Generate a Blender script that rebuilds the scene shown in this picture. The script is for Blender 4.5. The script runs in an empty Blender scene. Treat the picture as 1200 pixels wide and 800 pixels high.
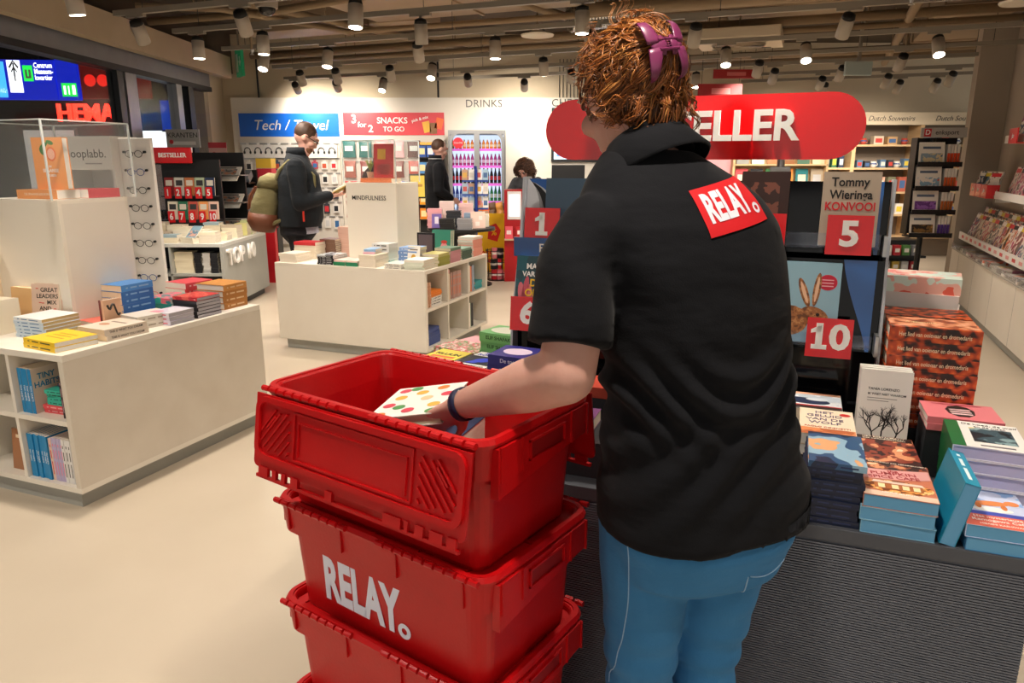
import bpy, bmesh, math, random
from mathutils import Vector, Matrix, Euler
random.seed(7)
scn = bpy.context.scene
COL = scn.collection
PI = math.pi

# ------------------------------------------------------------------ camera, world, exposure
CAM_H = 1.55
cam_d = bpy.data.cameras.new('camera'); cam = bpy.data.objects.new('camera', cam_d); COL.objects.link(cam)
cam.location = (0, 0, CAM_H)
cam.rotation_euler = (math.radians(90 - 13.9), 0, 0)
cam_d.sensor_width = 36; cam_d.lens = 850 / 1200 * 36
cam_d.clip_start = .05; cam_d.clip_end = 100
scn.camera = cam
wd = bpy.data.worlds.new('world'); scn.world = wd; wd.use_nodes = True
wd.node_tree.nodes['Background'].inputs[0].default_value = (1.0, .93, .84, 1)
wd.node_tree.nodes['Background'].inputs[1].default_value = .30
vs = scn.view_settings
vs.view_transform = 'Standard'; vs.look = 'None'; vs.exposure = 1.35; vs.gamma = 1.0
vs.use_curve_mapping = False
SPOT_W = 38.0          # watts of one track spot

# ------------------------------------------------------------------ helpers
ANG = math.radians(21.5)                       # the fixtures stand turned in the room
def frame(ox, oy, oz=0, ang=-ANG):
    return Matrix.Translation((ox, oy, oz)) @ Matrix.Rotation(ang, 4, 'Z')
def lin(c):
    if isinstance(c, str):
        c = c.lstrip('#'); c = [int(c[i:i+2], 16)/255 for i in (0, 2, 4)]
    return tuple((x/12.92 if x <= .04045 else ((x+.055)/1.055)**2.4) for x in c[:3]) + (1,)
MATS = {}
def mat(name, col='808080', rough=.5, metal=0, noise=None, bump=None, emit=None, trans=0, alpha=1, coat=0, spec=.5, stretch=(1,1,1), ior=1.45, sheen=0):
    if name in MATS: return MATS[name]
    m = bpy.data.materials.new(name); m.use_nodes = True
    nt = m.node_tree; b = nt.nodes['Principled BSDF']
    b.inputs['Base Color'].default_value = lin(col); b.inputs['Roughness'].default_value = rough
    b.inputs['Metallic'].default_value = metal; b.inputs['Specular IOR Level'].default_value = spec
    b.inputs['IOR'].default_value = ior
    if sheen: b.inputs['Sheen Weight'].default_value = sheen
    if coat: b.inputs['Coat Weight'].default_value = coat; b.inputs['Coat Roughness'].default_value = .08
    if trans: b.inputs['Transmission Weight'].default_value = trans
    if alpha < 1: b.inputs['Alpha'].default_value = alpha
    if emit: b.inputs['Emission Color'].default_value = lin(emit[0]); b.inputs['Emission Strength'].default_value = emit[1]
    if noise or bump:
        tc = nt.nodes.new('ShaderNodeTexCoord'); mp = nt.nodes.new('ShaderNodeMapping')
        mp.inputs['Scale'].default_value = stretch
        nt.links.new(tc.outputs['Object'], mp.inputs['Vector'])
    if noise:                                  # (scale, second colour, contrast)
        n = nt.nodes.new('ShaderNodeTexNoise'); n.inputs['Scale'].default_value = noise[0]; n.inputs['Detail'].default_value = 4
        nt.links.new(mp.outputs[0], n.inputs['Vector'])
        r = nt.nodes.new('ShaderNodeValToRGB'); k = noise[2] if len(noise) > 2 else .2
        r.color_ramp.elements[0].position = .5-k; r.color_ramp.elements[1].position = .5+k
        r.color_ramp.elements[0].color = lin(noise[1]); r.color_ramp.elements[1].color = lin(col)
        nt.links.new(n.outputs['Fac'], r.inputs['Fac']); nt.links.new(r.outputs['Color'], b.inputs['Base Color'])
    if bump:
        n2 = nt.nodes.new('ShaderNodeTexNoise'); n2.inputs['Scale'].default_value = bump[0]; n2.inputs['Detail'].default_value = 3
        nt.links.new(mp.outputs[0], n2.inputs['Vector'])
        bp = nt.nodes.new('ShaderNodeBump'); bp.inputs['Strength'].default_value = bump[1]; bp.inputs['Distance'].default_value = .01
        nt.links.new(n2.outputs['Fac'], bp.inputs['Height']); nt.links.new(bp.outputs['Normal'], b.inputs['Normal'])
    MATS[name] = m; return m
def art(name, cols, scale=18, kind='noise', seed=0, rough=.35, detail=2, stretch=(1,1,1)):
    """printed picture: a few flat inks in irregular patches"""
    if name in MATS: return MATS[name]
    m = bpy.data.materials.new(name); m.use_nodes = True; nt = m.node_tree; b = nt.nodes['Principled BSDF']
    b.inputs['Roughness'].default_value = rough
    tc = nt.nodes.new('ShaderNodeTexCoord'); mp = nt.nodes.new('ShaderNodeMapping'); mp.inputs['Location'].default_value = (seed*3.1, seed*1.7, seed*.9)
    mp.inputs['Scale'].default_value = stretch
    nt.links.new(tc.outputs['Object'], mp.inputs['Vector'])
    if kind == 'voronoi':
        n = nt.nodes.new('ShaderNodeTexVoronoi'); n.feature = 'SMOOTH_F1'; out = n.outputs['Distance']
    elif kind == 'dots':
        n = nt.nodes.new('ShaderNodeTexVoronoi'); out = n.outputs['Distance']
    else:
        n = nt.nodes.new('ShaderNodeTexNoise'); n.inputs['Detail'].default_value = detail; out = n.outputs['Fac']
    n.inputs['Scale'].default_value = scale
    nt.links.new(mp.outputs[0], n.inputs['Vector'])
    r = nt.nodes.new('ShaderNodeValToRGB'); r.color_ramp.interpolation = 'CONSTANT' if kind != 'voronoi' else 'EASE'
    k = len(cols); lo, hi = (.32, .68) if kind == 'noise' else (.08, .75)
    els = r.color_ramp.elements
    while len(els) < k: els.new(.5)
    for i, c in enumerate(cols):
        els[i].position = lo + (hi-lo)*i/max(1, k-1) if i else 0; els[i].color = lin(c)
    nt.links.new(out, r.inputs['Fac']); nt.links.new(r.outputs['Color'], b.inputs['Base Color'])
    MATS[name] = m; return m
def ink(c, rough=.4):                          # plain printed / painted colour
    return mat('paint_'+c.lstrip('#')+('' if rough == .4 else '_%d' % int(rough*100)), c, rough)

def new_mesh(name, verts, faces, smooth=False):
    me = bpy.data.meshes.new(name); me.from_pydata([tuple(v) for v in verts], [], faces); me.update()
    if smooth:
        for p in me.polygons: p.use_smooth = True
    return me
class MB:
    def __init__(s): s.v = []; s.f = []
    def add(s, V, F, M=None):
        k = len(s.v)
        s.v += [tuple((M @ Vector(v)) if M else v) for v in V]; s.f += [tuple(i+k for i in f) for f in F]; return s
    def box(s, x0, x1, y0, y1, z0, z1, M=None):
        V = [(x0,y0,z0),(x1,y0,z0),(x1,y1,z0),(x0,y1,z0),(x0,y0,z1),(x1,y0,z1),(x1,y1,z1),(x0,y1,z1)]
        return s.add(V, [(0,3,2,1),(4,5,6,7),(0,1,5,4),(1,2,6,5),(2,3,7,6),(3,0,4,7)], M)
    def cyl(s, p, q, r0, r1=None, n=12, caps=True):
        p, q = Vector(p), Vector(q); r1 = r0 if r1 is None else r1
        d = (q-p).normalized(); u = d.orthogonal().normalized(); w = d.cross(u)
        V = []
        for c, r in ((p, r0), (q, r1)):
            V += [c + (u*math.cos(2*PI*i/n) + w*math.sin(2*PI*i/n))*r for i in range(n)]
        F = [(i, (i+1) % n, n+(i+1) % n, n+i) for i in range(n)]
        if caps: F += [tuple(range(n-1, -1, -1)), tuple(range(n, 2*n))]
        return s.add(V, F)
    def tube(s, pts, r, n=6, caps=True, rs=None):
        pts = [Vector(p) for p in pts]; V = []; F = []; u = None
        for i, p in enumerate(pts):
            d = (pts[min(i+1, len(pts)-1)] - pts[max(i-1, 0)]).normalized()
            u = d.orthogonal().normalized() if u is None else (u - d*u.dot(d)).normalized()
            w = d.cross(u); rr = rs[i] if rs else r
            V += [p + (u*math.cos(2*PI*k/n) + w*math.sin(2*PI*k/n))*rr for k in range(n)]
        for i in range(len(pts)-1):
            for k in range(n): F.append((i*n+k, i*n+(k+1) % n, (i+1)*n+(k+1) % n, (i+1)*n+k))
        if caps: F += [tuple(range(n-1, -1, -1)), tuple(range((len(pts)-1)*n, len(pts)*n))]
        return s.add(V, F)
    def prism(s, poly, z0, z1, M=None):        # poly in xy
        n = len(poly); V = [(x, y, z0) for x, y in poly] + [(x, y, z1) for x, y in poly]
        F = [(i, (i+1) % n, n+(i+1) % n, n+i) for i in range(n)] + [tuple(range(n-1, -1, -1)), tuple(range(n, 2*n))]
        return s.add(V, F, M)
    def lathe(s, prof, n=16, M=None):          # prof (r, z)
        V = []; F = []
        for r, z in prof: V += [(r*math.cos(2*PI*k/n), r*math.sin(2*PI*k/n), z) for k in range(n)]
        for i in range(len(prof)-1):
            for k in range(n): F.append((i*n+k, i*n+(k+1) % n, (i+1)*n+(k+1) % n, (i+1)*n+k))
        F += [tuple(range(n-1, -1, -1)), tuple(range((len(prof)-1)*n, len(prof)*n))]
        return s.add(V, F, M)
    def ell(s, c, r, n=14, m=9, M=None):
        c = Vector(c); V = []; F = []
        for i in range(m+1):
            t = PI*i/m
            for k in range(n):
                V.append((c[0]+r[0]*math.sin(t)*math.cos(2*PI*k/n), c[1]+r[1]*math.sin(t)*math.sin(2*PI*k/n), c[2]+r[2]*math.cos(t)))
        for i in range(m):
            for k in range(n): F.append(((i+1)*n+k, (i+1)*n+(k+1) % n, i*n+(k+1) % n, i*n+k))
        return s.add(V, F, M)
    def loft(s, rings, n=20, M=None, power=2.0):   # ring: (centre, half-axis u, half-axis v)
        V = []; F = []
        for c, u, w in rings:
            c, u, w = Vector(c), Vector(u), Vector(w)
            for k in range(n):
                a = 2*PI*k/n; ca, sa = math.cos(a), math.sin(a)
                V.append(c + u*math.copysign(abs(ca)**(2/power), ca) + w*math.copysign(abs(sa)**(2/power), sa))
        for i in range(len(rings)-1):
            for k in range(n): F.append((i*n+k, i*n+(k+1) % n, (i+1)*n+(k+1) % n, (i+1)*n+k))
        F += [tuple(range(n-1, -1, -1)), tuple(range((len(rings)-1)*n, len(rings)*n))]
        return s.add(V, F, M)
    def cap(s, p, q, r0, r1, n=10):            # round-ended tapered limb
        p, q = Vector(p), Vector(q); d = (q-p).normalized(); pts = []; rs = []
        for k in range(4): a = PI/2*(1-k/3.0); pts.append(p - d*r0*math.sin(a)); rs.append(max(r0*math.cos(a), 1e-4))
        for k in range(4): a = PI/2*k/3.0; pts.append(q + d*r1*math.sin(a)); rs.append(max(r1*math.cos(a), 1e-4))
        return s.tube(pts, 0, n, True, rs)
    def mesh(s, name='m', smooth=False): return new_mesh(name, s.v, s.f, smooth)

def ob(name, me, m=None, parent=None, M=None):
    """link one mesh object; M is its matrix in the parent's space"""
    if isinstance(me, MB): me = me.mesh(name)
    if m is not None:
        if not me.materials: me.materials.append(m)
        elif me.materials[0] != m: me = me.copy(); me.materials[0] = m
    o = bpy.data.objects.new(name, me); COL.objects.link(o)
    if parent is not None: o.parent = parent
    if M is not None: o.matrix_local = M
    return o
def tag(o, label, cat=None, group=None, kind=None):
    if label: o['label'] = label
    if cat: o['category'] = cat
    if group: o['group'] = group
    if kind: o['kind'] = kind
    return o
def thing(name, label, cat, M=None, group=None):
    o = bpy.data.objects.new(name, None); COL.objects.link(o); o.empty_display_size = .05
    if M is not None: o.matrix_world = M
    return tag(o, label, cat, group)
def struct(name, me, m, parent=None, M=None, label=None):
    o = ob(name, me, m, parent, M)
    if parent is None: o['kind'] = 'structure'
    if label: o['label'] = label
    return o
BOXC = {}
def bx(name, x0, x1, y0, y1, z0, z1, m, parent=None, bev=0):
    """a box part; alike boxes share one mesh"""
    d = (round(x1-x0, 5), round(y1-y0, 5), round(z1-z0, 5)); key = d + (bev, m.name)
    if key not in BOXC:
        b = MB().box(-d[0]/2, d[0]/2, -d[1]/2, d[1]/2, -d[2]/2, d[2]/2)
        me = b.mesh(name)
        if bev:
            bm = bmesh.new(); bm.from_mesh(me); bmesh.ops.bevel(bm, geom=bm.edges[:], offset=bev, segments=2, affect='EDGES', profile=.5); bm.to_mesh(me); bm.free()
        me.materials.append(m); BOXC[key] = me
    return ob(name, BOXC[key], None, parent, Matrix.Translation(((x0+x1)/2, (y0+y1)/2, (z0+z1)/2)))
def T(x, y, z): return Matrix.Translation((x, y, z))
def R(deg, ax): return Matrix.Rotation(math.radians(deg), 4, ax)
UPRIGHT = R(90, 'X')                           # xy drawing stood up, facing -y
TXT = {}
def text_mesh(s, size, bold=0, xs=1, shear=0, ext=.0004, spacing=1.0, align='CENTER', line=1.0):
    key = (s, size, bold, xs, shear, ext, spacing, align, line)
    if key in TXT: return TXT[key]
    c = bpy.data.curves.new('lettering', 'FONT'); c.body = s; c.size = size; c.align_x = align; c.align_y = 'CENTER'
    c.offset = bold*size; c.extrude = ext; c.shear = shear; c.space_character = spacing; c.resolution_u = 3; c.space_line = line
    o = bpy.data.objects.new('lettering', c)
    me = bpy.data.meshes.new_from_object(o); bpy.data.objects.remove(o); bpy.data.curves.remove(c)
    me.name = 'lettering'; me.transform(Matrix.Diagonal((xs, 1, 1, 1)))
    me.materials.clear(); TXT[key] = me; return me
def txt(s, size, m, parent, M, name='lettering', **kw):
    me = text_mesh(s, size, **kw)
    k = ('T', id(me), m.name)
    if k not in TXT: c = me.copy(); c.materials.clear(); c.materials.append(m); TXT[k] = c
    return ob(name, TXT[k], None, parent, M)
def remesh(mb, voxel=.01, smooth=6, name='body'):
    """join the pieces into one continuous skin"""
    me = mb.mesh(name); o = bpy.data.objects.new('tmp', me); ws = bpy.data.scenes.new('workshop'); ws.collection.objects.link(o)
    r = o.modifiers.new('r', 'REMESH'); r.mode = 'VOXEL'; r.voxel_size = voxel; r.use_smooth_shade = True
    if smooth: s = o.modifiers.new('s', 'SMOOTH'); s.factor = .5; s.iterations = smooth
    vl = ws.view_layers[0]; vl.update()
    out = bpy.data.meshes.new_from_object(o.evaluated_get(vl.depsgraph)); bpy.data.objects.remove(o); bpy.data.meshes.remove(me); bpy.data.scenes.remove(ws)
    out.name = name
    for p in out.polygons: p.use_smooth = True
    return out
ORD = ['first','second','third','fourth','fifth','sixth','seventh','eighth','ninth','tenth','eleventh','twelfth','thirteenth','fourteenth','fifteenth','sixteenth','seventeenth','eighteenth','nineteenth','twentieth']

# ------------------------------------------------------------------ books
BOOKC = {}
def book_meshes(w, h, t, cm, pm, hard=False):
    w, h, t = round(w, 3), round(h, 3), round(t, 3); key = (w, h, t, cm.name, pm.name, hard)
    if key in BOOKC: return BOOKC[key]
    ct = .0025 if hard else .0012; ins = .004 if hard else .0012
    c = MB().box(-w/2, w/2, -h/2, h/2, 0, ct).box(-w/2, w/2, -h/2, h/2, t-ct, t).box(-w/2, -w/2+ct, -h/2, h/2, ct, t-ct).mesh('cover')
    p = MB().box(-w/2+ct, w/2-ins, -h/2+ins, h/2-ins, ct, t-ct).mesh('pages')
    c.materials.append(cm); p.materials.append(pm); BOOKC[key] = (c, p); return BOOKC[key]
READABLE = {'TINY HABITS', 'THIS IS WHAT YOU DREAM', 'Het lied van ooievaar en dromedaris', 'ELIF SHAFAK', 'De toestand van', 'DE SPAANSE KEUKEN'}
PAGE = mat('page_edges', 'efe6d6', .85, noise=(60, 'd8cdb8', .3), stretch=(1, 1, 14))
PAGE_W = mat('page_edges_white', 'f2efe9', .85, noise=(60, 'dedad2', .3), stretch=(1, 1, 14))
PAGE_B = mat('page_edges_sprayed_blue', '5f9cc4', .7)
PAGE_L = mat('page_edges_sprayed_lilac', 'b6b4d8', .7)
PAGE_K = mat('page_edges_sprayed_dark', '1b2236', .6)
def book(M, w, h, t, cm, label, pm=None, group=None, hard=False, prints=(), texts=(), spine=None, name='book', cat='book'):
    """M places the book: x runs from spine to fore edge, y up the page, z through the thickness, origin at the middle of its back cover"""
    if isinstance(cm, str): cm = ink(cm)
    r = thing(name, label, cat, M, group)
    c, p = book_meshes(w, h, t, cm, pm or PAGE, hard)
    ob('cover', c, None, r); ob('pages', p, None, r)
    for (x0, y0, x1, y1, col) in prints:       # flat inks on the front cover, in fractions of the cover
        m = ink(col) if isinstance(col, str) else col
        bx('cover_print', (x0-.5)*w, (x1-.5)*w, (y0-.5)*h, (y1-.5)*h, t, t+.0003, m, r)
    for (s, x, y, size, col, *kw) in texts:
        txt(s, size, ink(col), r, T((x-.5)*w, (y-.5)*h, t+.0006), name='title', ext=.0002, **(kw[0] if kw else {}))
    if spine and spine[0] not in READABLE:     # print too small to read: bars
        for (a, b_) in ((-.36, -.05), (.02, .22), (.3, .36)): bx('spine_print', -w/2-.0006, -w/2, a*h, b_*h, t*.38, t*.62, ink(spine[1]), r)
    elif spine:                                # (text, colour)
        sz = min(t*.55, spine[2] if len(spine) > 2 else .02); me = text_mesh(spine[0], sz, bold=.01, ext=.0002); L = max(v.co.x for v in me.vertices)-min(v.co.x for v in me.vertices)
        k = min(1, h*.78/L); o = txt(spine[0], sz, ink(spine[1]), r, T(-w/2-.0004, 0, t/2) @ R(-90, 'Z') @ R(90, 'X') @ Matrix.Diagonal((k, 1, 1, 1)), name='spine_title', ext=.0002, bold=.01)
    return r
def stack(F, x, y, rz, n, w, h, t, cm, desc, pm=None, z=None, hard=False, prints=(), texts=(), spine=None, jit=1.0, group=None, tops=None, nm='paperback', cat='book', wob=None):
    """n books lying on one another; desc ends the label: 'of the yellow stack ...'"""
    z0 = TABLE_Z if z is None else z
    for i in range(n):
        k = n-1-i
        lab = ('topmost book of %s' % desc) if (k == 0 and n > 1) else ('%s book from top of %s' % (ORD[k], desc)) if n > 1 else desc
        if n > 1 and k == n-1: lab = 'bottom book of %s' % desc
        dx, dy, dr = (random.uniform(-1, 1)*.004*jit, random.uniform(-1, 1)*.004*jit, random.uniform(-1, 1)*2.2*jit)
        M = F @ T(x+dx, y+dy, z0+i*(t+.0004)+.0004) @ R(rz+dr, 'Z')
        top = (k == 0)
        book(M, w, h, t, (tops if (tops and top) else cm), lab, pm, group or desc, hard, prints if top else (), texts if top else (), spine, cat=cat)
def row(F, x, y, z, n, w, h, t, cm, desc, pm=None, face='front', gap=.0006, spine=None, lean=0, prints=(), texts=(), hard=False, group=None, jit=1):
    """n books standing side by side, spines towards -y ('front') or +x ('side'); counted from the one lowest in x (front) or y (side)"""
    for i in range(n):
        j = random.uniform(-.004, .004)*jit
        if face == 'front':                    # x inward(+y), y up, z -> +x
            B = Matrix(((0, 0, 1, 0), (1, 0, 0, 0), (0, 1, 0, 0), (0, 0, 0, 1)))
            P = T(x+i*(t+gap), y+w/2+j, z+h/2+.0005)
        else:                                  # spine to +x: book x -> -x, y up, z -> +y
            B = Matrix(((-1, 0, 0, 0), (0, 0, 1, 0), (0, 1, 0, 0), (0, 0, 0, 1)))
            P = T(x-w/2+j, y+i*(t+gap), z+h/2+.0005)
        L = R(lean, 'Y' if face == 'front' else 'X')
        lab = '%s %s' % (ORD[i], desc) if n > 1 else desc
        last = i == n-1
        book(F @ P @ L @ B, w, h, t, cm, lab, pm, group or desc, hard, prints if last else (), texts if last else (), spine)
TABLE_Z = .735

FAR = {'v': [], 'f': [], 'm': [], 'mats': []}
def fstack(F, x, y, rz, n, w, h, t, cm, desc, pm=None, z=None, tops=None, **kw):
    """books too far and too many to pick apart: they join one object"""
    z0 = TABLE_Z if z is None else z
    def put(M, x0, x1, y0, y1, z0_, z1_, m):
        if m not in FAR['mats']: FAR['mats'].append(m)
        b = MB().box(x0, x1, y0, y1, z0_, z1_, M); k = len(FAR['v']); FAR['v'] += b.v; FAR['f'] += [tuple(i+k for i in f) for f in b.f]; FAR['m'] += [FAR['mats'].index(m)]*6
    for i in range(n):
        M = F @ T(x+random.uniform(-1, 1)*.004, y+random.uniform(-1, 1)*.004, z0+i*(t+.0004)+.0004) @ R(rz+random.uniform(-2, 2), 'Z'); c = tops if (tops and i == n-1) else cm
        put(M, -w/2, w/2, -h/2, h/2, 0, .0015, c); put(M, -w/2, w/2, -h/2, h/2, t-.0015, t, c); put(M, -w/2, -w/2+.0015, -h/2, h/2, .0015, t-.0015, c); put(M, -w/2+.0015, w/2-.002, -h/2+.002, h/2-.002, .0015, t-.0015, pm or PAGE)
def riser(F, x0, x1, y0, y1, h, lab):
    t = thing('display_riser', lab, 'riser', F @ T((x0+x1)/2, (y0+y1)/2, TABLE_Z+.0004)); bx('riser_box', -(x1-x0)/2, (x1-x0)/2, -(y1-y0)/2, (y1-y0)/2, 0, h-.008, mat('charcoal_riser', '2c2e33', .5), t); bx('riser_top', -(x1-x0)/2, (x1-x0)/2, -(y1-y0)/2, (y1-y0)/2, h-.008, h-.0006, mat('charcoal_riser', '2c2e33', .5), t)

# ================================================================== the room
WHITE = mat('white_laminate', 'ece6da', .45, noise=(3, 'e4ddd0', .3))
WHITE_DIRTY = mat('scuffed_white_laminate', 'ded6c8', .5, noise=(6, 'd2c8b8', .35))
CREAM = mat('cream_laminate', 'f1eadc', .4)
GREY_L = mat('grey_laminate', 'a9aaa4', .5, noise=(4, 'a0a19b', .3))
DGREY = mat('dark_grey_metal', '3a3c3f', .45, .3)
BLACK = mat('black_metal', '131314', .4, .2)
BLACK_P = mat('black_plastic', '17181a', .45)
STEEL = mat('brushed_steel', 'b9b9b7', .35, .9)
RAILM = mat('grey_powder_coat', '8d8578', .5, .1)
SPOTM = mat('spot_housing_grey', 'a89e90', .5)
SPOTK = mat('spot_housing_inner_black', '15130f', .6)
PIPE = mat('painted_pipe_tan', '8d785d', .6)
DUCT = mat('painted_duct_tan', 'a8937a', .6, noise=(2, '98836a', .3))
WALLB = mat('beige_wall_paint', 'd8cab0', .8, noise=(1.5, 'cfc0a4', .3), bump=(60, .05))
WALLW = mat('white_wall_panel', 'ece7dc', .6, noise=(1.2, 'e6e0d3', .3))
CEILM = mat('dark_taupe_ceiling', '574a3c', .9, noise=(1.5, '463b30', .3))
TAUPE = mat('taupe_wall_paint', 'a79c8e', .8, noise=(1.5, '9f9385', .3), bump=(80, .05))
ALU = mat('grey_aluminium', '8f9194', .4, .6, noise=(5, '82858a', .3))
DARKF = mat('dark_facade_metal', '15171a', .4, .3)
GLASS = mat('clear_glass', '2a3238', .03, alpha=.16)
ACRYL = mat('clear_acrylic', 'e4ecec', .04, alpha=.05)
RED = mat('red_sign', 'd9161c', .3)
LETTER_W = mat('white_letter', 'f4f2ee', .4)
FLOORM = mat('poured_beige_floor', 'c6b9a6', .38, noise=(1.1, 'b7aa96', .25), bump=(7, .015))

struct('floor', MB().box(-14, 10, -5, 14.5, -.1, 0), FLOORM)
struct('ceiling', MB().box(-5.2, 10, -5, 14.5, 3.4, 3.5), CEILM)
struct('wall_back', MB().box(-5, 10, 12.42, 12.62, 0, 3.4), WALLB)
struct('wall_back_upper', MB().box(-4.4, 3.1, 11.62, 11.72, 0, 3.4), WALLB)
wb = struct('wall_back_panel', MB().box(-4.25, 3.1, 11.5, 11.62, 0, 2.49), WALLW)
struct('wall_left_end', MB().box(-4.6, -4.4, 10.9, 12.42, 0, 3.4), WALLB)
# taupe wall with the magazine shelves, running along the fixtures' depth direction
FR = frame(3.83, 5.2, 0)                        # x across, y along the wall
struct('wall_right', MB().box(.33, .53, -5.5, 3.72, 0, 3.4), TAUPE, None, FR)
struct('pillar_wall_end', MB().box(0, .33, 3.45, 3.72, 0, 3.4), TAUPE, None, FR)
# ---- shop front: bulkhead, beam, mullions, panes
struct('bulkhead_left', MB().box(-4.1, -3.98, -1, 10.9, 2.70, 2.985), mat('bulkhead_paint', 'b9a88e', .7, noise=(2, 'ae9c81', .3)))
struct('trim_1', MB().box(-4.3, -4.1, -1, 10.9, 2.80, 2.84), DARKF)
struct('trim_2', MB().box(-4.34, -4.22, -1, 10.7, 2.56, 2.80), ALU)
struct('trim_3', MB().box(-4.36, -4.20, -1, 10.7, 2.50, 2.56), DARKF)
struct('wall_above_front', MB().box(-4.34, -4.22, -1, 12.4, 2.84, 3.4), CEILM)
for i, (y0, y1, m) in enumerate([(8.19, 8.31, DARKF), (8.36, 8.6, ALU), (9.60, 9.75, ALU), (9.95, 10.1, DARKF), (5.1, 5.2, DARKF)]):
    struct('trim_%d' % (i+4), MB().box(-4.33, -4.21, y0, y1, 0, 2.52), m)
for i, (y0, y1) in enumerate([(.2, 5.1), (5.2, 8.19), (8.6, 9.6), (10.1, 10.7)]):
    w = struct('window_%d' % (i+1), MB().box(-4.285, -4.265, y0, y1, .05, 2.52), GLASS)
pil = struct('pillar_round', MB().cyl((-4.62, 11.25, 0), (-4.62, 11.25, 3.4), .2, n=32).mesh('pillar', False), mat('pillar_paint', 'b3a186', .7))
# ---- station hall beyond the shop front
EXTK = mat('dark_hall_wall', '0d1018', .7, noise=(.8, '06070b', .3))
struct('wall_hall', MB().box(-14, -4.7, 13.6, 13.8, 0, 4.2), EXTK)
struct('wall_hall_side', MB().box(-13.9, -13.7, -3, 13.6, 0, 4.2), EXTK)
struct('ceiling_hall', MB().box(-14, -4.4, -3, 13.7, 4.2, 4.3), mat('hall_ceiling', '1b2a3a', .8))
def emis(name, col, k): return mat(name, col, .5, emit=(col, k))
# blue wayfinding board
Fb = T(-6.17, 9.6, 2.31) @ R(6, 'Z') @ Matrix.Diagonal((.6, .6, .85, 1))
t = thing('wayfinding_board', 'illuminated blue wayfinding board hanging outside the shop window', 'sign', Fb)
bx('housing', -1.2, .72, 0, .12, 0, .56, emis('board_blue', '0b1fb0', .55), t, .005)
bx('housing', .74, 1.16, .0, .12, .0, .6, emis('board_blue', '0b1fb0', .55), t, .005)
bx('light_panel', -1.15, -.26, -.004, 0, .03, .53, emis('board_cyan', '3f9fe0', .9), t)
bx('light_panel', -.2, .06, -.004, 0, .10, .55, emis('board_white', 'eef2f6', 1.0), t)
txt('\u2191', .3, BLACK, t, T(-.07, -.006, .42) @ UPRIGHT, name='arrow', bold=.01)
a = MB().prism([(-.012, -.12), (.012, -.12), (.012, .04), (.05, .0), (.06, .015), (0, .09), (-.06, .015), (-.05, .0), (-.012, .04)], 0, .002)
ob('arrow', a, BLACK, t, T(-.07, -.006, .38) @ UPRIGHT)
bx('pictogram', .1, .29, -.004, 0, .26, .48, emis('board_green', '1fc040', 1.0), t)
bx('pictogram_symbol', .14, .25, -.006, -.004, .30, .42, LETTER_W, t); bx('pictogram_symbol', .18, .21, -.008, -.006, .33, .45, emis('board_green', '1fc040', 1.0), t)
for i, s in enumerate(['Centrum', 'Museum-', 'kwartier']):
    txt(s, .1, emis('board_text', 'ffffff', 1.3), t, T(.32, -.004, .48-.085*i) @ UPRIGHT, align='LEFT', bold=.01)
bx('exit_pictogram', .82, 1.12, -.004, 0, .05, .24, emis('exit_green', '18b038', 1.1), t)
bx('exit_symbol', 1.03, 1.09, -.006, -.004, .08, .21, emis('board_text', 'ffffff', 1.3), t)
bx('exit_symbol', .86, .90, -.006, -.004, .08, .2, emis('board_text', 'ffffff', 1.3), t); bx('exit_symbol', .95, .97, -.006, -.004, .08, .2, emis('board_text', 'ffffff', 1.3), t)
for x in (-.9, .4, .95): bx('hanger', x, x+.03, .04, .07, .56, 1.9, DARKF, t)
t = thing('neon_shop_sign', 'glowing red capital letters above the shop across the hall', 'sign', T(-7.55, 13.45, 2.38))
txt('HEMA', .42, emis('neon_red', 'ff2a1c', 2.4), t, UPRIGHT, bold=.015, ext=.03, xs=.92)
bx('backing_rail', -.6, .6, .04, .08, -.06, -.03, DARKF, t); bx('mounting_arm', -.02, .02, .06, .16, -.06, 0, DARKF, t)
t = thing('dark_red_billboard', 'dark red billboard with round logo shapes above the neon letters', 'sign', T(-6.9, 13.3, 2.72))
bx('board', -.75, .6, 0, .08, -.1, .62, emis('board_dark_red', '5a0c0c', .35), t)
for x in (-.42, -.2): ob('logo_shape', MB().cyl((x, -.006, .2), (x, 0, .2), .1, n=20), emis('logo_red', 'd02018', .7), t); 
ob('logo_shape', MB().prism([(-.1, .14), (.14, .14), (.02, -.1)], 0, .004), emis('logo_red', 'd02018', .7), t, T(.15, 0, .22) @ UPRIGHT)
for x in (-.5, .3): bx('hanger', x, x+.04, .02, .06, .62, 1.48, DARKF, t)
for i, (x, z, w, h, c, k, lab) in enumerate([(-8.75, .35, .9, 1.75, 'b9b2a8', .30, 'tall lit poster of a portrait in the shop window across the hall'),
        (-7.55, 1.35, .35, .6, 'a01818', .5, 'narrow red lit notice across the hall'),
        (-6.9, 1.75, 1.2, .34, 'cfd6dc', 1.1, 'bright strip of shop lighting across the hall under the neon letters'),
        (-6.6, .7, 1.5, .8, '5c5048', .35, 'dim lit display case across the hall')]):
    t = thing('shop_window_poster' if i != 2 else 'light_strip', lab, 'poster' if i != 2 else 'light', T(x, 13.5, z))
    bx('panel', 0, w, 0, .06, 0, h, emis('hall_glow_%d' % i, c, k), t); bx('frame', -.03, w+.03, .02, .09, -.03, h+.03, DARKF, t)
    for zz in (0, z): 
        if i != 2: bx('foot', .1 if zz == 0 else w-.2, .2 if zz == 0 else w-.1, .02, .08, -z, -.03, DARKF, t)
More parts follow.
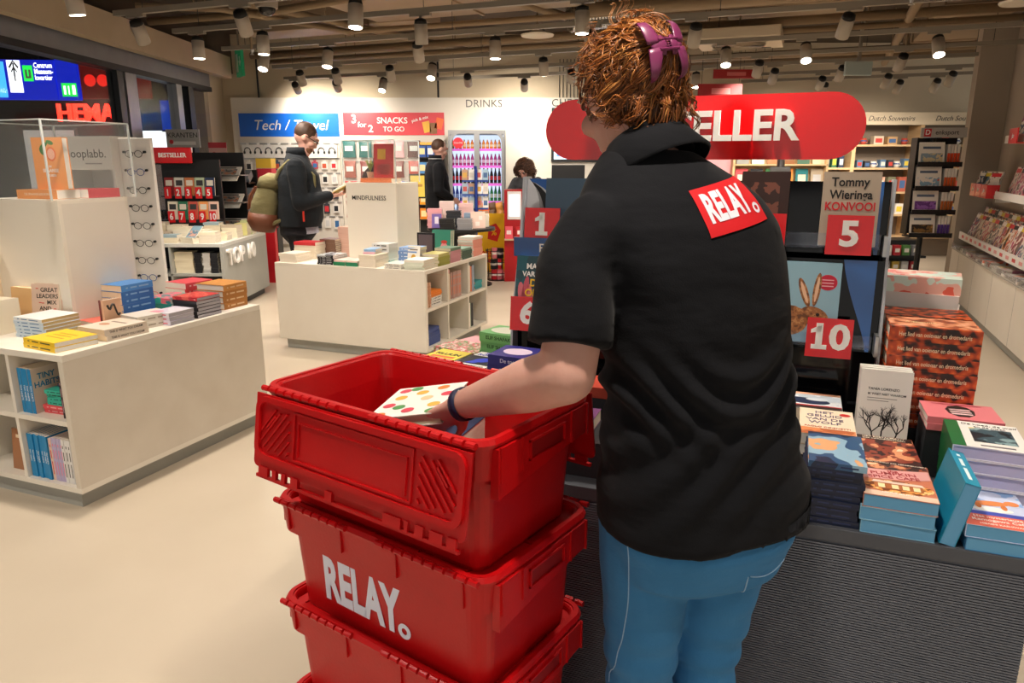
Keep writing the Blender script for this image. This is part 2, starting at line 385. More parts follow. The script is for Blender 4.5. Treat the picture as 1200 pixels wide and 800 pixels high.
# glowing blue screens far in the hall
for i, x in enumerate((-9.9, -6.2)):
    t = thing('hall_screen', ['blue departure screen high in the hall, behind the cyan board', 'blue departure screen high in the hall, beside the neon letters'][i], 'screen', T(x, 13.4, 2.1+.65*(1-i)))
    bx('panel', 0, 1.0, 0, .05, 0, .5, emis('screen_blue', '12308c', .5), t); bx('frame', -.03, 1.03, .03, .15, -.03, .53, DARKF, t)

# ---- ceiling services: ducts and pipes
FC = frame(0, 0, 0)
def duct(u0, u1, v0, v1, z0, z1, lab, m=DUCT):
    t = thing('air_duct', lab, 'duct', FC @ T((u0+u1)/2, (v0+v1)/2, z0))
    bx('duct_body', -(u1-u0)/2, (u1-u0)/2, -(v1-v0)/2, (v1-v0)/2, 0, z1-z0, m, t, .01)
    long_u = (u1-u0) > (v1-v0); L = (u1-u0) if long_u else (v1-v0); n = max(2, int(L/1.2))
    for i in range(1, n):
        c = -L/2+L*i/n
        if long_u: bx('flange', c-.015, c+.015, -(v1-v0)/2-.015, (v1-v0)/2+.015, -.015, z1-z0, m, t)
        else: bx('flange', -(u1-u0)/2-.015, (u1-u0)/2+.015, c-.015, c+.015, -.015, z1-z0, m, t)
duct(-4.35, -1.9, 5.75, 7.15, 2.98, 3.39, 'wide tan air duct above the third lamp rail')
duct(-.9, .4, 4.2, 9.2, 3.02, 3.39, 'broad tan air duct over the aisle behind the cashier')
duct(-6.3, -3.9, 7.3, 7.75, 3.0, 3.36, 'low tan air duct over the tech wall aisle')
duct(1.1, 1.8, 6.0, 12.0, 3.0, 3.39, 'tan air duct running towards the souvenir shelves')
duct(-2.6, -1.0, 9.4, 9.75, 3.0, 3.3, 'slim tan air duct before the checkout wall')
t = thing('foil_duct', 'shiny silver foil air duct above the head of the woman', 'duct', FC @ T(-2.0, 7.4, 2.80))
b = MB()
pts = []
for i in range(60):
    a = i/59; pts.append((a*.9-.3, .25*math.sin(a*3), .12+.16*a))
ob('duct_hose', MB().tube(pts, .12, 14, True, [.12+.008*(i % 2) for i in range(60)]).mesh('duct_hose'), mat('crinkled_foil', 'c8c8c6', .25, .95, bump=(40, .5)), t)
def pipe(pts, r, lab, m=PIPE, hang=True):
    t = thing('ceiling_pipe', lab, 'pipe'); ob('pipe_run', MB().tube([FC @ Vector(p) for p in pts], r, 10).mesh('pipe_run', True), m, t)
    if hang:
        n = 3
        for i in range(n):
            a = (i+.5)/n*(len(pts)-1); k = int(a); p = Vector(pts[k]).lerp(Vector(pts[min(k+1, len(pts)-1)]), a-k)
            q = FC @ p; ob('hanger_rod', MB().cyl(q, (q[0], q[1], 3.4), .006, n=6), m, t)
pipe([(-6.2, 5.9, 2.9), (-4.8, 5.95, 2.9), (-2.2, 5.4, 2.9), (1.93, 5.4, 2.9)], .035, 'tan sprinkler pipe bending over the second lamp rail')
pipe([(-5.6, 5.2, 2.88), (-5.0, 5.6, 2.88), (-4.6, 7.0, 2.88), (-1.5, 7.05, 2.88), (1.93, 7.1, 2.88)], .028, 'thin tan pipe crossing before the wide duct')
pipe([(-7, 8.3, 2.92), (1.93, 8.3, 2.92)], .045, 'straight tan pipe between the fourth and fifth lamp rails')
pipe([(-7, 8.5, 2.86), (1.93, 8.5, 2.86)], .03, 'thin tan pipe close behind the straight tan pipe')
pipe([(-5.0, 5.0, 2.95), (-4.1, 9.6, 2.95)], .035, 'tan pipe slanting across the lamp rails over the tech aisle')
pipe([(-3.1, 4.6, 2.98), (-2.4, 7.6, 2.98), (-1.4, 9.5, 2.98)], .04, 'tan pipe slanting towards the drinks fridge')
pipe([(.7, 4.6, 2.9), (.9, 12, 2.9)], .045, 'tan pipe running away over the bestseller sign')
pipe([(-2, 6.85, 2.89), (1.9, 7.0, 2.89)], .06, 'thick tan pipe over the red sign')
pipe([(-2, 10.2, 2.85), (4, 10.2, 2.85)], .05, 'tan pipe before the souvenir shelves')
pipe([(-2, 11.2, 2.9), (4, 11.3, 2.9)], .06, 'far thick tan pipe before the souvenir shelves')
for i, (u, v) in enumerate([(-5.05, 6.0), (.55, 5.75), (-2.2, 8.4), (.9, 9.4)]):
    t = thing('sprinkler', ['sprinkler head hanging before the exit sign', 'sprinkler head hanging over the red bestseller sign', 'sprinkler head before the drinks lettering', 'sprinkler head near the far lamp rails'][i], 'sprinkler', FC @ T(u, v, 2.55))
    ob('drop_pipe', MB().cyl((0, 0, .04), (0, 0, .85), .012, n=8), PIPE, t); ob('sprinkler_head', MB().lathe([(.022, 0), (.008, .01), (.014, .03), (.02, .045)], 10), STEEL, t)
# ceiling cassette and discs
t = thing('air_conditioner', 'square ceiling air conditioner with a round grille behind the head of the woman', 'air conditioner', FC @ T(-.75, 8.22, 2.72))
bx('casing', -.42, .42, -.42, .42, 0, .1, mat('cassette_beige', 'c9bba4', .6), t, .01); ob('grille', MB().lathe([(.27, -.012), (.24, -.02), (.05, -.02), (.04, -.03)], 32), mat('cassette_grille', '9c8d78', .6), t)
for i in range(8): ob('grille_ring', MB().lathe([(.26-.028*i, -.022), (.255-.028*i, -.03), (.25-.028*i, -.022)], 32), mat('cassette_grille', '9c8d78', .6), t)
for s in (-1, 1): bx('slot', -.3, .3, s*.35-.02, s*.35+.02, -.004, 0, BLACK, t)
ob('hanger_rod', MB().cyl((0, 0, .1), (0, 0, .62), .01, n=6), PIPE, t)
for i, (u, v, lab) in enumerate([(-2.64, 7.4, 'round white ceiling speaker near the drinks lettering'), (1.5, 7.35, 'round white ceiling speaker above the magazine wall')]):
    t = thing('ceiling_speaker', lab, 'speaker', FC @ T(u, v, 2.78)); ob('speaker_disc', MB().lathe([(.16, 0), (.17, .015), (.1, .03), (.05, .06)], 28), mat('speaker_white', 'd9d0c0', .6), t)
    bx('mount', -.06, .06, -.05, .05, .05, .1, DGREY, t); ob('hanger_rod', MB().cyl((0, 0, .1), (0, 0, .62), .008, n=6), PIPE, t)
# emergency signs, camera dome
t = thing('exit_sign', 'small green emergency exit sign at the end of the bulkhead', 'sign', T(-3.83, 10.85, 2.72) @ R(-55, 'Z'))
bx('sign_plate', -.14, .14, -.02, .02, 0, .36, emis('exit_sign_green', '1c7a4c', .10), t); bx('pictogram', -.1, -.02, -.024, -.02, .06, .3, LETTER_W, t)
a = MB().prism([(-.02, .06), (.02, .06), (.02, 0), (.05, 0), (0, -.07), (-.05, 0), (-.02, 0)], 0, .004); ob('arrow', a, LETTER_W, t, T(.07, -.02, .2) @ UPRIGHT)
bx('bracket', -.012, .012, -.01, .01, .36, .68, RAILM, t)
t = thing('exit_sign', 'pale back of a hanging emergency sign over the souvenir aisle', 'sign', T(3.8, 8.45, 2.47))
bx('sign_plate', -.15, .15, -.02, .02, 0, .15, mat('pale_sign', 'a9b7b4', .5), t, .01); bx('bracket', -.015, .015, -.015, .015, .15, .93, RAILM, t)
t = thing('security_camera', 'small dome camera hanging near the first lamp rails', 'camera', FC @ T(-4.15, 5.15, 2.75))
ob('dome', MB().ell((0, 0, 0), (.07, .07, .06)).mesh('dome', True), mat('dome_dark', '24211e', .1), t); ob('housing', MB().lathe([(.085, 0), (.09, .05), (.06, .09)], 20), SPOTM, t); ob('stem', MB().cyl((0, 0, .09), (0, 0, .65), .015), RAILM, t)
for i, (u, v, lab) in enumerate([(-5.15, 7.6, 'thin dark cable hanging down the beige wall by the tech sign'), (-3.6, 10.4, 'thin dark cable hanging above the drinks lettering')]):
    pass
t = tag(ob('ceiling_cable', MB().cyl((-3.85, 11.60, 2.49), (-3.85, 11.60, 3.05), .015, n=6), DGREY), 'thin dark cable running down the beige wall by the tech sign', 'cable')
t = tag(ob('ceiling_cable', MB().cyl((-1.12, 11.60, 2.49), (-1.12, 11.60, 3.05), .015, n=6), DGREY), 'thin dark cable running down the beige wall above the drinks lettering', 'cable')
for i in range(7):
    t = tag(ob('ceiling_cable', MB().cyl((.72+.055*i, 11.6, 2.49), (.72+.055*i, 11.6, 3.05), .006, n=5), DGREY), 'thin vertical wire above the checkout lettering, %s in its row' % ORD[i], 'cable', 'wires above the checkout')

for i, (x, z, h) in enumerate(((2.62, 2.50, .10), (2.45, 2.28, .16))):
    t = thing('hanging_banner', ['small dark red hanging banner beside the hair clip', 'larger dark red hanging banner above the bestseller sign'][i], 'banner', T(x, 9.0, z)); bx('banner_sheet', -.26, .26, 0, .015, 0, h, mat('banner_red', '9a1a1c', .5), t); bx('banner_print', -.1, .12, -.002, 0, h*.3, h*.7, ink('c86a68'), t)
    for sx in (-.22, .22): ob('banner_wire', MB().cyl((sx, .007, h), (sx, .007, 3.4-z), .003, n=5), DGREY, t)
# ---- lamp rails and track spots
LENS_ON = emis('lens_lit', 'fff2dc', 9)
LENS_OFF = mat('lens_glass', 'b9b0a0', .2)
def make_spot(M, lab, lit, tilt, pan, power=1.0, beam=True):
    """M at the rail's underside"""
    t = thing('track_spotlight', lab, 'spotlight', M, 'track spotlights')
    bx('adapter', -.09, .09, -.018, .018, -.022, 0, RAILM, t)
    ob('stem', SP_STEM, None, t)
    H = T(0, 0, -.075) @ R(pan, 'Z') @ R(tilt, 'X')
    ob('housing', SP_HOUSE, None, t, H); ob('housing_back', SP_BACK, None, t, H)
    ob('lens', SP_LENS[lit], None, t, H)
    if beam:
        l = bpy.data.lights.new('spot_beam', 'SPOT'); l.energy = SPOT_W*power; l.color = (1.0, .88, .75); l.spot_size = math.radians(115); l.spot_blend = .9; l.shadow_soft_size = .05
        o = bpy.data.objects.new('spot_beam', l); COL.objects.link(o); o.parent = t; o.matrix_local = H @ T(0, 0, -.16)
def _m(me, m): me.materials.append(m); return me
SP_STEM = _m(MB().cyl((0, 0, -.02), (0, 0, -.075), .01, n=8).mesh('stem'), RAILM)
SP_HOUSE = _m(MB().lathe([(.045, -.15), (.052, -.15), (.053, .0), (.03, .012)], 20).mesh('housing', True), SPOTM)
SP_BACK = _m(MB().lathe([(.0505, -.0), (.045, .03), (.02, .04)], 16).mesh('housing_back', True), SPOTK)
SP_LENS = [_m(MB().cyl((0, 0, -.153), (0, 0, -.149), .045, n=20).mesh('lens'), m) for m in (LENS_OFF, LENS_ON)]
RAILS = [  # depth v, from u, to u, spots (u, lit, tilt)
 (4.66, -5.25, 1.93, [(-5.03, 0, 35), (-4.0, 0, 40), (-3.0, 1, -8), (-.26, 1, -8), (1.1, 1, 0)]),
 (5.45, -5.45, 1.93, [(-5.18, 1, 0), (-4.46, 1, 0), (-2.92, 0, 12), (-1.6, 1, 0)]),
 (6.44, -5.8, 1.93, [(-5.26, 1, -25), (-4.49, 1, -15), (-3.49, 0, 40), (-2.70, 1, 0), (-1.81, 0, 40), (-.93, 0, 35), (.2, 0, 40)]),
 (7.85, -6.3, 1.93, [(-5.9, 0, 40), (-5.38, 0, 42), (-4.63, 0, 40), (-4.07, 1, -28), (-2.73, 1, 25), (-.83, 1, -25), (-.1, 1, -30), (1.0, 1, -28)]),
 (8.95, -7.0, 1.93, [(-6.82, 0, 60), (-6.14, 0, 60), (-5.38, 1, -30), (-4.14, 0, 60), (-2.75, 0, 55), (-.58, 0, 40), (.84, 0, 40)]),
 (9.8, -5.05, 1.93, [(-3.68, 0, 60), (-1.38, 1, -10), (-.45, 0, 40), (.3, 0, 40)]),
 (10.9, -1.2, 3.6, [(.1, 0, 45), (.88, 0, 40), (1.6, 0, 40)]),
 (11.75, -1.0, 3.6, [(.15, 0, 45), (1.1, 0, 40), (1.55, 0, 40)]),
]
for ri, (v, u0, u1, sp) in enumerate(RAILS):
    z = 2.68
    t = thing('lamp_rail', 'long grey ceiling lamp rail, %s from the front' % ORD[ri], 'lamp rail', FC @ T((u0+u1)/2, v, z), 'ceiling lamp rails')
    L = u1-u0; bx('rail_profile', -L/2, L/2, -.02, .02, 0, .04, RAILM, t)
    for i in range(4):
        x = -L/2+.3+(L-.6)*i/3; ob('suspension_wire', MB().cyl((x, 0, .04), (x, 0, 3.4-z), .003, n=5), DGREY, t)
    for i, (u, lit, tilt) in enumerate(sp):
        make_spot(FC @ T(u, v, z), '%s grey cylindrical spotlight, %s along the %s lamp rail' % ('lit' if lit else 'turned-away', ORD[i], ORD[ri]), lit, tilt, ANG*57.3*(.5 if lit else .9)*1.0)
# rails overhead and behind the viewer carry the same lamps
for ri, v in enumerate((3.6, 2.3, 1.0, -.6)):
    t = thing('lamp_rail', 'long grey ceiling lamp rail overhead, %s behind the first one' % ORD[ri], 'lamp rail', FC @ T(-1.7, v, 2.68), 'ceiling lamp rails')
    bx('rail_profile', -3.6, 3.6, -.02, .02, 0, .04, RAILM, t)
    for x in (-3.3, 3.3): ob('suspension_wire', MB().cyl((x, 0, .04), (x, 0, .72), .003, n=5), DGREY, t)
    for i, u in enumerate((-4.4, -3.0, -1.6, -.2, 1.3)):
        make_spot(FC @ T(u, v, 2.68), 'grey cylindrical spotlight overhead, %s on the %s overhead rail' % (ORD[i], ORD[ri]), 1, 0 if ri else 8, 0, 1.0)

# ================================================================== fixtures
def display_unit(F, W, D, side, n, label, H=.735, body=WHITE):
    t = thing('display_table', label, 'display table', F, 'white display tables')
    th = .03; d = .40; zb = .085; zm = (H-th+zb)/2+.02
    bx('worktop', -W, 0, 0, D, H-th, H, body, t, .002)
    bx('plinth', -W+.05, -.05, .03, D-.05, 0, zb, GREY_L, t)
    bx('bottom_panel', -W, 0, 0, D, zb, zb+.025, body, t)
    z0, z1 = zb+.025, H-th
    if side == 'front':
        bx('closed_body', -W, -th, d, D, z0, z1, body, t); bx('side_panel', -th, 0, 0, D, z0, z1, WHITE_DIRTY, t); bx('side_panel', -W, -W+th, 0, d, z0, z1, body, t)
        for i in range(1, n): x = -W*i/n; bx('divider', x-.01, x+.01, .005, d, z0, z1, body, t)
        bx('shelf_board', -W+th, -th, .004, d, zm-.012, zm+.012, body, t)
    else:
        bx('closed_body', -W, -d, th, D-th, z0, z1, body, t); bx('front_panel', -W, 0, 0, th, z0, z1, body, t); bx('back_panel', -W, 0, D-th, D, z0, z1, body, t)
        for i in range(1, n): y = D*i/n; bx('divider', -d, -.005, y-.01, y+.01, z0, z1, body, t)
        bx('shelf_board', -d, -.004, th, D-th, zm-.012, zm+.012, body, t)
    return t, z0, zm+.012
def column(F, x0, x1, y0, y1, z1, label, z0=.735):
    t = thing('display_column', label, 'display column', F @ T((x0+x1)/2, (y0+y1)/2, z0+.0005)); w, d = (x1-x0)/2, (y1-y0)/2; h = z1-z0
    bx('front_panel', -w, w, -d, -d+.02, 0, h-.02, CREAM, t); bx('side_panel', w-.02, w, -d+.02, d, 0, h-.02, WHITE, t)
    bx('side_panel', -w, -w+.02, -d+.02, d, 0, h-.02, WHITE, t); bx('back_panel', -w+.02, w-.02, d-.02, d, 0, h-.02, WHITE, t); bx('top_panel', -w, w, -d, d, h-.02, h, CREAM, t)
    return t
def acrylic_case(F, x0, x1, y0, y1, z0, z1, label):
    t = thing('acrylic_case', label, 'display case', F @ T((x0+x1)/2, (y0+y1)/2, z0)); w, d, h = (x1-x0)/2, (y1-y0)/2, z1-z0; e = .006
    bx('front_pane', -w, w, -d, -d+e, 0, h, ACRYL, t); bx('back_pane', -w, w, d-e, d, 0, h, ACRYL, t)
    bx('side_pane', -w, -w+e, -d+e, d-e, 0, h, ACRYL, t); bx('side_pane', w-e, w, -d+e, d-e, 0, h, ACRYL, t); bx('top_pane', -w+e, w-e, -d+e, d-e, h-e, h, ACRYL, t)
    ED = mat('acrylic_edge', 'e8f0f0', .2, alpha=.75)
    for sx in (-1, 1):
        for sy in (-1, 1): bx('corner_edge', sx*w-.004, sx*w+.004, sy*d-.004, sy*d+.004, 0, h, ED, t)
    for sy in (-1, 1): bx('top_edge', -w, w, sy*d-.004, sy*d+.004, h, h+.006, ED, t)
    for sx in (-1, 1): bx('top_edge', sx*w-.004, sx*w+.004, -d+.004, d-.004, h, h+.006, ED, t)
    return t
FL = frame(-1.95, 3.03); FM = frame(-.669, 5.538)
unitL, Lz0, Lz1 = display_unit(FL, 1.46, 1.26, 'front', 4, 'white low book table with open shelves, nearest the red crates')
unitM, Mz0, Mz1 = display_unit(FM, 1.42, 1.20, 'side', 3, 'white low book table with six side compartments behind the red crates')
column(FL, -.93, -.42, .40, .80, 1.37, 'white square column under the clear case with the orange book')
colM = column(FM, -.96, -.475, .42, .80, 1.38, 'white square column lettered mindfulness on the middle book table')
txt('MINDFULNESS', .052, ink('33302c'), colM, T(-.02, -.192, .52) @ UPRIGHT, bold=.004)
acrylic_case(FL, -.95, -.40, .36, .84, 1.3705, 1.74, 'clear acrylic case over the orange cookbooks')
acrylic_case(FM, -.97, -.465, .41, .81, 1.3805, 1.72, 'clear acrylic case over the red book on the mindfulness column')

# ---- bestseller island
FI = frame(.666, 1.539)
IX0, IX1, ID = -1.36, .475, 1.25
SLAT = mat('charcoal_ribbed_panel', '686c76', .6, noise=(9, '5c6069', .3), stretch=(.3, 1, 30))
t = thing('bestseller_island', 'low island table with a charcoal ribbed front under the bestseller books', 'display table', FI)
bx('tabletop', IX0, IX1, 0, ID, .70, .735, mat('charcoal_top', '4a4d54', .5), t, .002)
bx('body', IX0+.02, IX1-.02, .02, ID-.02, .06, .70, SLAT, t); bx('plinth', IX0+.06, IX1-.06, .06, ID-.06, 0, .06, DGREY, t)
bx('front_panel', IX0, IX1, .008, .02, .05, .70, SLAT, t)
nsl = 96
for i in range(nsl):
    z = .055+i*(.64/nsl); bx('rib', IX0, IX1, .003, .008, z, z+.0042, SLAT, t)

# stepped display with clear ledges for the top ten
NAVY = mat('glossy_black_panel', '05060a', .08, spec=.35)
BLUEP = mat('glossy_blue_panel', '1c4f93', .15, coat=.4)
GREYP = mat('silver_stripe', 'a9adb0', .3); WHITEP = mat('white_stripe', 'dfe2e6', .3)
DX0, DX1 = -.955, .185
TILT = R(-6, 'X')
tb = thing('bestseller_display', 'stepped black and blue stand holding the ten bestsellers', 'display stand', FI)
bx('base_step', DX0, DX1, .66, .94, .7355, 1.0, NAVY, tb, .003); bx('rear_step', DX0, DX1, .78, .94, 1.0, 1.28, NAVY, tb, .003)
def panel(name, x0, x1, y, z0, z1, m, tilt=8, th=.012):
    b = MB().box(0, x1-x0, 0, th, 0, z1-z0); return ob(name, b, m, tb, T(x0, y, z0) @ R(-tilt, 'X'))
panel('upper_back_panel', DX0, DX1, .735, 1.28, 1.495, NAVY); panel('lower_back_panel', DX0, DX1, .655, 1.0, 1.27, NAVY)
# blue ends with white and silver curves
def swoosh(x0, flip, y, z0, h, m, a, b, dy, name):
    P = []; n = 14
    for i in range(n+1): s = i/n; P.append((a(s), s*h))
    for i in range(n, -1, -1): s = i/n; P.append((b(s), s*h))
    if flip: P = [(-px, pz) for px, pz in P][::-1]
    return ob(name, MB().prism(P, 0, .0012), m, tb, T(x0, y-dy, z0) @ R(-8, 'X') @ UPRIGHT)
for (y, z0, h) in ((.735, 1.28, .215), (.655, 1.0, .27)):
    swoosh(DX0, False, y, z0, h, BLUEP, lambda s: 0, lambda s: .36-.03*s*s, .0005, 'blue_graphic')
    swoosh(DX0, False, y, z0, h, GREYP, lambda s: 0, lambda s: .10+.05*(1-s)**2-.11*s**6, .002, 'silver_graphic')
    swoosh(DX0, False, y, z0, h, BLACK, lambda s: .055+.05*(1-s)**2-.06*s**6, lambda s: .085+.05*(1-s)**2-.09*s**6, .0035, 'black_graphic')
    swoosh(DX0, False, y, z0, h, WHITEP, lambda s: 0, lambda s: .045+.03*(1-s)**2-.04*s**6, .005, 'white_graphic')
    swoosh(DX1, True, y, z0, h, mat('glossy_blue_panel_light', '2a63ad', .12, coat=.4), lambda s: .02, lambda s: .03+.16*s**1.5*(1-.5*s), .0005, 'blue_graphic')
ob('logo_graphic', MB().prism([(0, 0), (.035, .01), (.03, .06), (0, .075)], 0, .001), ink('d8202c'), tb, T(DX0+.004, .725, 1.32) @ R(-8, 'X') @ UPRIGHT)
bx('front_strip', DX0-.012, DX0+.42, .655, .66, 1.235, 1.30, BLUEP, tb)
txt('FICTIE', .04, LETTER_W, tb, T(DX0+.135, .653, 1.265) @ UPRIGHT, bold=.01)
CLEAR = mat('clear_ledge', 'dfeaff', .05, trans=.9, alpha=.45)
bx('clear_ledge', DX0+.02, DX1-.02, .685, .745, 1.30, 1.306, CLEAR, tb); bx('clear_lip', DX0+.02, DX1-.02, .685, .689, 1.306, 1.345, CLEAR, tb)
bx('clear_ledge', DX0+.02, DX1-.02, .595, .66, 1.02, 1.026, CLEAR, tb); bx('clear_lip', DX0+.02, DX1-.02, .595, .599, 1.026, 1.06, CLEAR, tb)
for z in (1.28, 1.0): bx('ledge_bracket', DX1-.01, DX1, .60 if z < 1.2 else .69, .66 if z < 1.2 else .74, z, z+.06, STEEL, tb)
side = MB().prism([(.60, .7355), (.945, .7355), (.945, 1.30), (.80, 1.50), (.735, 1.50), (.70, 1.28), (.62, 1.02)], 0, .008)
SM = Matrix(((0, 0, 1, 0), (1, 0, 0, 0), (0, 1, 0, 0), (0, 0, 0, 1)))
ob('side_cheek', side, mat('silver_cheek', 'b8bcc2', .3, .3), tb, T(DX1+.001, 0, 0) @ SM); ob('side_cheek', side.mesh('side_cheek'), mat('silver_cheek', 'b8bcc2', .3, .3), tb, T(DX0-.009, 0, 0) @ SM)

# number cards
def card(x, y, z, s, k, lab):
    t = thing('number_card', lab, 'number card', FI @ T(x, y, z) @ R(-6, 'X'), 'red number cards')
    bx('card', -.062, .062, 0, .003, 0, .115, mat('red_card', 'dd1119', .25, coat=.3), t)
    txt(s, .1, LETTER_W, t, T(0, -.001, .058) @ UPRIGHT, name='number', bold=.035, ext=.001, xs=1.1)
    if s in ('1', '10'):                        # slab-serif one
        x = 0 if s == '1' else -.0262
        bx('number_foot', x-.021, x+.021, -.002, -.0, .0235, .0365, LETTER_W, t); ob('number_flag', MB().prism([(-.024, .012), (-.024, .022), (-.004, .034), (.004, .034), (.004, .018)], 0, .002), LETTER_W, t, T(x, -.0, .058) @ UPRIGHT)
    bx('clip', -.012, .012, .003, .022, .0, .02, CLEAR, t)
names = ['one', 'two', 'three', 'four', 'five', 'six', 'seven', 'eight', 'nine', 'ten']
for i in range(5):
    x = -.80+.2175*i
    card(-.87+.2375*i, .66, 1.285, str(i+1), i, 'red card with a white number %s on the upper ledge' % names[i])
    card(-.885+.234*i, .565, .995, str(i+6), i+5, 'red card with a white number %s on the lower ledge' % names[i+5])
# books on the ledges, covers to the front
FACE = R(90, 'X')                               # cover towards -y, page upright
def shape(poly, m, parent, z, name='cover_print', th=.0003, M=None):
    return ob(name, MB().prism(poly, 0, th), m if not isinstance(m, str) else ink(m), parent, (M or Matrix()) @ T(0, 0, z))
def ellipse(cx, cy, rx, ry, n=20, rot=0):
    c, s_ = math.cos(rot), math.sin(rot)
    return [(cx+rx*math.cos(2*PI*i/n)*c-ry*math.sin(2*PI*i/n)*s_, cy+rx*math.cos(2*PI*i/n)*s_+ry*math.sin(2*PI*i/n)*c) for i in range(n)]
def shown(F, x, y, z, w, h, t, cm, lab, tilt=10, n=1, **kw):
    out = []
    for i in range(n):
        M = F @ T(x, y+i*(t+.001), z+.001) @ R(-tilt, 'X') @ T(0, t, h/2) @ FACE
        l = lab if i == 0 else lab.replace('front', ORD[i])
        out.append(book(M, w, h, t, cm, l, prints=kw.get('prints', ()) if i == 0 else (), texts=kw.get('texts', ()) if i == 0 else (), pm=kw.get('pm'), hard=kw.get('hard', False)))
    return out
UPY, LOY, UPZ, LOZ = .692, .602, 1.307, 1.027
shown(FI, .075, UPY, UPZ, .155, .215, .03, 'b9a894', 'beige hardback with black and red lettering behind the number five card', hard=True, tilt=6,
      texts=[('Tommy', .47, .86, .036, '1c1a18', dict(bold=.02, xs=.9)), ('Wieringa', .50, .69, .036, '1c1a18', dict(bold=.02, xs=.86)), ('KONVOOI', .5, .53, .034, 'd01f2a', dict(bold=.02, xs=.85))])
shown(FI, -.165, UPY, UPZ, .14, .215, .026, '3a2622', 'novel with a portrait of a woman, fourth on the upper ledge', tilt=6, prints=[(.2, .3, .8, .85, art('portrait_ink', ['3a2622', '7a4a3c', 'c98f78'], 22))])
shown(FI, -.37, UPY, UPZ, .14, .21, .026, '7d3b46', 'dark pink novel, third on the upper ledge', tilt=6, prints=[(.1, .5, .9, .9, 'e0c8b8')])
shown(FI, -.585, UPY, UPZ, .14, .21, .026, '2c4f55', 'teal novel, second on the upper ledge', tilt=6, prints=[(.1, .1, .9, .6, 'd8b070')])
shown(FI, -.80, UPY, UPZ, .14, .19, .026, '40566a', 'slate blue novel on the upper ledge behind the number one card', tilt=6)
HARE = art('hare_fur', ['6b4023', '9c6236', 'bd8450', '7b4c2a'], 60, seed=3)
hb = shown(FI, -.015, LOY, LOZ, .17, .235, .006, '8fb4c4', 'front pale blue book with a brown hare on its cover', n=5, pm=PAGE_W, prints=[], hard=False)

hare = hb[0]; tt = .006
shape(ellipse(-.05, -.055, .055, .045), HARE, hare, tt); shape(ellipse(.02, -.04, .042, .028, rot=-.35), HARE, hare, tt+.0003)
shape(ellipse(-.012, .03, .011, .045, rot=.35), HARE, hare, tt+.0003); shape(ellipse(.022, .04, .010, .05, rot=-.1), HARE, hare, tt+.0003)
shape(ellipse(-.012, .03, .005, .034, rot=.35), 'e3b896', hare, tt+.0007); shape(ellipse(.022, .04, .0045, .038, rot=-.1), 'e3b896', hare, tt+.0007)
shape(ellipse(.03, -.034, .005, .005), '1b120c', hare, tt+.0007)
shape(ellipse(.05, .062, .026, .023), 'c01f3a', hare, tt)
for i in range(3): bx('sticker_text', .034, .066, .068-.009*i, .071-.009*i, tt+.0003, tt+.0006, ink('e8b0b8'), hare)
shown(FI, -.235, LOY, LOZ, .14, .21, .03, '6d4c2c', 'brown novel on the lower ledge, hidden behind the woman', prints=[(.1, .6, .9, .9, 'e8d8b0')])
shown(FI, -.45, LOY, LOZ, .14, .21, .03, '39506b', 'blue novel on the lower ledge, hidden behind the woman', prints=[(.1, .6, .9, .9, 'e8d8b0')])
shown(FI, -.66, LOY, LOZ, .14, .21, .03, 'a0402c', 'rust novel on the lower ledge, third from its silver end', prints=[(.1, .6, .9, .9, 'e8d8b0')])
mv = shown(FI, -.875, LOY, LOZ, .145, .215, .035, art('dark_teal_cover', ['1c5560', '24444c', '2e6a6e'], 14, seed=5), 'front novel with white and yellow lettering over pink paint strokes, behind the number six card', n=3, pm=PAGE_W)
for i, (x, y, w, h, c) in enumerate([(-.05, .0, .012, .07, 'd8707c'), (-.036, .01, .011, .09, 'c85868'), (-.02, -.0, .01, .06, 'e07f80'), (.035, .03, .009, .06, 'e07a3c'), (.05, .02, .009, .08, 'd8682c'), (.06, .05, .006, .06, 'e89050')]):
    shape(ellipse(x, y-.02, w, h*.55, rot=.12*(-1)**i), c, mv[0], .035)
for s, y, sz, c in (('MARIE', .072, .026, 'f4f2ee'), ('VAREILLE', .046, .024, 'f4f2ee'), ('DE', .016, .034, 'f4c52a'), ('ONT', -.018, .034, 'f4c52a'), ('DEKKING', -.05, .034, 'f4c52a')):
    txt(s, sz, ink(c), mv[0], T(.0, y, .0358), name='title', bold=.025, ext=.0002)

# bestseller sign on two posts
ts = thing('bestseller_sign', 'long red pill-shaped sign lettered bestseller above the display', 'sign', FI @ T(-.40, .80, 1.655))
P = []; L2, r = .402, .098
for i in range(17): a = -PI/2+PI*i/16; P.append((L2+r*math.cos(a), r*math.sin(a)))
for i in range(17): a = PI/2+PI*i/16; P.append((-L2+r*math.cos(a), r*math.sin(a)))
ob('sign_board', MB().prism(P, 0, .025), mat('red_acrylic', 'e0080e', .15, coat=.5), ts, T(0, .012, 0) @ UPRIGHT)
txt('BESTSELLER', .125, LETTER_W, ts, T(-.005, -.02, 0) @ UPRIGHT, bold=.028, ext=.007, xs=.98)
for x in (-.27, .27): ob('post', MB().cyl((x, .03, -.70), (x, .03, 0), .012, n=12), STEEL, ts)
for x in (-.27, .27): bx('post_clamp', x-.03, x+.03, -.0, .055, -.15, -.12, STEEL, ts)

# ================================================================== books lying on the island
K = '1d1c1b'
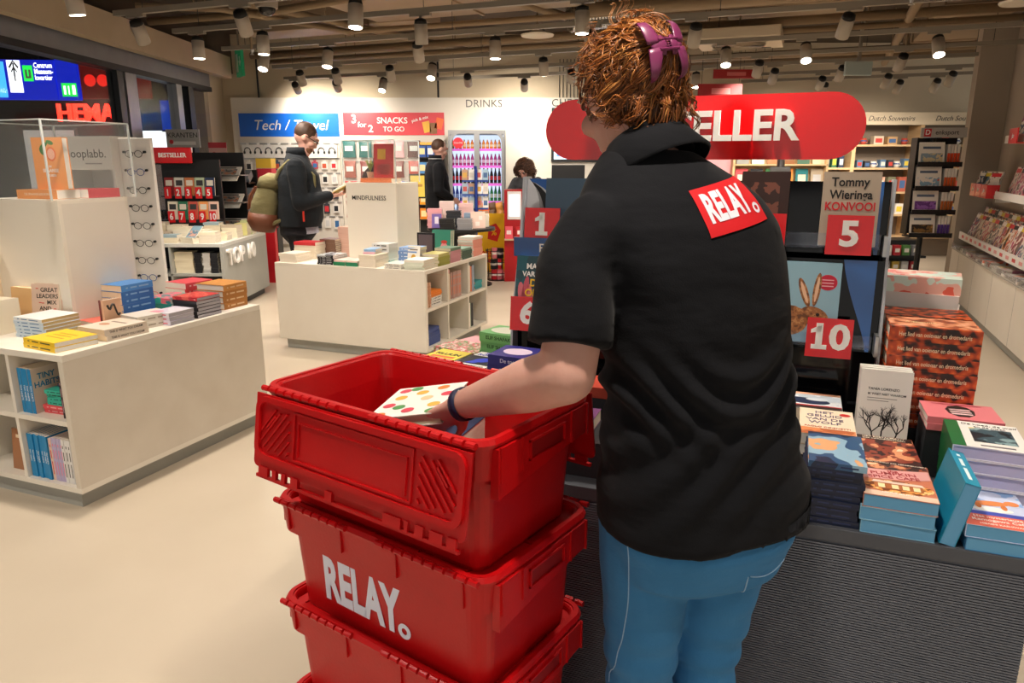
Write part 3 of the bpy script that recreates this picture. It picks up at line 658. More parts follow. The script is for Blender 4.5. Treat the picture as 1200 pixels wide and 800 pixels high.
# front row
NIGHT = art('night_house_cover', ['1d2b45', '31557c', '8fb3c9', 'e0a878', '24365a'], 9, seed=2)
stack(FI, .068, .117, 90, 10, .20, .122, .0148, ink('16203a'), 'the dark navy stack beside the spice cafe books', pm=PAGE_K, tops=NIGHT, spine=('-', '28335a'), group='dark navy books on the island')
PUMP = mat('pumpkin_cover', 'c97b5e', .3)
stack(FI, .205, .112, 0, 3, .15, .21, .031, ink('8cc0d8'), 'the pale blue sprayed-edge stack with the cafe cover', pm=PAGE_B, tops=PUMP, group='cafe novels on the island', jit=.6)
pb = [o for o in bpy.data.objects if o.name.startswith('book') and 'topmost' in o['label'] and 'cafe cover' in o['label']][0]
z = .031
def cafe_cover(b, z, w=.15, h=.21):
    bx('cover_print', -.074, .074, .045, .104, z, z+.0003, art('shelf_street', ['3a2c2c', '8e4f3a', 'd9956a', 'f0d4b0'], 34, seed=4), b)
    bx('cover_print', -.072, .072, .093, .104, z+.0003, z+.0005, ink('2c2424'), b); txt('HET RESTAURANT DER HERINNERINGEN', .0078, ink('f1e4d0'), b, T(0, .0985, z+.0008), name='title', ext=.0002)
    P = [(-.073, -.01)]+[(-.073+.146*i/12, .05-.02*math.sin(PI*i/12)*0+.022*(i/12)**2) for i in range(13)]+[(.073, .02)]+[(.073-.146*i/12, -.01+.03*(1-i/12)**2) for i in range(13)]
    shape(P, 'd9a09c', b, z+.0006, 'banner_print'); 
    for s, y, k in (('the', .046, .018), ('PUMPKIN', .03, .024), ('SPICE CAFE', .008, .022)): txt(s, k, ink('a8343c'), b, T(-.005, y, z+.0012) @ R(7, 'Z'), name='title', bold=.015, ext=.0002)
    shape(ellipse(0, -.045, .072, .035), art('cafe_front', ['7a3f20', 'e09a50', 'f3c987', 'b0582c'], 40, seed=6), b, z+.0005)
    bx('shopfront_print', -.05, .05, -.06, -.03, z+.0009, z+.0012, ink('b06a3c'), b)
    for x in (-.042, -.014, .008, .03): bx('shopfront_window', x, x+.014, -.058, -.036, z+.0012, z+.0015, ink('f5e2b0'), b)
    shape([(-.055, -.03), (.055, -.03), (.05, -.018), (-.05, -.018)], 'e6cfc0', b, z+.0012)
    bx('cover_print', -.074, .074, -.104, -.078, z+.0003, z+.0005, ink('e9c9b2'), b); txt('LAURIE GILMORE', .0095, ink('fff6ec'), b, T(0, -.083, z+.0009), name='author', bold=.01, ext=.0002)
cafe_cover(pb, z)
# one copy leaning on the stack, standing on its side
M = FI @ T(.288, .110, .737) @ R(12, 'Y') @ T(0, 0, .078) @ R(90, 'Y')
book(M, .152, .21, .031, '1f8fb0', 'teal novel standing on its side against the cafe stack', pm=PAGE_B, spine=('CAFE', 'e8f4f8'))
stack(FI, .205, .322, 0, 3, .14, .20, .029, ink('5a2c26'), 'the dark red stack behind the cafe books', tops=art('restaurant_cover', ['3a2424', '8e4030', 'd9956a', 'e8d4b0'], 24, seed=12), group='restaurant novels', jit=.4)
rb = [o for o in bpy.data.objects if o.name.startswith('book') and 'topmost' in o['label'] and 'dark red stack behind' in o['label']][0]
bx('cover_print', -.068, .068, .07, .098, .029, .0293, ink('2c1c1c'), rb); txt('HET RESTAURANT', .0125, ink('f1e4d0'), rb, T(0, .09, .0297), name='title', ext=.0002, bold=.01); txt('DER HERINNERINGEN', .0105, ink('f1e4d0'), rb, T(0, .077, .0297), name='title', ext=.0002, bold=.01)
KAM = mat('kamogawa_cover', 'c9d3ee', .3)
stack(FI, .402, .105, 0, 2, .135, .20, .03, ink('3f7fb0'), 'the stack with a jumping orange cat on its cover', pm=PAGE_B, tops=KAM, group='cat cover novels on the island', jit=.6)
kb = [o for o in bpy.data.objects if o.name.startswith('book') and 'topmost' in o['label'] and 'orange cat' in o['label']][0]
z = .03; bx('cover_print', -.067, .067, .02, .10, z, z+.0003, art('cat_sky', ['c9d3ee', '8db4e6', 'e8e4f2'], 16, seed=8), kb)
bx('cover_print', -.067, .067, -.1, -.04, z, z+.0003, ink('e26a52'), kb); bx('cover_print', -.067, .067, -.04, -.022, z, z+.0003, ink('3f4fb0'), kb)
shape(ellipse(.0, .025, .04, .013, rot=.15), 'e58a4a', kb, z+.0005); shape(ellipse(.045, .036, .015, .012), 'e58a4a', kb, z+.0008); shape(ellipse(-.042, .04, .006, .02, rot=.6), 'e58a4a', kb, z+.0008)
shape(ellipse(-.025, .008, .006, .014), 'd2762f', kb, z+.0008); shape(ellipse(.025, .008, .006, .014), 'd2762f', kb, z+.0008); shape(ellipse(.0, -.008, .04, .013), 'f5f3ee', kb, z+.0006)
for s, y, k in (('Het mysterieuze', -.052, .014), ('Kamogawa Cafe', -.068, .016), ('HISASHI KASHIWAI', -.087, .0095)): txt(s, k, ink('fff4ea'), kb, T(0, y, z+.0008), name='title', bold=.008, ext=.0002)
# second row
WOLF = mat('wolf_cover', 'e9d9bf', .35)
riser(FI, -.01, .12, .22, .42, .087, 'dark riser under the wolf title books')
stack(FI, .055, .318, 0, 2, .135, .21, .029, ink('e2cfb2'), 'the cream stack lettered with a wolf title', pm=PAGE_W, z=.735+.087, tops=WOLF, group='wolf title novels', jit=.5)
wb_ = [o for o in bpy.data.objects if o.name.startswith('book') and 'topmost' in o['label'] and 'wolf title' in o['label']][0]
z = .029
for s, y, k in (('HET', .075, .026), ('GELUID', .047, .026), ('VAN DE', .018, .026), ('WOLF', -.01, .028)): txt(s, k, ink('6a5f7a'), wb_, T(-.005, y, z+.0006), name='title', bold=.012, ext=.0002)
bx('cover_print', -.066, .066, -.104, -.055, z, z+.0003, art('wolf_rust', ['b8663c', 'd98a58', 'e9b98a'], 20), wb_)
txt('PAOLO COGNETTI', .013, ink('c0552e'), wb_, T(0, -.045, z+.0006), name='author', bold=.01, ext=.0002); shape(ellipse(.047, .07, .014, .011), 'c8322c', wb_, z+.0004)
stack(FI, .200, .475, 0, 2, .13, .10, .028, ink('8a8f96'), 'the low grey stack under the white twig novels', group='low grey books')
for i in range(3):                              # white novels standing, twig drawing on the cover
    M = FI @ T(.200, .432+i*.021, .7925) @ R(-7, 'X') @ T(0, .02, .105) @ FACE
    b = book(M, .128, .21, .02, 'efece6', ['white novel with a black twig drawing standing behind the dark red stack', 'white novel standing just behind the twig drawing', 'rearmost white novel behind the twig drawing'][i], pm=PAGE_W)
    if i == 0:
        txt('TANIA LORENZO', .0098, ink(K), b, T(-.043, .052, .0205), name='author', bold=.01, ext=.0002, align='LEFT'); txt('IK WEET NIET WAAROM', .0085, ink(K), b, T(-.043, .038, .0205), name='title', bold=.01, ext=.0002, align='LEFT')
        for q in range(2): bx('blurb_line', -.043, .03-.02*q, .026-.007*q, .0275-.007*q, .02, .0203, ink('77736e'), b)
        rnd = random.Random(5); tw = MB()
        def branch(p, a, l, d):
            q = (p[0]+l*math.cos(a), p[1]+l*math.sin(a)); nx, ny = -math.sin(a)*.0004*(d+.6), math.cos(a)*.0004*(d+.6)
            if abs(q[0]) < .062 and -.1 < q[1] < .02: tw.prism([(p[0]+nx, p[1]+ny), (p[0]-nx, p[1]-ny), (q[0]-nx, q[1]-ny), (q[0]+nx, q[1]+ny)], 0, .0002)
            if d > 0:
                for _ in range(3): branch(q, a+rnd.uniform(-.9, .9), l*rnd.uniform(.6, .85), d-1)
        branch((-.02, -.098), 1.7, .03, 4); branch((.03, -.098), 1.3, .03, 4); branch((0, -.098), 1.55, .035, 4)
        ob('twig_print', tw, ink(K), b, T(0, 0, .0202))
GRN = mat('green_spine', '1f6b3c', .4)
HOED = mat('white_landscape_cover', 'ebe7e2', .35)
# white covers, green spines turned to the cafe stack
GM = R(-14, 'Z')
stack(FI, .412, .295, -2, 5, .158, .19, .033, ink('dad8e6'), 'the green-spined stack behind the orange cat books', pm=PAGE_L, group='green spined hardbacks', hard=True, jit=.6, nm='hardback')
gb = [o for o in bpy.data.objects if o.name.startswith('book') and 'topmost' in o['label'] and 'green-spined' in o['label']][0]
for o in [o for o in bpy.data.objects if o.get('group') == 'green spined hardbacks']: bx('spine_wrap', -.0798, -.079, -.095, .095, 0, .033, GRN, o); bx('spine_wrap', -.079, -.05, -.095, .095, .033, .0333, GRN, o) if o == gb else None
z = .033; bx('cover_print', -.05, .078, -.095, .095, z, z+.0004, HOED, gb); bx('cover_print', -.03, .06, -.055, .05, z+.0004, z+.0007, art('night_landscape', ['20242c', '3d5560', '86a3a8', 'd8c27a'], 18, seed=9), gb)
txt('De hoed, de wolf', .017, ink('3c3a40'), gb, T(.016, .075, z+.0009), name='title', ext=.0002); txt('en de maan', .015, ink('3c3a40'), gb, T(.016, .058, z+.0009), name='title', ext=.0002); bx('author_print', -.02, .05, -.082, -.074, z+.0004, z+.0008, ink('6c6a70'), gb)
# third row
SKULL = mat('wreck_cover', 'c9d0d6', .3)
riser(FI, -.07, .095, .43, .57, .072, 'dark riser under the wrecked car books')
stack(FI, .015, .50, 0, 2, .17, .155, .036, ink('4a3a33'), 'the stack with a wrecked car on its cover', pm=PAGE, z=.735+.072, tops=SKULL, group='car cover novels', jit=.4)
sb = [o for o in bpy.data.objects if o.name.startswith('book') and 'topmost' in o['label'] and 'wrecked car' in o['label']][0]
z = .036; bx('cover_print', -.084, .084, -.076, .076, z, z+.0003, art('wreck_sky', ['b9c4cf', 'd8dde2', '8fa0b2'], 12), sb); shape(ellipse(-.01, -.005, .065, .028, rot=-.1), '2c3550', sb, z+.0005); shape(ellipse(.02, .012, .03, .013), 'cfd6dd', sb, z+.0008)
bx('cover_print', -.084, .084, -.076, -.05, z+.0003, z+.0005, ink('3a2c28'), sb); bx('cover_print', -.05, .084, -.05, -.042, z+.0003, z+.0006, ink('b8242c'), sb); bx('cover_print', -.084, .084, .058, .076, z+.0003, z+.0005, ink('e9b190'), sb)
ORG = art('orange_black_marble', ['e8763a', 'd85f26', 'b8441a', '32160e', '1c0d0a'], 52, 'voronoi', seed=1)
ORGT = art('orange_marble_pale', ['f2c6a8', 'e8a682', 'd98a60', '9a4a2c', '6a2e1e'], 48, 'voronoi', seed=1)
riser(FI, .30, .47, .402, .535, .132, 'dark riser under the pink novel')
stack(FI, .385, .468, 90, 2, .14, .175, .0175, mat('pink_cover', 'e07f86', .35), 'the pink stack before the marbled books', pm=PAGE_W, z=.735+.132, group='pink novels')
pk = [o for o in bpy.data.objects if o.name.startswith('book') and 'topmost' in o['label'] and 'pink stack before' in o['label']][0]
shape(ellipse(.0, 0, .05, .035, 9), '1d1c1b', pk, .018); bx('author_print', .05, .06, -.06, .06, .0175, .018, ink('c8404c'), pk)
for i in range(3): bx('blot_text', -.03+.018*i, -.02+.018*i, -.025, .025, .0183, .0185, ink('e8c8c8'), pk)
riser(FI, .21, .43, .555, .862, .082, 'dark riser under the orange marbled books')
stack(FI, .318, .79, 90, 7, .15, .225, .041, ORG, 'the rear orange and black marbled stack', pm=PAGE, z=.735+.082, group='orange marbled hardbacks', hard=True, jit=.5, nm='hardback')
stack(FI, .318, .625, 90, 7, .15, .225, .041, ORG, 'the front orange and black marbled stack', pm=PAGE, z=.735+.082, tops=ORG, group='orange marbled hardbacks', hard=True, jit=.5, spine=('Het lied van ooievaar en dromedaris', 'f3dcb8', .017), nm='hardback')
ob_ = [o for o in bpy.data.objects if o.name.startswith('book') and 'topmost' in o['label'] and 'front orange' in o['label']][0]
bx('cover_print', -.06, .073, -.11, .11, .041, .0414, ORGT, ob_)
for s, y in (('Anjet', .045), ('Daanje', .02)): txt(s, .022, ink('f4e0b0'), ob_, T(.0, y, .0418) @ R(-90, 'Z'), name='author', ext=.0002)
PINKC = mat('pink_cover', 'e07f86', .35)
# thick white stack behind, right of the display
riser(FI, .23, .44, .91, 1.09, .306, 'tall dark riser under the thick white hardbacks')
stack(FI, .335, 1.0, 80, 3, .17, .215, .051, ink('ded7d2'), 'the thick white stack behind the orange books', pm=PAGE_W, z=.735+.306, tops=art('coral_reef_cover', ['d9ece0', 'f0b8a8', 'e2604c', 'f3e8d8'], 14, seed=3), group='thick white hardbacks', hard=True, nm='hardback', jit=.8)
# pink novel standing on the front of the orange stack

# ---- left part of the island: loose novels round the front corner of the display
def one(F, x, y, rz, n, w, h, t, cm, desc, **kw): stack(F, x, y, rz, n, w, h, t, cm, desc, **kw)
def top_of(key):
    return [o for o in bpy.data.objects if o.name.startswith('book') and ('topmost' in o['label'] or o['label'] == key) and key in o['label']][0]
riser(FI, -1.30, -1.17, .53, .71, .06, 'dark riser under the yellow brush lettered novels')
one(FI, -1.235, .62, -8, 2, .135, .21, .03, ink('e8d24a'), 'the yellow stack with brush lettering by the crates', z=.795, group='yellow novels'); b = top_of('yellow stack with brush')
txt('KLUUN', .032, ink('1c1a16'), b, T(0, .045, .0306), name='author', bold=.03, ext=.0002); bx('title_print', -.05, .05, .0, .02, .03, .0303, ink('d8602c'), b); bx('cover_print', -.06, .06, -.09, -.04, .03, .0303, ink('b8432a'), b)
riser(FI, -1.125, -1.0, .49, .67, .068, 'dark riser under the bold blue lettered novels')
one(FI, -1.062, .58, -8, 2, .135, .20, .034, ink('20222c'), 'the stack with bold blue lettering on black by the crates', z=.803, group='blue lettered novels', pm=PAGE_W); b = top_of('bold blue lettering')
bx('cover_print', -.066, .066, .045, .098, .034, .0343, ink('f0eeea'), b)
for s, y in (('SALLY', .083), ('ROONEY', .06)): txt(s, .026, ink('2a3fc8'), b, T(0, y, .0347), name='author', bold=.03, ext=.0002)
bx('cover_print', -.066, .066, -.098, -.06, .034, .0343, ink('f0eeea'), b); shape(ellipse(.005, -.005, .03, .025, rot=.5), '2f47c8', b, .0345); shape([(-.04, -.055), (.0, -.05), (.02, .03), (-.005, .02)], '2f47c8', b, .0347); txt('INTERMEZZO', .018, ink('26242a'), b, T(0, -.08, .0347), name='title', bold=.03, ext=.0002)
one(FI, -1.07, .86, 78, 5, .14, .17, .036, ink('7ec37a'), 'the light green stack before the six card', group='green novels', spine=('ELIF SHAFAK', '2c4c2c')); b = top_of('light green stack'); shape(ellipse(0, 0, .05, .07), 'e9ead8', b, .0365)
one(FI, -.86, .48, 84, 6, .14, .21, .034, ink('32307e'), 'the purple stack before the six card', group='purple novels', spine=('De toestand van', 'd8d0ea')); b = top_of('purple stack'); shape(ellipse(0, .03, .04, .05), 'd9c7df', b, .0345)
one(FI, -1.27, .88, 75, 3, .14, .21, .032, ink('cfc3bb'), 'the floral stack behind the yellow novels', group='floral novels', pm=PAGE_W, tops=art('floral_cover', ['e8dcd0', 'd85f6a', '6fa060', 'e8b8b0', 'e9d9c8'], 40, seed=2))
one(FI, -1.29, 1.10, 70, 2, .14, .21, .03, ink('e6a9b0'), 'the pink stack at the far corner of the island', group='pink novels')
riser(FI, -.78, -.10, .42, .56, .10, 'long dark riser before the bestseller display')
for i, x in enumerate((-.66, -.44, -.22)): one(FI, x, .49, 90, 1, .13, .2, .034, ['b84a3a', '3a6f80', 'c9a04a'][i], '%s novel on the long riser behind the woman' % ['rust red', 'slate teal', 'ochre'][i], z=.835)
riser(FI, -.90, -.10, .06, .24, .10, 'long dark riser along the front edge behind the woman')
for i, x in enumerate((-.80, -.6, -.4, -.2)): one(FI, x, .15, 0, 1, .14, .17, .034, ['6a8a5a', '7a4a7a', 'd0b070', '40607a'][i], '%s novel on the front riser behind the woman' % ['moss green', 'plum', 'sand', 'steel blue'][i], z=.835)

# ================================================================== red crates
CR = mat('red_crate_plastic', 'c20a10', .36, noise=(8, 'b7080e', .3), bump=(120, .05), spec=.45)
CRD = mat('red_crate_recess_shade', '8d060a', .5)  # crate red darkened to paint in the shade of the grip recess
def rrect(w, d, r, n=6):
    P = []
    for cx, cy, a0 in ((w/2-r, d/2-r, 0), (-w/2+r, d/2-r, 90), (-w/2+r, -d/2+r, 180), (w/2-r, -d/2+r, 270)):
        for i in range(n+1): a = math.radians(a0+90*i/n); P.append((cx+r*math.cos(a), cy+r*math.sin(a)))
    return P
def loops(levels, capb=True, capt=True):
    V = []; F = []; n = None
    for (w, d, r, z) in levels:
        P = rrect(w, d, r); n = len(P); V += [(x, y, z) for x, y in P]
    for i in range(len(levels)-1):
        for k in range(n): F.append((i*n+k, i*n+(k+1) % n, (i+1)*n+(k+1) % n, (i+1)*n+k))
    if capb: F.append(tuple(range(n-1, -1, -1)))
    if capt: F.append(tuple(range((len(levels)-1)*n, len(levels)*n)))
    return MB().add(V, F)
CW, CD, CH = .605, .372, .272
CRC = {}
def shared(key, fn, m):
    if key not in CRC:
        me = fn().mesh(key); me.materials.append(m); CRC[key] = me
    return CRC[key]
def crate(M, label, lid):
    t = thing('plastic_crate', label, 'crate', M, 'stacked red crates')
    ob('tub', shared('tub', lambda: loops([(.525, .300, .03, 0), (.535, .308, .035, .01), (CW-.046, CD-.040, .04, CH-.070), (CW-.012, CD-.010, .045, CH-.076), (CW, CD, .045, CH-.004), (CW-.006, CD-.006, .043, CH), (CW-.03, CD-.03, .035, CH), (CW-.036, CD-.036, .033, CH-.004), (CW-.058, CD-.052, .03, CH-.06), (.515, .29, .03, .012)]), CR), None, t)
    ob('rim_bead', shared('rim_bead', lambda: loops([(CW+.006, CD+.006, .047, CH-.012), (CW+.008, CD+.008, .048, CH-.006), (CW-.002, CD-.002, .045, CH+.003), (CW-.022, CD-.022, .038, CH+.003), (CW-.026, CD-.026, .037, CH-.006)], False, False), CR), None, t)
    for s in (-1, 1):                           # grips on the short sides
        x = s*(CW/2+.001); g = thing('grip', None, None); g.parent = t; g.matrix_local = T(x, 0, 0) @ (R(180, 'Z') if s < 0 else Matrix())
        ob('grip_panel', shared('grip_panel', lambda: MB().prism([(-.155, CH-.015), (-.155, CH-.11), (-.06, CH-.096), (.06, CH-.082), (.155, CH-.075), (.155, CH-.015)], -.01, .007), CR), None, g, Matrix(((0, 0, 1, 0), (1, 0, 0, 0), (0, 1, 0, 0), (0, 0, 0, 1))))
        bx('grip_slot_shade', .0068, .0078, -.055, .055, CH-.064, CH-.03, CRD, g)  # flat patch, the hollow's shade is only in its colour
        for zz in (CH-.066, CH-.03): bx('grip_rib', .007, .012, -.062, .062, zz, zz+.004, CR, g)
        for yy in (-.062, .058): bx('grip_rib', .007, .012, yy, yy+.004, CH-.066, CH-.026, CR, g)
        for yy in (-.15, -.085, .085, .146): bx('collar_rib', .006, .011, yy, yy+.004, CH-.078, CH-.012, CR, g)
    for y in (-1, 1):                           # hinges on the long sides
        for x0, n in ((-.285, 9), (.035, 10)):
            for i in range(n):
                a = x0+i*.0262; k = ob('hinge_knuckle', shared('hinge_knuckle', lambda: MB().cyl((0, 0, 0), (.020, 0, 0), .0065, n=8), CR), None, t, T(a, y*(CD/2+.006), CH-.001))
        for x in (-.25, -.08, .08, .25): bx('collar_rib', x-.002, x+.002, y*(CD/2-.002)-.004, y*(CD/2-.002)+.004, CH-.066, CH-.014, CR, t)
    if lid == 'closed':
        for y in (-1, 1):
            l = bx('lid', -.278, .278, min(y*.002, y*.168), max(y*.002, y*.168), CH-.022, CH-.014, CR, t)
            for i in range(5): bx('lid_rib', -.25+.12*i, -.246+.12*i, -.07, .07, .004, .008, CR, l)
    else:                                       # two lid halves hang open outside the long sides
        for y in (-1, 1):
            f = thing('lid', None, None); f.parent = t; f.matrix_local = T(0, y*(CD/2+.012), CH-.006) @ (R(180, 'Z') if y > 0 else Matrix()) @ R(-9, 'X')
            W2, HH = .292, .163
            def flap():
                P = [(-W2, -.004), (W2, -.004), (W2, -HH+.012)]+[(W2-.012+.012*math.cos(a), -HH+.012-.012*math.sin(a)) for a in (0.5, 1.0, 1.5)]+[(-W2+.012-.012*math.cos(a), -HH+.012-.012*math.sin(a)) for a in (1.5, 1.0, .5)]+[(-W2, -HH+.012)]
                return MB().prism(P[::-1], 0, .004)
            ob('flap_panel', shared('flap_panel', flap, CR), None, f, UPRIGHT)
            def border():
                o1 = rrect(.57, .136, .028); i1 = rrect(.545, .112, .02); n = len(o1)
                V = [(x, y-.075, .004) for x, y in o1]+[(x, y-.075, .011) for x, y in o1]+[(x, y-.075, .011) for x, y in i1]+[(x, y-.075, .004) for x, y in i1]; F = []
                for a in range(3):
                    for k in range(n): F.append((a*n+k, a*n+(k+1) % n, (a+1)*n+(k+1) % n, (a+1)*n+k))
                return MB().add(V, F)
            ob('flap_border', shared('flap_border', border, CR), None, f, UPRIGHT)
            def recess():
                m = MB()
                for x0, x1, y0, y1 in ((-.165, .165, -.028, -.024), (-.165, .165, -.126, -.122), (-.165, -.161, -.126, -.024), (.161, .165, -.126, -.024), (-.15, .15, -.045, -.0435), (-.15, -.1485, -.115, -.0435), (.1485, .15, -.115, -.0435)): m.box(x0, x1, y0, y1, .004, .008)
                return m
            ob('flap_recess_frame', shared('flap_recess', recess, CR), None, f, UPRIGHT)
            for s in (-1, 1):
                for i in range(7):
                    c = -.0+.0
                    x0 = .178; x1 = .266; off = -.030-.022*i
                    a = (x0, off+.05); b_ = (x1, off-.05)
                    # clip to the recess between y -.024 and -.124
                    pts = []
                    for q in range(13):
                        xx = x0+(x1-x0)*q/12; yy = off+.05-.1*q/12
                        if -.124 < yy < -.028: pts.append((xx, yy))
                    if len(pts) < 2: continue
                    (ax, ay), (bx_, by) = pts[0], pts[-1]; dx, dy = bx_-ax, by-ay; L = math.hypot(dx, dy); nx, ny = -dy/L*.0018, dx/L*.0018
                    P = [(ax+nx, ay+ny), (ax-nx, ay-ny), (bx_-nx, by-ny), (bx_+nx, by+ny)]
                    if s < 0: P = [(-px, py) for px, py in P][::-1]
                    ob('diagonal_rib', MB().prism(P, .004, .0095), CR, f, UPRIGHT)
                for (cx, cy) in ((.25, -.045),):
                    ob('diagonal_rib', MB().prism([(s*(cx-.03), cy), (s*(cx-.026), cy+.003), (s*cx, cy-.026), (s*(cx-.003), cy-.029)][::s], .004, .0095), CR, f, UPRIGHT)
            # toothed edge strip
            for i, (x, w) in enumerate(((-.27, .03), (-.225, .012), (-.195, .012), (-.165, .022), (-.06, .02), (.1, .045), (.155, .008), (.18, .02), (.215, .03), (.255, .02))):
                bx('edge_tooth', x, x+w, -.008, .0, -HH-.016, -HH+.004, CR, f)
            bx('edge_bar', -.28, .28, -.006, .002, -HH-.022, -HH-.015, CR, f)
    return t
CANG = -35.5
def crM(z, dx=0, dy=0, da=0): return T(-.186+dx, 1.468+dy, z) @ R(CANG+da, 'Z')
rims = [1.085, .825, .572, .322]
c1 = crate(crM(rims[0]-CH), 'open red plastic crate on top, its lid hanging down', 'open')
c2 = crate(crM(rims[1]-CH, .004, -.002, -.6), 'red plastic crate with white lettering, second from the top', 'closed')
c3 = crate(crM(rims[2]-CH, .0, .004, .5), 'red plastic crate third from the top of the stack', 'closed')
c4 = crate(crM(rims[3]-CH, .0, .0, 0), 'lowest red plastic crate of the stack', 'closed')
def relay(parent, M, size, m, ext=.0005):
    """condensed hand-lettered word with a low ring as full stop"""
    txt('RELAY', size, m, parent, M, bold=.042, xs=.56, ext=ext, spacing=1.02)
    r0, r1 = size*.125, size*.055; n = 20
    V = [(math.cos(2*PI*i/n)*r, math.sin(2*PI*i/n)*r, z) for z in (-ext, ext) for r in (r0, r1) for i in range(n)]; F = []
    for i in range(n):
        j = (i+1) % n; F += [(2*n+i, 2*n+j, 3*n+j, 3*n+i)[::-1], (i, j, n+j, n+i), (i, j, 2*n+j, 2*n+i)[::1], (n+i, n+j, 3*n+j, 3*n+i)[::-1]]
    ob('lettering_ring', MB().add(V, F), m, parent, M @ T(size*.90, -size*.24, 0))
CRW = mat('crate_print_white', 'e2e8fb', .5)
relay(c2, T(-.058, -.1610, .100) @ R(2.2, 'X') @ UPRIGHT, .142, CRW)
t = thing('crate_dolly', 'low black wheeled dolly under the red crates', 'dolly', T(-.186, 1.468, 0) @ R(CANG, 'Z'))
bx('deck', -.3, .3, -.19, .19, .035, .048, BLACK_P, t)
for x in (-.24, .24):
    for y in (-.14, .14): ob('caster', MB().cyl((x, y-.012, .02), (x, y+.012, .02), .02, n=14), BLACK_P, t)
# books inside the crate
DOT = mat('dotted_cover', 'f1efe9', .4)
MB1 = crM(rims[0]) @ T(-.03, .02, -.062) @ R(-9, 'Y') @ R(5, 'X') @ R(22, 'Z') @ Matrix.Scale(.84, 4)
b = book(MB1, .20, .24, .03, DOT, 'white book with coloured dots held in the open crate', pm=mat('pale_green_edges', 'cfd6bd', .7), hard=True)
rnd = random.Random(3)
for i, (x, y, c) in enumerate([(-.07, .09, 'd9475a'), (-.04, .1, '4f9a55'), (-.01, .06, 'efb548'), (.04, .09, 'e98a3c'), (.07, .03, 'd9475a'), (-.06, .03, 'efb548'), (.02, .01, 'f0c89a'), (-.07, -.03, 'd9475a'), (-.035, -.05, '4f9a55'), (.06, -.05, 'efb548'), (.0, -.08, 'd9475a'), (-.07, -.1, 'e98a3c'), (.07, -.1, '4f9a55')]):
    shape(ellipse(x, y, .017, .017), c, b, .03+.0001*i)
book(crM(rims[0]) @ T(-.03, .02, -.16) @ R(15, 'Z'), .21, .26, .06, '2d4a6a', 'large blue book lying lower in the open crate')
book(crM(rims[0]) @ T(-.03, .01, -.245) @ R(2, 'Z'), .20, .25, .06, 'b8a890', 'large sand book at the bottom of the open crate')

# ================================================================== people
SKIN = mat('skin_fair', 'd3a596', .5, noise=(30, 'c99788', .35), bump=(200, .04)); SKIN.node_tree.nodes['Principled BSDF'].inputs['Subsurface Weight'].default_value = .15
SKIN.node_tree.nodes['Principled BSDF'].inputs['Subsurface Radius'].default_value = (.01, .004, .002)
def cloth(name, col, col2, bump=.25, sc=350, rough=.85, folds=(9, .5)):
    m = mat(name, col, rough, noise=(6, col2, .35), bump=None, sheen=.03, spec=.25)
    nt = m.node_tree; b = nt.nodes['Principled BSDF']; tc = nt.nodes.new('ShaderNodeTexCoord')
    n1 = nt.nodes.new('ShaderNodeTexNoise'); n1.inputs['Scale'].default_value = sc; n2 = nt.nodes.new('ShaderNodeTexNoise'); n2.inputs['Scale'].default_value = folds[0]; n2.inputs['Detail'].default_value = 3
    mp = nt.nodes.new('ShaderNodeMapping'); mp.inputs['Scale'].default_value = (1, 1, 2.2); mp.inputs['Rotation'].default_value = (.3, .5, 0)
    nt.links.new(tc.outputs['Object'], n1.inputs[0]); nt.links.new(tc.outputs['Object'], mp.inputs[0]); nt.links.new(mp.outputs[0], n2.inputs[0])
    b1 = nt.nodes.new('ShaderNodeBump'); b1.inputs['Strength'].default_value = bump; b1.inputs['Distance'].default_value = .002
    b2 = nt.nodes.new('ShaderNodeBump'); b2.inputs['Strength'].default_value = folds[1]; b2.inputs['Distance'].default_value = .02
    nt.links.new(n1.outputs['Fac'], b1.inputs['Height']); nt.links.new(n2.outputs['Fac'], b2.inputs['Height']); nt.links.new(b1.outputs[0], b2.inputs['Normal']); nt.links.new(b2.outputs[0], b.inputs['Normal'])
    return m
def hair_mat(name, cols, rough=.45):
    m = bpy.data.materials.new(name); m.use_nodes = True; nt = m.node_tree; b = nt.nodes['Principled BSDF']; b.inputs['Roughness'].default_value = rough
    g = nt.nodes.new('ShaderNodeNewGeometry'); r = nt.nodes.new('ShaderNodeValToRGB'); els = r.color_ramp.elements
    while len(els) < len(cols): els.new(.5)
    for i, c in enumerate(cols): els[i].position = i/(len(cols)-1); els[i].color = lin(c)
    nt.links.new(g.outputs['Random Per Island'], r.inputs[0]); nt.links.new(r.outputs[0], b.inputs['Base Color']); MATS[name] = m; return m
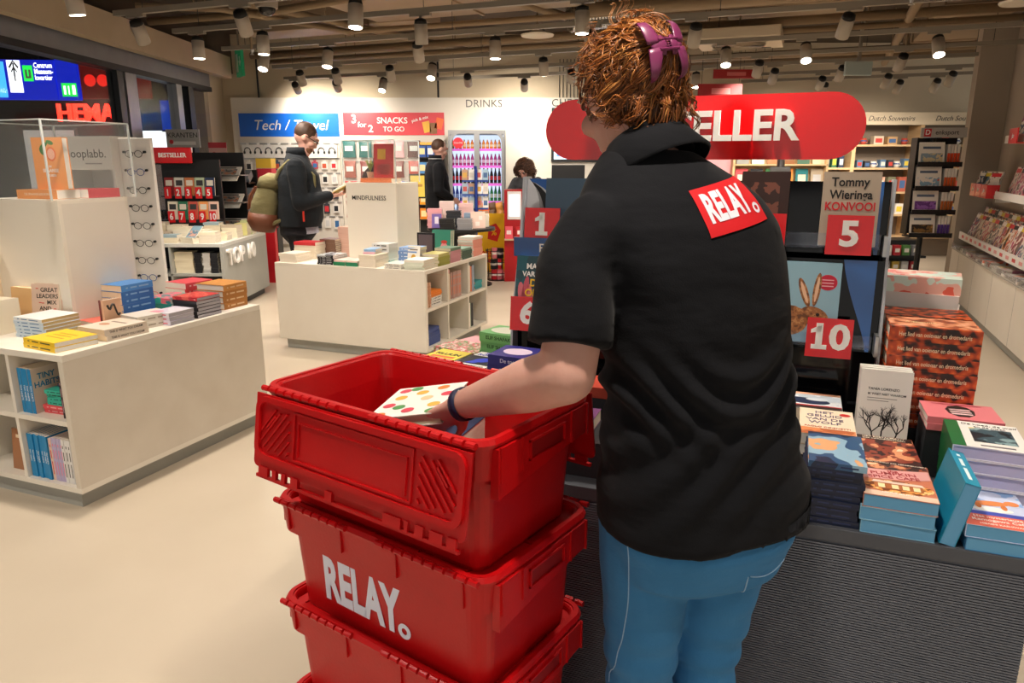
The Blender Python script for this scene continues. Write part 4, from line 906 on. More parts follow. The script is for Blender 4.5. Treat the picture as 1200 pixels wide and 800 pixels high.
def hand(mb, wrist, d, palm_n, thumb_side, L=.185, curl=25, spread=5, fr=.0085):
    """palm with four fingers and a thumb; d = direction wrist to knuckles, palm_n = normal out of the palm"""
    d = Vector(d).normalized(); n = Vector(palm_n); n = (n-d*n.dot(d)).normalized(); s = d.cross(n)*thumb_side; w = Vector(wrist)
    pl = L*.52
    mb.loft([(w-d*.005, s*.027, n*.019), (w+d*pl*.4, s*.036, n*.016), (w+d*pl*.8, s*.041, n*.014), (w+d*pl, s*.040, n*.011), (w+d*(pl+.008), s*.03, n*.006)], 14)
    for i, (off, ln) in enumerate(((.030, .42), (.010, .47), (-.010, .44), (-.029, .34))):
        p = w+d*(pl-.006)+s*off; ln *= L; dirv = (d+s*math.radians(spread)*(1.5-i)).normalized(); a = 0; rad = fr*(1 if i < 3 else .88)
        for k, seg in enumerate((.45, .32, .23)):
            a += math.radians(curl*(.7 if k == 0 else 1)); q = p+(dirv*math.cos(a)+n*math.sin(a))*ln*seg
            mb.cap(p, q, rad*(1-.08*k), rad*(.95-.08*k), 8); p = q
    p = w+d*pl*.22+s*.026; q = p+(d*.75+s*.6+n*.25).normalized()*L*.22; r2 = q+(d*.9+s*.15+n*.35).normalized()*L*.19
    mb.cap(p, q, .0125, .0105, 8); mb.cap(q, r2, .0100, .0082, 8)
def head_parts(mb, c, fwd, up, s=1.0, neck=None):
    """skull, jaw, nose, lips, ears; c is the centre of the head"""
    fwd = Vector(fwd).normalized(); up = Vector(up); up = (up-fwd*up.dot(fwd)).normalized(); rt = fwd.cross(up); c = Vector(c)
    B = Matrix((rt, fwd, up)).transposed().to_4x4(); M = T(*c) @ B @ Matrix.Scale(s, 4)
    mb.ell((0, -.012, .022), (.074, .093, .096), M=M); mb.ell((0, .022, -.035), (.058, .062, .075), M=M); mb.ell((0, .052, -.083), (.032, .034, .030), M=M)
    mb.loft([((0, .078, .02), (.009, 0, 0), (0, .012, 0)), ((0, .093, -.012), (.012, 0, 0), (0, .014, 0)), ((0, .100, -.03), (.016, 0, 0), (0, .014, 0)), ((0, .082, -.042), (.012, 0, 0), (0, .01, 0))], 10, M=M)
    mb.ell((0, .084, -.062), (.024, .010, .008), M=M); mb.ell((0, .084, .035), (.055, .02, .012), M=M)
    for sx in (-1, 1): mb.ell((sx*.077, -.012, -.005), (.010, .020, .032), M=M); mb.ell((sx*.045, .058, -.025), (.022, .025, .022), M=M)
    return M
def face_details(parent, M, s=1.0, brow='3a2a1c'):
    for sx in (-1, 1):
        ob('eye', MB().ell((sx*.032, .076, .008), (.0125, .010, .0085), 10, 7, M=M).mesh('eye', True), ink('ece8e2'), parent); ob('iris', MB().ell((sx*.032, .085, .008), (.0055, .003, .0055), 8, 6, M=M).mesh('iris', True), ink('3a2c22'), parent)
        ob('eyebrow', MB().loft([((sx*.014, .092, .030), (.002, 0, 0), (0, 0, .003)), ((sx*.034, .089, .036), (.003, .004, 0), (0, 0, .004)), ((sx*.052, .074, .031), (.002, 0, 0), (0, 0, .002))], 8, M=M), ink(brow), parent)
    ob('lips', MB().ell((0, .0935, -.062), (.021, .004, .0055), 12, 7, M=M).mesh('lips', True), ink('b06a5c'), parent)

# ---------------- the shop assistant at the crates, seen from behind
POLO = cloth('black_polo', '0e1015', '0b0c11', .2, 420, .9, (5, .55))
JEANS = cloth('blue_jeans', '3c7cb0', '306c9c', .35, 260, .85, (7, .45))
wt = thing('person', 'woman in a black polo shirt and blue jeans reaching into the top red crate', 'person', T(.35, 1.34, 0))
INV = T(-.35, -1.34, 0)
YAW = math.radians(20); RT = Vector((math.cos(YAW), math.sin(YAW), 0)); FW = Vector((-math.sin(YAW), math.cos(YAW), 0)); UPV = Vector((0, 0, 1))
SHL, ELB, WRI = Vector((.118, 1.275, 1.437)), Vector((.092, 1.195, 1.195)), Vector((-.105, 1.385, 1.075))
SHR, ELR, WRR = Vector((.445, 1.40, 1.440)), Vector((.50, 1.53, 1.22)), Vector((.36, 1.66, 1.03))
HC = Vector((.212, 1.425, 1.66)); HF = Vector((-.42, .86, -.32)); HU = Vector((-.16, .24, 1))
HIP = [Vector((.272, 1.325, .90)), Vector((.455, 1.365, .90))]; KNE = [Vector((.275, 1.345, .49)), Vector((.425, 1.40, .49))]; ANK = [Vector((.275, 1.31, .09)), Vector((.43, 1.35, .09))]
mb = MB()
tor = [(.84, .375, 1.335, .185, .14), (.95, .372, 1.335, .18, .135), (1.08, .36, 1.335, .16, .125), (1.18, .35, 1.335, .15, .115), (1.30, .335, 1.34, .158, .12), (1.42, .31, 1.345, .165, .115), (1.47, .295, 1.352, .15, .09), (1.53, .268, 1.365, .08, .06), (1.575, .25, 1.375, .052, .052)]
mb.loft([((x, y, z), RT*a, FW*b) for z, x, y, a, b in tor], 24)
mb.cap((.25, 1.375, 1.54), HC+Vector((.01, -.03, -.05)), .054, .052)
HM = head_parts(mb, HC, HF, HU, .98)
for S, E, W, th in ((SHL, ELB, WRI, 1), (SHR, ELR, WRR, -1)):
    mb.cap(S+(E-S)*.12+Vector((.02 if S is SHL else -.02, 0, 0)), E, .048, .052, 14); mb.cap(E, E.lerp(W, .3), .052, .051, 14); mb.cap(E.lerp(W, .3), W, .051, .0285, 14)
hand(mb, WRI, (-.62, .45, -.55), (.2, -.75, -.5), -1, .18, 24); hand(mb, WRR, (-.5, .6, -.5), (-.3, -.2, -1), 1, .18, 20)
for h, k, a in zip(HIP, KNE, ANK):
    mb.cap(h, k, .088, .058, 14); mb.cap(k, k.lerp(a, .3), .058, .058, 14); mb.cap(k.lerp(a, .3), a, .058, .036, 14)
    mb.cap(a+Vector((0, -.03, -.04)), a+Vector((-.03, .14, -.055)), .036, .028)
me = remesh(mb, .006, 5); me.transform(INV); ob('body', me, SKIN, wt)
# polo shirt: body, sleeves, collar
sh = MB()
tor = [(.858, .381, 1.335, .213, .168), (.88, .381, 1.335, .215, .170), (.95, .378, 1.335, .212, .166), (1.03, .368, 1.335, .198, .154), (1.10, .36, 1.335, .186, .146), (1.17, .352, 1.335, .181, .142), (1.30, .335, 1.34, .186, .142), (1.38, .318, 1.345, .195, .140), (1.44, .305, 1.35, .196, .130), (1.485, .292, 1.355, .178, .115), (1.52, .277, 1.361, .146, .10), (1.548, .262, 1.367, .110, .085), (1.57, .250, 1.373, .080, .07)]
sh.loft([((x, y, z), RT*a, FW*b) for z, x, y, a, b in tor], 40, power=2.25)
for S, E, k in ((SHL, ELB, .80), (SHR, ELR, .72)):
    d = (E-S).normalized(); sh.cap(S+Vector((.03 if S is SHL else -.035, 0, 0)), S+(E-S)*.3, .066, .070, 16); sh.cap(S+(E-S)*.3, S+(E-S)*.5, .070, .070, 16)
    u = d.orthogonal().normalized(); w = d.cross(u); L = (E-S)
    sh.loft([(S+L*.25, u*.068, w*.070), (S+L*.55, u*.070, w*.072), (S+L*k, u*.071, w*.075), (S+L*(k+.005), u*.067, w*.07)], 20)
me = remesh(sh, .0065, 12, 'polo_shirt')
nz = random.Random(4)
for v, n in [(v, v.normal.copy()) for v in me.vertices]:   # gathered folds at the waist and a little drape everywhere
    x, y, z = v.co; f = 0
    g = math.exp(-((z-1.145)/.065)**2); f += .0095*g*math.sin(95*z+14*x+9*math.sin(11*x+3*y))
    g2 = math.exp(-((z-1.02)/.10)**2); f += .005*g2*math.sin(60*z-22*x+6*math.sin(9*x))
    g3 = math.exp(-((z-1.33)/.12)**2)*max(0, 1-abs(x-.16)/.16); f += .005*g3*math.sin(40*x+26*z)
    f += .0022*math.sin(17*x+5*z+2*y)*math.sin(11*z+7*y)
    if z < .87: v.co.z += .045*max(0, x-.36)/.2
    if z < .862: f = 0
    v.co = v.co+n*f
me.update(); me.transform(INV); shirt = ob('polo_shirt', me, POLO, wt)
# collar band standing round the neck
cb = MB(); N = 28; V = []; F = []
NA = (Vector((HC.x, HC.y, HC.z))-Vector((.262, 1.368, 1.50))).normalized(); NA = (NA+Vector((-.10, .10, 0))).normalized(); CU = (RT-NA*RT.dot(NA)).normalized(); CV = NA.cross(CU)
for j, (dz, k) in enumerate(((-.030, 1.25), (.022, 1.06), (.030, 1.10), (.024, 1.18), (-.040, 1.66), (-.045, 1.58))):
    for i in range(N+1):
        a = math.radians(-90-158)+math.radians(316)*i/N
        V.append(Vector((.249, 1.376, 1.568))+NA*dz+CU*(.064*k*math.cos(a))+CV*(.062*k*math.sin(a)))
for j in range(5):
    for i in range(N): F.append((j*(N+1)+i, j*(N+1)+i+1, (j+1)*(N+1)+i+1, (j+1)*(N+1)+i))
cme = cb.add(V, F).mesh('collar', True); cme.transform(INV); ob('collar', cme, POLO, wt)
# sleeve cuff seam and hem tag
# back print
bn = (-FW*.98+RT*.18+UPV*.10).normalized(); bc = Vector((.400, 1.225, 1.483))
bu = (UPV-bn*UPV.dot(bn)).normalized(); br = bu.cross(bn).normalized()
rotm = Matrix((br, bu, bn)).transposed().to_4x4() @ R(11, 'Z')
def on_shirt(mesh, off):                        # lay a flat print on the cloth
    from mathutils.bvhtree import BVHTree
    bm = bmesh.new(); bm.from_mesh(shirt.data); bv = BVHTree.FromBMesh(bm); bm.free()
    for v in mesh.vertices:
        p = (INV @ T(*bc) @ rotm) @ v.co; h = bv.ray_cast(p+bn*.2, -bn)
        v.co = (h[0]+bn*(off+v.co.z)) if h[0] else p
    mesh.update(); return mesh
G = MB(); nx, ny = 24, 14; W_, H_ = .142, .082
V = [((i/nx-.5)*W_, (j/ny-.5)*H_, 0) for j in range(ny+1) for i in range(nx+1)]; F = [(j*(nx+1)+i, j*(nx+1)+i+1, (j+1)*(nx+1)+i+1, (j+1)*(nx+1)+i) for j in range(ny) for i in range(nx)]
ob('back_print', on_shirt(G.add(V, F).mesh('back_print', True), .0022), mat('red_shirt_print', 'cf1a22', .6), wt)
def subdiv(me, n=2):
    bm = bmesh.new(); bm.from_mesh(me); bmesh.ops.triangulate(bm, faces=bm.faces[:]); bmesh.ops.subdivide_edges(bm, edges=[e for e in bm.edges if e.calc_length() > .012], cuts=n); bm.to_mesh(me); bm.free(); return me
lt = text_mesh('RELAY', .066, bold=.042, xs=.52, ext=.0002, spacing=1.02).copy(); lt.transform(T(-.010, .003, 0)); PW = mat('shirt_print_white', 'dfe3ee', .6)
ob('print_lettering', on_shirt(subdiv(lt), .0032), PW, wt)
V = [(math.cos(2*PI*i/20)*r+.053, math.sin(2*PI*i/20)*r-.016, 0) for r in (.0095, .0045) for i in range(20)]; F = [(i, (i+1) % 20, 20+(i+1) % 20, 20+i) for i in range(20)]
ob('print_ring', on_shirt(MB().add(V, F).mesh('print_ring'), .0032), PW, wt)
# jeans
jn = MB()
jn.loft([((.375, 1.335, .70), RT*.05, FW*.05), ((.375, 1.335, .76), RT*.17, FW*.13), ((.377, 1.332, .84), RT*.196, FW*.152), ((.375, 1.335, .92), RT*.19, FW*.145), ((.372, 1.335, .99), RT*.17, FW*.13)], 30, power=2.3)
for h, k, a in zip(HIP, KNE, ANK):
    jn.cap(h+Vector((0, 0, -.02)), k, .102, .073, 18); jn.cap(k, a+Vector((0, 0, .01)), .073, .055, 18)
me = remesh(jn, .008, 4, 'jeans')
for v, n in [(v, v.normal.copy()) for v in me.vertices]:
    x, y, z = v.co
    g = math.exp(-((z-.52)/.10)**2); v.co = v.co+n*(.004*g*math.sin(80*z+10*x)+.002*math.sin(30*z+20*x)*math.exp(-((z-.74)/.08)**2))
me.transform(INV); jeans = ob('jeans', me, JEANS, wt)
# back pocket stitching and side seam
ST = ink('8fb4d4')
from mathutils.bvhtree import BVHTree
def bvh(o): 
    bm = bmesh.new(); bm.from_mesh(o.data); t_ = BVHTree.FromBMesh(bm); bm.free(); return t_
bj = bvh(jeans)
def on_jeans(pts, r, name, d=Vector((0, 1, 0))):
    out = []
    for p in pts:
        h = bj.ray_cast(INV @ Vector(p)-d*.5, d)
        if h[0]: out.append(h[0]-d*.001)
    if len(out) > 2: ob(name, MB().tube(out, r, 5), ST, wt)
on_jeans([(.27+.0*i, 1.0, .86-.36*i/20) for i in range(21)][:0]+[(.215+.012*math.sin(i/6), 1.2, .86-.38*i/24) for i in range(25)], .0012, 'side_seam')
on_jeans([(.445+.085*i/10, 1.2, .80+.012*math.sin(i/10*PI)*-1) for i in range(11)], .0014, 'pocket_stitching'); on_jeans([(.44, 1.2, .80-.05*i/8) for i in range(9)], .0014, 'pocket_stitching')
for a in ANK:
    s_ = MB().loft([(Vector((a.x, a.y-.06, .0)), (.035, 0, 0), (0, .02, 0)), (Vector((a.x, a.y+.03, .0)), (.048, 0, 0), (0, .14, 0)), (Vector((a.x, a.y+.03, .04)), (.045, 0, 0), (0, .135, 0)), (Vector((a.x, a.y, .10)), (.042, 0, 0), (0, .055, 0))], 16)
    me = remesh(s_, .01, 3, 'shoe'); me.transform(INV); ob('shoe', me, mat('white_sneaker', 'd8d6d2', .6), wt)
# bracelet watch
d = (WRI-ELB).normalized(); u = d.orthogonal().normalized(); w = d.cross(u); p = INV @ (WRI-d*.012)
V = []; F = []; n = 24
for (l, r) in ((-.010, .0315), (-.008, .0345), (.008, .034), (.010, .031)): V += [p+d*l+u*math.cos(2*PI*i/n)*r+w*math.sin(2*PI*i/n)*r for i in range(n)]
for j in range(3):
    for i in range(n): F.append((j*n+i, j*n+(i+1) % n, (j+1)*n+(i+1) % n, (j+1)*n+i))
ob('wristband', MB().add(V, F).mesh('wristband', True), mat('navy_band', '151a3c', .5), wt)
# hair: a base volume, then fine waving strands swept up to the clip, then loose curls
HB = MB(); MH = T(*(INV @ HC)) @ HM.to_3x3().to_4x4()
def hp(x, y, z): return MH @ Vector((x, y, z))
HB.ell((0, -.022, .028), (.083, .094, .092), M=MH); HB.ell((.0, -.085, .035), (.062, .05, .066), M=MH); HB.ell((.02, -.03, .085), (.058, .06, .045), M=MH); HB.ell((0, -.075, -.045), (.055, .028, .035), M=MH)
hm = remesh(HB, .006, 3, 'hair_base'); HAIRB = hair_mat('ginger_hair_base', ['3a2010', '4a2a14'], .6); ob('hair_base', hm, HAIRB, wt)
HAIR = hair_mat('ginger_hair', ['3c2210', '6a3a18', '8a4e22', 'a8652e', 'c08444', '5a3216', '9a5a28', '74421c'], .38)
rh = random.Random(11); hv = MB()
bh_ = BVHTree.FromPolygons([v.co.copy() for v in hm.vertices], [tuple(p.vertices) for p in hm.polygons])
bun = hp(.0, -.125, .045)
def lock(start, dirs, L, curl, amp, r, n=16, lift=.003, ph=None, out=0):
    p = Vector(start); d = Vector(dirs).normalized(); pts = []; ph = rh.uniform(0, 6.28) if ph is None else ph
    for i in range(n):
        h = bh_.find_nearest(p); nrm = (p-h[0]).normalized() if (p-h[0]).length > .004 and False else h[1]
        d = (d-nrm*d.dot(nrm)*.7).normalized(); a = ph+curl*i/n*6.28; s = d.cross(nrm); am = amp*(.3+.7*i/n); f = i/(n-1)
        pts.append(h[0]+nrm*(lift+out*f*f+am*(1+math.cos(a))*.5)+s*am*math.sin(a)); p = h[0]+d*L/n
        d = (d+Vector((rh.uniform(-.05, .05), rh.uniform(-.05, .05), rh.uniform(-.05, .05)))).normalized()
    hv.tube(pts, r, 4, True, [r*(1-.7*(i/(n-1))**3)+.0002 for i in range(n)])
def scalp():
    while True:
        v = hm.vertices[rh.randrange(len(hm.vertices))]; q = MH.inverted() @ v.co
        if q.y > .06 and q.z < .07: continue
        if q.x < -.05 and q.y > -.02 and q.z < .02: continue
        return v.co.copy(), q
for i in range(300):                            # bundles of strands that share one wave
    st, q = scalp(); tgt = bun-st; ph = rh.uniform(0, 6.28); cu = rh.uniform(.7, 1.8); am = rh.uniform(.002, .007); L = min(rh.uniform(.06, .13), tgt.length+.02); li = rh.uniform(.002, .012)
    for k in range(5):
        j = Vector((rh.gauss(0, .004), rh.gauss(0, .004), rh.gauss(0, .004))); lock(st+j, tgt, L*rh.uniform(.85, 1.1), cu, am, rh.uniform(.0007, .0014), 14, li+rh.uniform(0, .003), ph+rh.uniform(-.25, .25))
for i in range(85):                             # loose curls round the clip and on the crown
    c = hp(rh.gauss(-.005, .05), rh.uniform(-.10, -.01), rh.gauss(.08, .03)) if i < 50 else hp(rh.uniform(-.02, .085), rh.uniform(-.11, -.05), rh.uniform(-.05, .03)); ph = rh.uniform(0, 6.28); dv = (rh.gauss(0, 1), rh.gauss(0, 1), rh.gauss(-.3, 1)); cu = rh.uniform(1.2, 2.6); am = rh.uniform(.006, .014); L = rh.uniform(.05, .10); ou = rh.uniform(0, .022)
    for k in range(4): lock(c+Vector((rh.gauss(0, .002), rh.gauss(0, .002), rh.gauss(0, .002))), dv, L, cu, am, rh.uniform(.0008, .0015), 18, .006, ph+rh.uniform(-.3, .3), ou)
def strand(start, L, amp, curl, r, drift):
    p = Vector(start); ph = rh.uniform(0, 6.28); n = 22
    for k in range(3):
        o = Vector((rh.gauss(0, .0015), rh.gauss(0, .0015), 0)); q = ph+rh.uniform(-.3, .3)
        pts = [p+o+Vector((math.cos(q+curl*6.28*i/n)*amp, math.sin(q+curl*6.28*i/n)*amp, -L*i/n))+Vector(drift)*(i/n) for i in range(n)]
        hv.tube(pts, r, 4, True, [r*(1-.6*i/(n-1)) for i in range(n)])
for i in range(34): strand(hp(rh.uniform(.0, .08), -.088+rh.uniform(-.02, .02), -.01+rh.uniform(-.04, .03)), rh.uniform(.03, .07), rh.uniform(.004, .011), rh.uniform(1, 2.0), rh.uniform(.0008, .0016), (rh.uniform(0, .025), rh.uniform(-.015, .0), 0))
for i in range(90):                             # fine flyaways
    a = rh.uniform(0, 6.28); st = hp(.085*math.cos(a), -.05, .03+.095*math.sin(a)); d = (st-hp(0, -.05, .03)).normalized()
    pts = [st+d*.04*k/9+Vector((math.sin(k*.8+a)*.008, math.cos(k*.7+a)*.006, math.sin(k*.6+2*a)*.008)) for k in range(10)]; hv.tube(pts, .0004, 4)
hr = ob('hair', hv.mesh('hair', True), HAIR, wt); hr['kind'] = 'stuff'
# claw clip
CLIP = mat('mauve_clip', '702c52', .35, coat=.2)
cl = thing('hair_clip', None, None); cl.parent = wt
cl.matrix_local = MH @ T(-.012, -.146, .034) @ R(-6, 'Y') @ Matrix.Scale(.95, 4)
def wing(s, top):
    """one curved lobe of the claw: a crescent that arches away from the hinge"""
    rings = []
    for i in range(11):
        q = i/10; a = q*1.75; R0 = .040
        x = s*(.018+R0*math.sin(a*1.1)*.42-.006*q); z = (1 if top else -1)*(.004+R0*math.sin(a)*1.25); y = -.012+.034*q*q
        w = .0135*(1-.82*q**1.6); rings.append(((x+s*.010*(1-q), y, z), Vector((s*w, .25*w, 0)), Vector((0, .0026, .0008))))
    return MB().loft(rings, 10)
for s in (-1, 1):
    for tp in (True, False): ob('claw', wing(s, tp).mesh('claw', True), CLIP, cl)
    ob('claw_web', MB().loft([((s*.012, -.012, -.018), Vector((s*.004, 0, 0)), Vector((0, .003, 0))), ((s*.020, -.014, 0), Vector((s*.017, .004, 0)), Vector((0, .003, 0))), ((s*.012, -.012, .018), Vector((s*.004, 0, 0)), Vector((0, .003, 0)))], 10).mesh('w', True), CLIP, cl)
for zz in (-.008, .010): ob('hinge_bar', MB().cyl((-.022, -.016, zz), (.022, -.016, zz), .0026, n=8), CLIP, cl)
ob('spring', MB().tube([(.006*math.cos(a*.9), -.014+.004*math.sin(a*.9), -.010+.024*a/40) for a in range(41)], .0012, 5), CLIP, cl)

# ================================================================== books on and in the near white table
def find_top(key): return [o for o in bpy.data.objects if o.name.startswith('book') and o.get('label', '').startswith('topmost') and key in o['label']][0]
stack(FL, -.43, .27, 90, 6, .19, .20, .016, ink('c9d8e4'), 'the pale blue stack at the near table end', pm=mat('tan_edges', 'c9b283', .8), spine=('KLEINE STAPPEN', '3a6ea0'), tops=ink('e6e9ea'), group='pale blue books')
stack(FL, -.175, .135, 84, 2, .20, .235, .022, ink('f2cc2c'), 'the yellow stack at the corner of the near table', pm=PAGE_W, spine=('PLAN TO GROW', '4a3c10'), group='yellow books'); b = find_top('yellow stack at the corner')
for y in (.035, .005, -.03): bx('title_print', y-.006, y+.006, -.07, .06, .022, .0223, ink('c79a1c'), b)
stack(FL, -.125, .375, 176, 2, .195, .225, .028, ink('e2d3c2'), 'the beige stack lettered along its spines on the near table', pm=mat('cream_edges', 'efd9b8', .85), spine=('THIS IS WHAT YOU DREAM', '3c332c'), group='beige books'); b = find_top('beige stack lettered')
shape(ellipse(.03, .02, .03, .02), 'c08a68', b, .0285); bx('title_print', -.05, .05, -.045, -.03, .028, .0284, ink('8a7464'), b)
stack(FL, -.33, .475, 170, 2, .16, .13, .02, ink('ee7a6a'), 'the coral stack behind the beige books', pm=PAGE_W, group='coral books')
stack(FL, -.155, .60, 172, 2, .15, .20, .032, ink('e9e2d6'), 'the cream stack behind the beige books', pm=PAGE_W, group='cream books', spine=('NOTES', 'b0a494'))
stack(FL, -.345, .665, 180, 6, .14, .20, .033, ink('3a70b8'), 'the bright blue stack against the near column', pm=mat('cream_edges', 'efd9b8', .85), spine=('UITVERKOCHT', '8fb8e0'), group='bright blue books', tops=ink('4f92d8'))
for i in range(2):
    M = FL @ T(-.252+.016*i, .52, .736+.0645*0) @ R(0, 'Z') @ T(0, 0, .075) @ Matrix(((0, 0, 1, 0), (1, 0, 0, 0), (0, 1, 0, 0), (0, 0, 0, 1)))
    b = book(FL @ T(-.268+.016*i, .475, .7362) @ T(0, 0, .075) @ Matrix(((0, 0, 1, 0), (1, 0, 0, 0), (0, 1, 0, 0), (0, 0, 0, 1))), .10, .15, .015, ['7a3c38', 'e0b595'][i], ['maroon book standing between the blue stack and the peach cover', 'peach book with a dark curved line standing against the blue stack'][i])
    if i: ob('cover_print', MB().tube([(-.03+.07*k/16, .05-.09*(k/16)**2*(1 if k < 9 else .6)-.02*math.sin(k*.6), .0155) for k in range(17)], .006, 4), ink('3c3430'), b)
# great leaders, standing
for i in range(2):
    M = FL @ T(-.555, .352+.018*i, .79) @ R(14, 'Z') @ R(-8, 'X') @ T(0, .016, .085) @ FACE
    b = book(M, .15, .17, .016, 'd8bca8', ['pale book with bold black lettering standing before the near column', 'pale book standing just behind the bold black lettering'][i])
    if i == 0:
        for k, s in enumerate(('GREAT', 'LEADERS', 'MIX', 'AND')): txt(s, .030, ink('2c2622'), b, T((.022, .012, .035, .0)[k], .055-.031*k, .0165), name='title', bold=.015, ext=.0002)
        for (x, y) in ((-.05, .06), (-.035, -.01), (-.02, -.012), (.045, -.04)): bx('cover_print', x, x+.014, y, y+.004, .016, .0164, ink('d83a2c'), b)
stack(FL, -.555, .345, 4, 2, .16, .10, .026, ink('b8a890'), 'the low sand stack under the bold lettered book', group='low sand books')
row(FL, -.745, .13, .735, 8, .15, .165, .0135, ink('efe6d2'), 'cream spine from the open side in the row on top of the near table', group='cream standing books')
for i, (x, y, c, lab, w) in enumerate(((-.705, .335, 'e8bd84', 'tan boxed book standing behind the cream spines', .05), (-.67, .40, 'e9c070', 'golden book standing behind the tan boxed book', .016))):
    M = FL @ T(x, y, .736) @ R(-4, 'X') @ T(0, w, .10) @ FACE; book(M, .15, .20 if i == 0 else .195, w-.002, c, lab, pm=mat('cream_edges', 'efd9b8', .85))
stack(FL, -1.02, .33, 90, 15, .19, .2, .028, ink('e8d8bc'), 'the tall cream stack beside the near column', pm=mat('cream_edges', 'efd9b8', .85), group='tall cream stack', jit=.6)
stack(FL, -.315, .92, 90, 3, .18, .17, .03, ink('1d8a86'), 'the teal and pink stack past the near column', pm=PAGE_W, tops=art('teal_pink_cover', ['1fa39a', 'e06a80', '2b7f8a', 'f0b0b4'], 13, seed=4), group='teal books')
stack(FL, -.10, .71, 90, 3, .165, .135, .0215, ink('d9d4e6'), 'the lilac white stack on the near table', pm=mat('grey_edges', 'b4b0b8', .8), spine=('nieuw', 'e0506a'), group='lilac white books', tops=art('lilac_cover', ['e8e6f2', 'd9d4e6', 'e58aa0'], 11, seed=6))
stack(FL, -.115, .905, 90, 6, .17, .17, .018, ink('2c2a2c'), 'the red-topped stack between the lilac and brown books', pm=mat('grey_edges', 'b4b0b8', .8), tops=art('red_speckle_cover', ['d83a3c', 'e86a5c', 'c92e34', 'f0c8b8'], 15, seed=7), group='red topped books')
stack(FL, -.165, 1.145, 178, 4, .20, .185, .0345, ink('b97a3a'), 'the brown stack at the far corner of the near table', pm=PAGE_W, spine=('Alles over de natuur', 'e6c49a'), group='brown books', hard=True, nm='hardback', tops=ink('cf8f48'))
stack(FL, -.40, 1.14, 176, 4, .17, .19, .034, ink('e0525c'), 'the pink-red stack behind the brown books', pm=PAGE_W, spine=('gedichten', 'f4c8c8'), group='pink red books')
stack(FL, -.32, 1.02, 90, 2, .05, .1, .03, ink('ee8a3c'), 'the small orange stack before the pink-red books', group='small orange books')
# shelves of the near table
row(FL, -.345, .03, Lz1, 4, .14, .212, .021, mat('tiny_cover', 'd9cabb', .4), 'blue-spined paperback on the upper shelf of the near table', group='upper shelf blue spines', hard=False,
    texts=[('TINY', .5, .80, .038, '1f7fb0', dict(bold=.02)), ('HABITS', .5, .62, .038, '1f7fb0', dict(bold=.02)), ('BJ FOGG', .5, .12, .018, '8a4038', dict(bold=.01))])
for o in [o for o in bpy.data.objects if o.get('group') == 'upper shelf blue spines' and o.name.startswith('book')]:
    bx('spine_wrap', -.0712, -.0702, -.106, .106, 0, .021, ink('1d86c0'), o); txt('TINY HABITS', .013, LETTER_W, o, T(-.0716, -.01, .0105) @ R(-90, 'Z') @ R(90, 'X'), name='spine_title', ext=.0002, bold=.01)
stack(FL, -.165, .13, 90, 2, .14, .17, .020, ink('e8525a'), 'the red stack on the upper shelf of the near table', z=Lz1, group='red shelf books', spine=('red', 'f4b0b0'))
stack(FL, -.155, .13, 96, 4, .13, .13, .018, ink('35b8a0'), 'the turquoise stack on the upper shelf of the near table', z=Lz1+.0415, group='turquoise shelf books', jit=2.5, spine=('-', '15584c'))
stack(FL, -.13, .14, 70, 2, .10, .12, .013, ink('2c3c80'), 'the small dark stack on the turquoise books', z=Lz1+.116, group='small dark books', tops=ink('d8b83a'))
row(FL, -.088, .03, Lz1, 4, .13, .195, .013, ink('2a1c22'), 'dark spine from the turquoise books on the upper shelf', group='dark spines', spine=('roman', 'c8a0a8'))
SPB = dict(face='front')
row(FL, -.350, .025, Lz0, 7, .14, .212, .0185, ink('1d86c0'), 'blue spine from the divider on the bottom shelf of the near table', group='bottom shelf blue spines', spine=('TINY HABITS', 'f4f2ee', .012))
row(FL, -.214, .025, Lz0, 1, .14, .205, .018, ink('e8c9b8'), 'cream and red spine on the bottom shelf', spine=('hart', 'd83a3c'))
row(FL, -.195, .025, Lz0, 4, .14, .212, .0172, ink('b9aed0'), 'lilac spine after the cream one on the bottom shelf', group='lilac spines', spine=('slaap zacht', 'e07a98'))
row(FL, -.123, .025, Lz0, 4, .14, .212, .0172, ink('e6e4e2'), 'white spine after the lilac ones on the bottom shelf', group='white spines', spine=('ALLES KOMT GOED', '1d1c1b'))
row(FL, -.052, .025, Lz0, 1, .14, .21, .012, ink('2450a0'), 'single dark blue spine at the end of the bottom shelf')
M = FL @ T(-.45, .05, Lz0+.001) @ R(-6, 'X') @ T(0, .02, .10) @ FACE
book(M, .14, .20, .02, 'a4704c', 'brown cover facing out on the bottom shelf beyond the divider', prints=[(.2, .78, .8, .86, 'e8d0b0')])
# orange cookbooks in the clear case
FLC = FL @ T(-.675, .60, 1.3715)
M = FLC @ T(.12, -.10, .046) @ R(6, 'Z') @ T(0, .025, .125) @ FACE
b = book(M, .19, .25, .035, 'f0a058', 'orange cookbook with a painted orange standing in the clear case', hard=True, pm=PAGE_W)
shape(ellipse(.02, .045, .03, .034), 'e8743a', b, .0355); shape(ellipse(.02, .045, .022, .026), 'f0b49a', b, .0358); shape(ellipse(-.02, .085, .028, .011, rot=.5), '3f7a34', b, .0356); shape(ellipse(.02, .10, .022, .010, rot=-.3), '4f8a3c', b, .0356); shape(ellipse(-.035, .06, .012, .02, rot=.4), '3f7a34', b, .0356)
for s, y, k in (('DE', -.015, .014), ('SPAANSE', -.035, .024), ('KEUKEN', -.058, .016)): txt(s, k, LETTER_W, b, T(0.005, y, .036), name='title', bold=.012, ext=.0002)
book(FLC @ T(.06, -.09, .0002) @ R(96, 'Z'), .14, .25, .045, 'f0a058', 'orange cookbook lying under the standing one', spine=('DE SPAANSE KEUKEN', 'fbe4c8', .016), pm=PAGE_W)
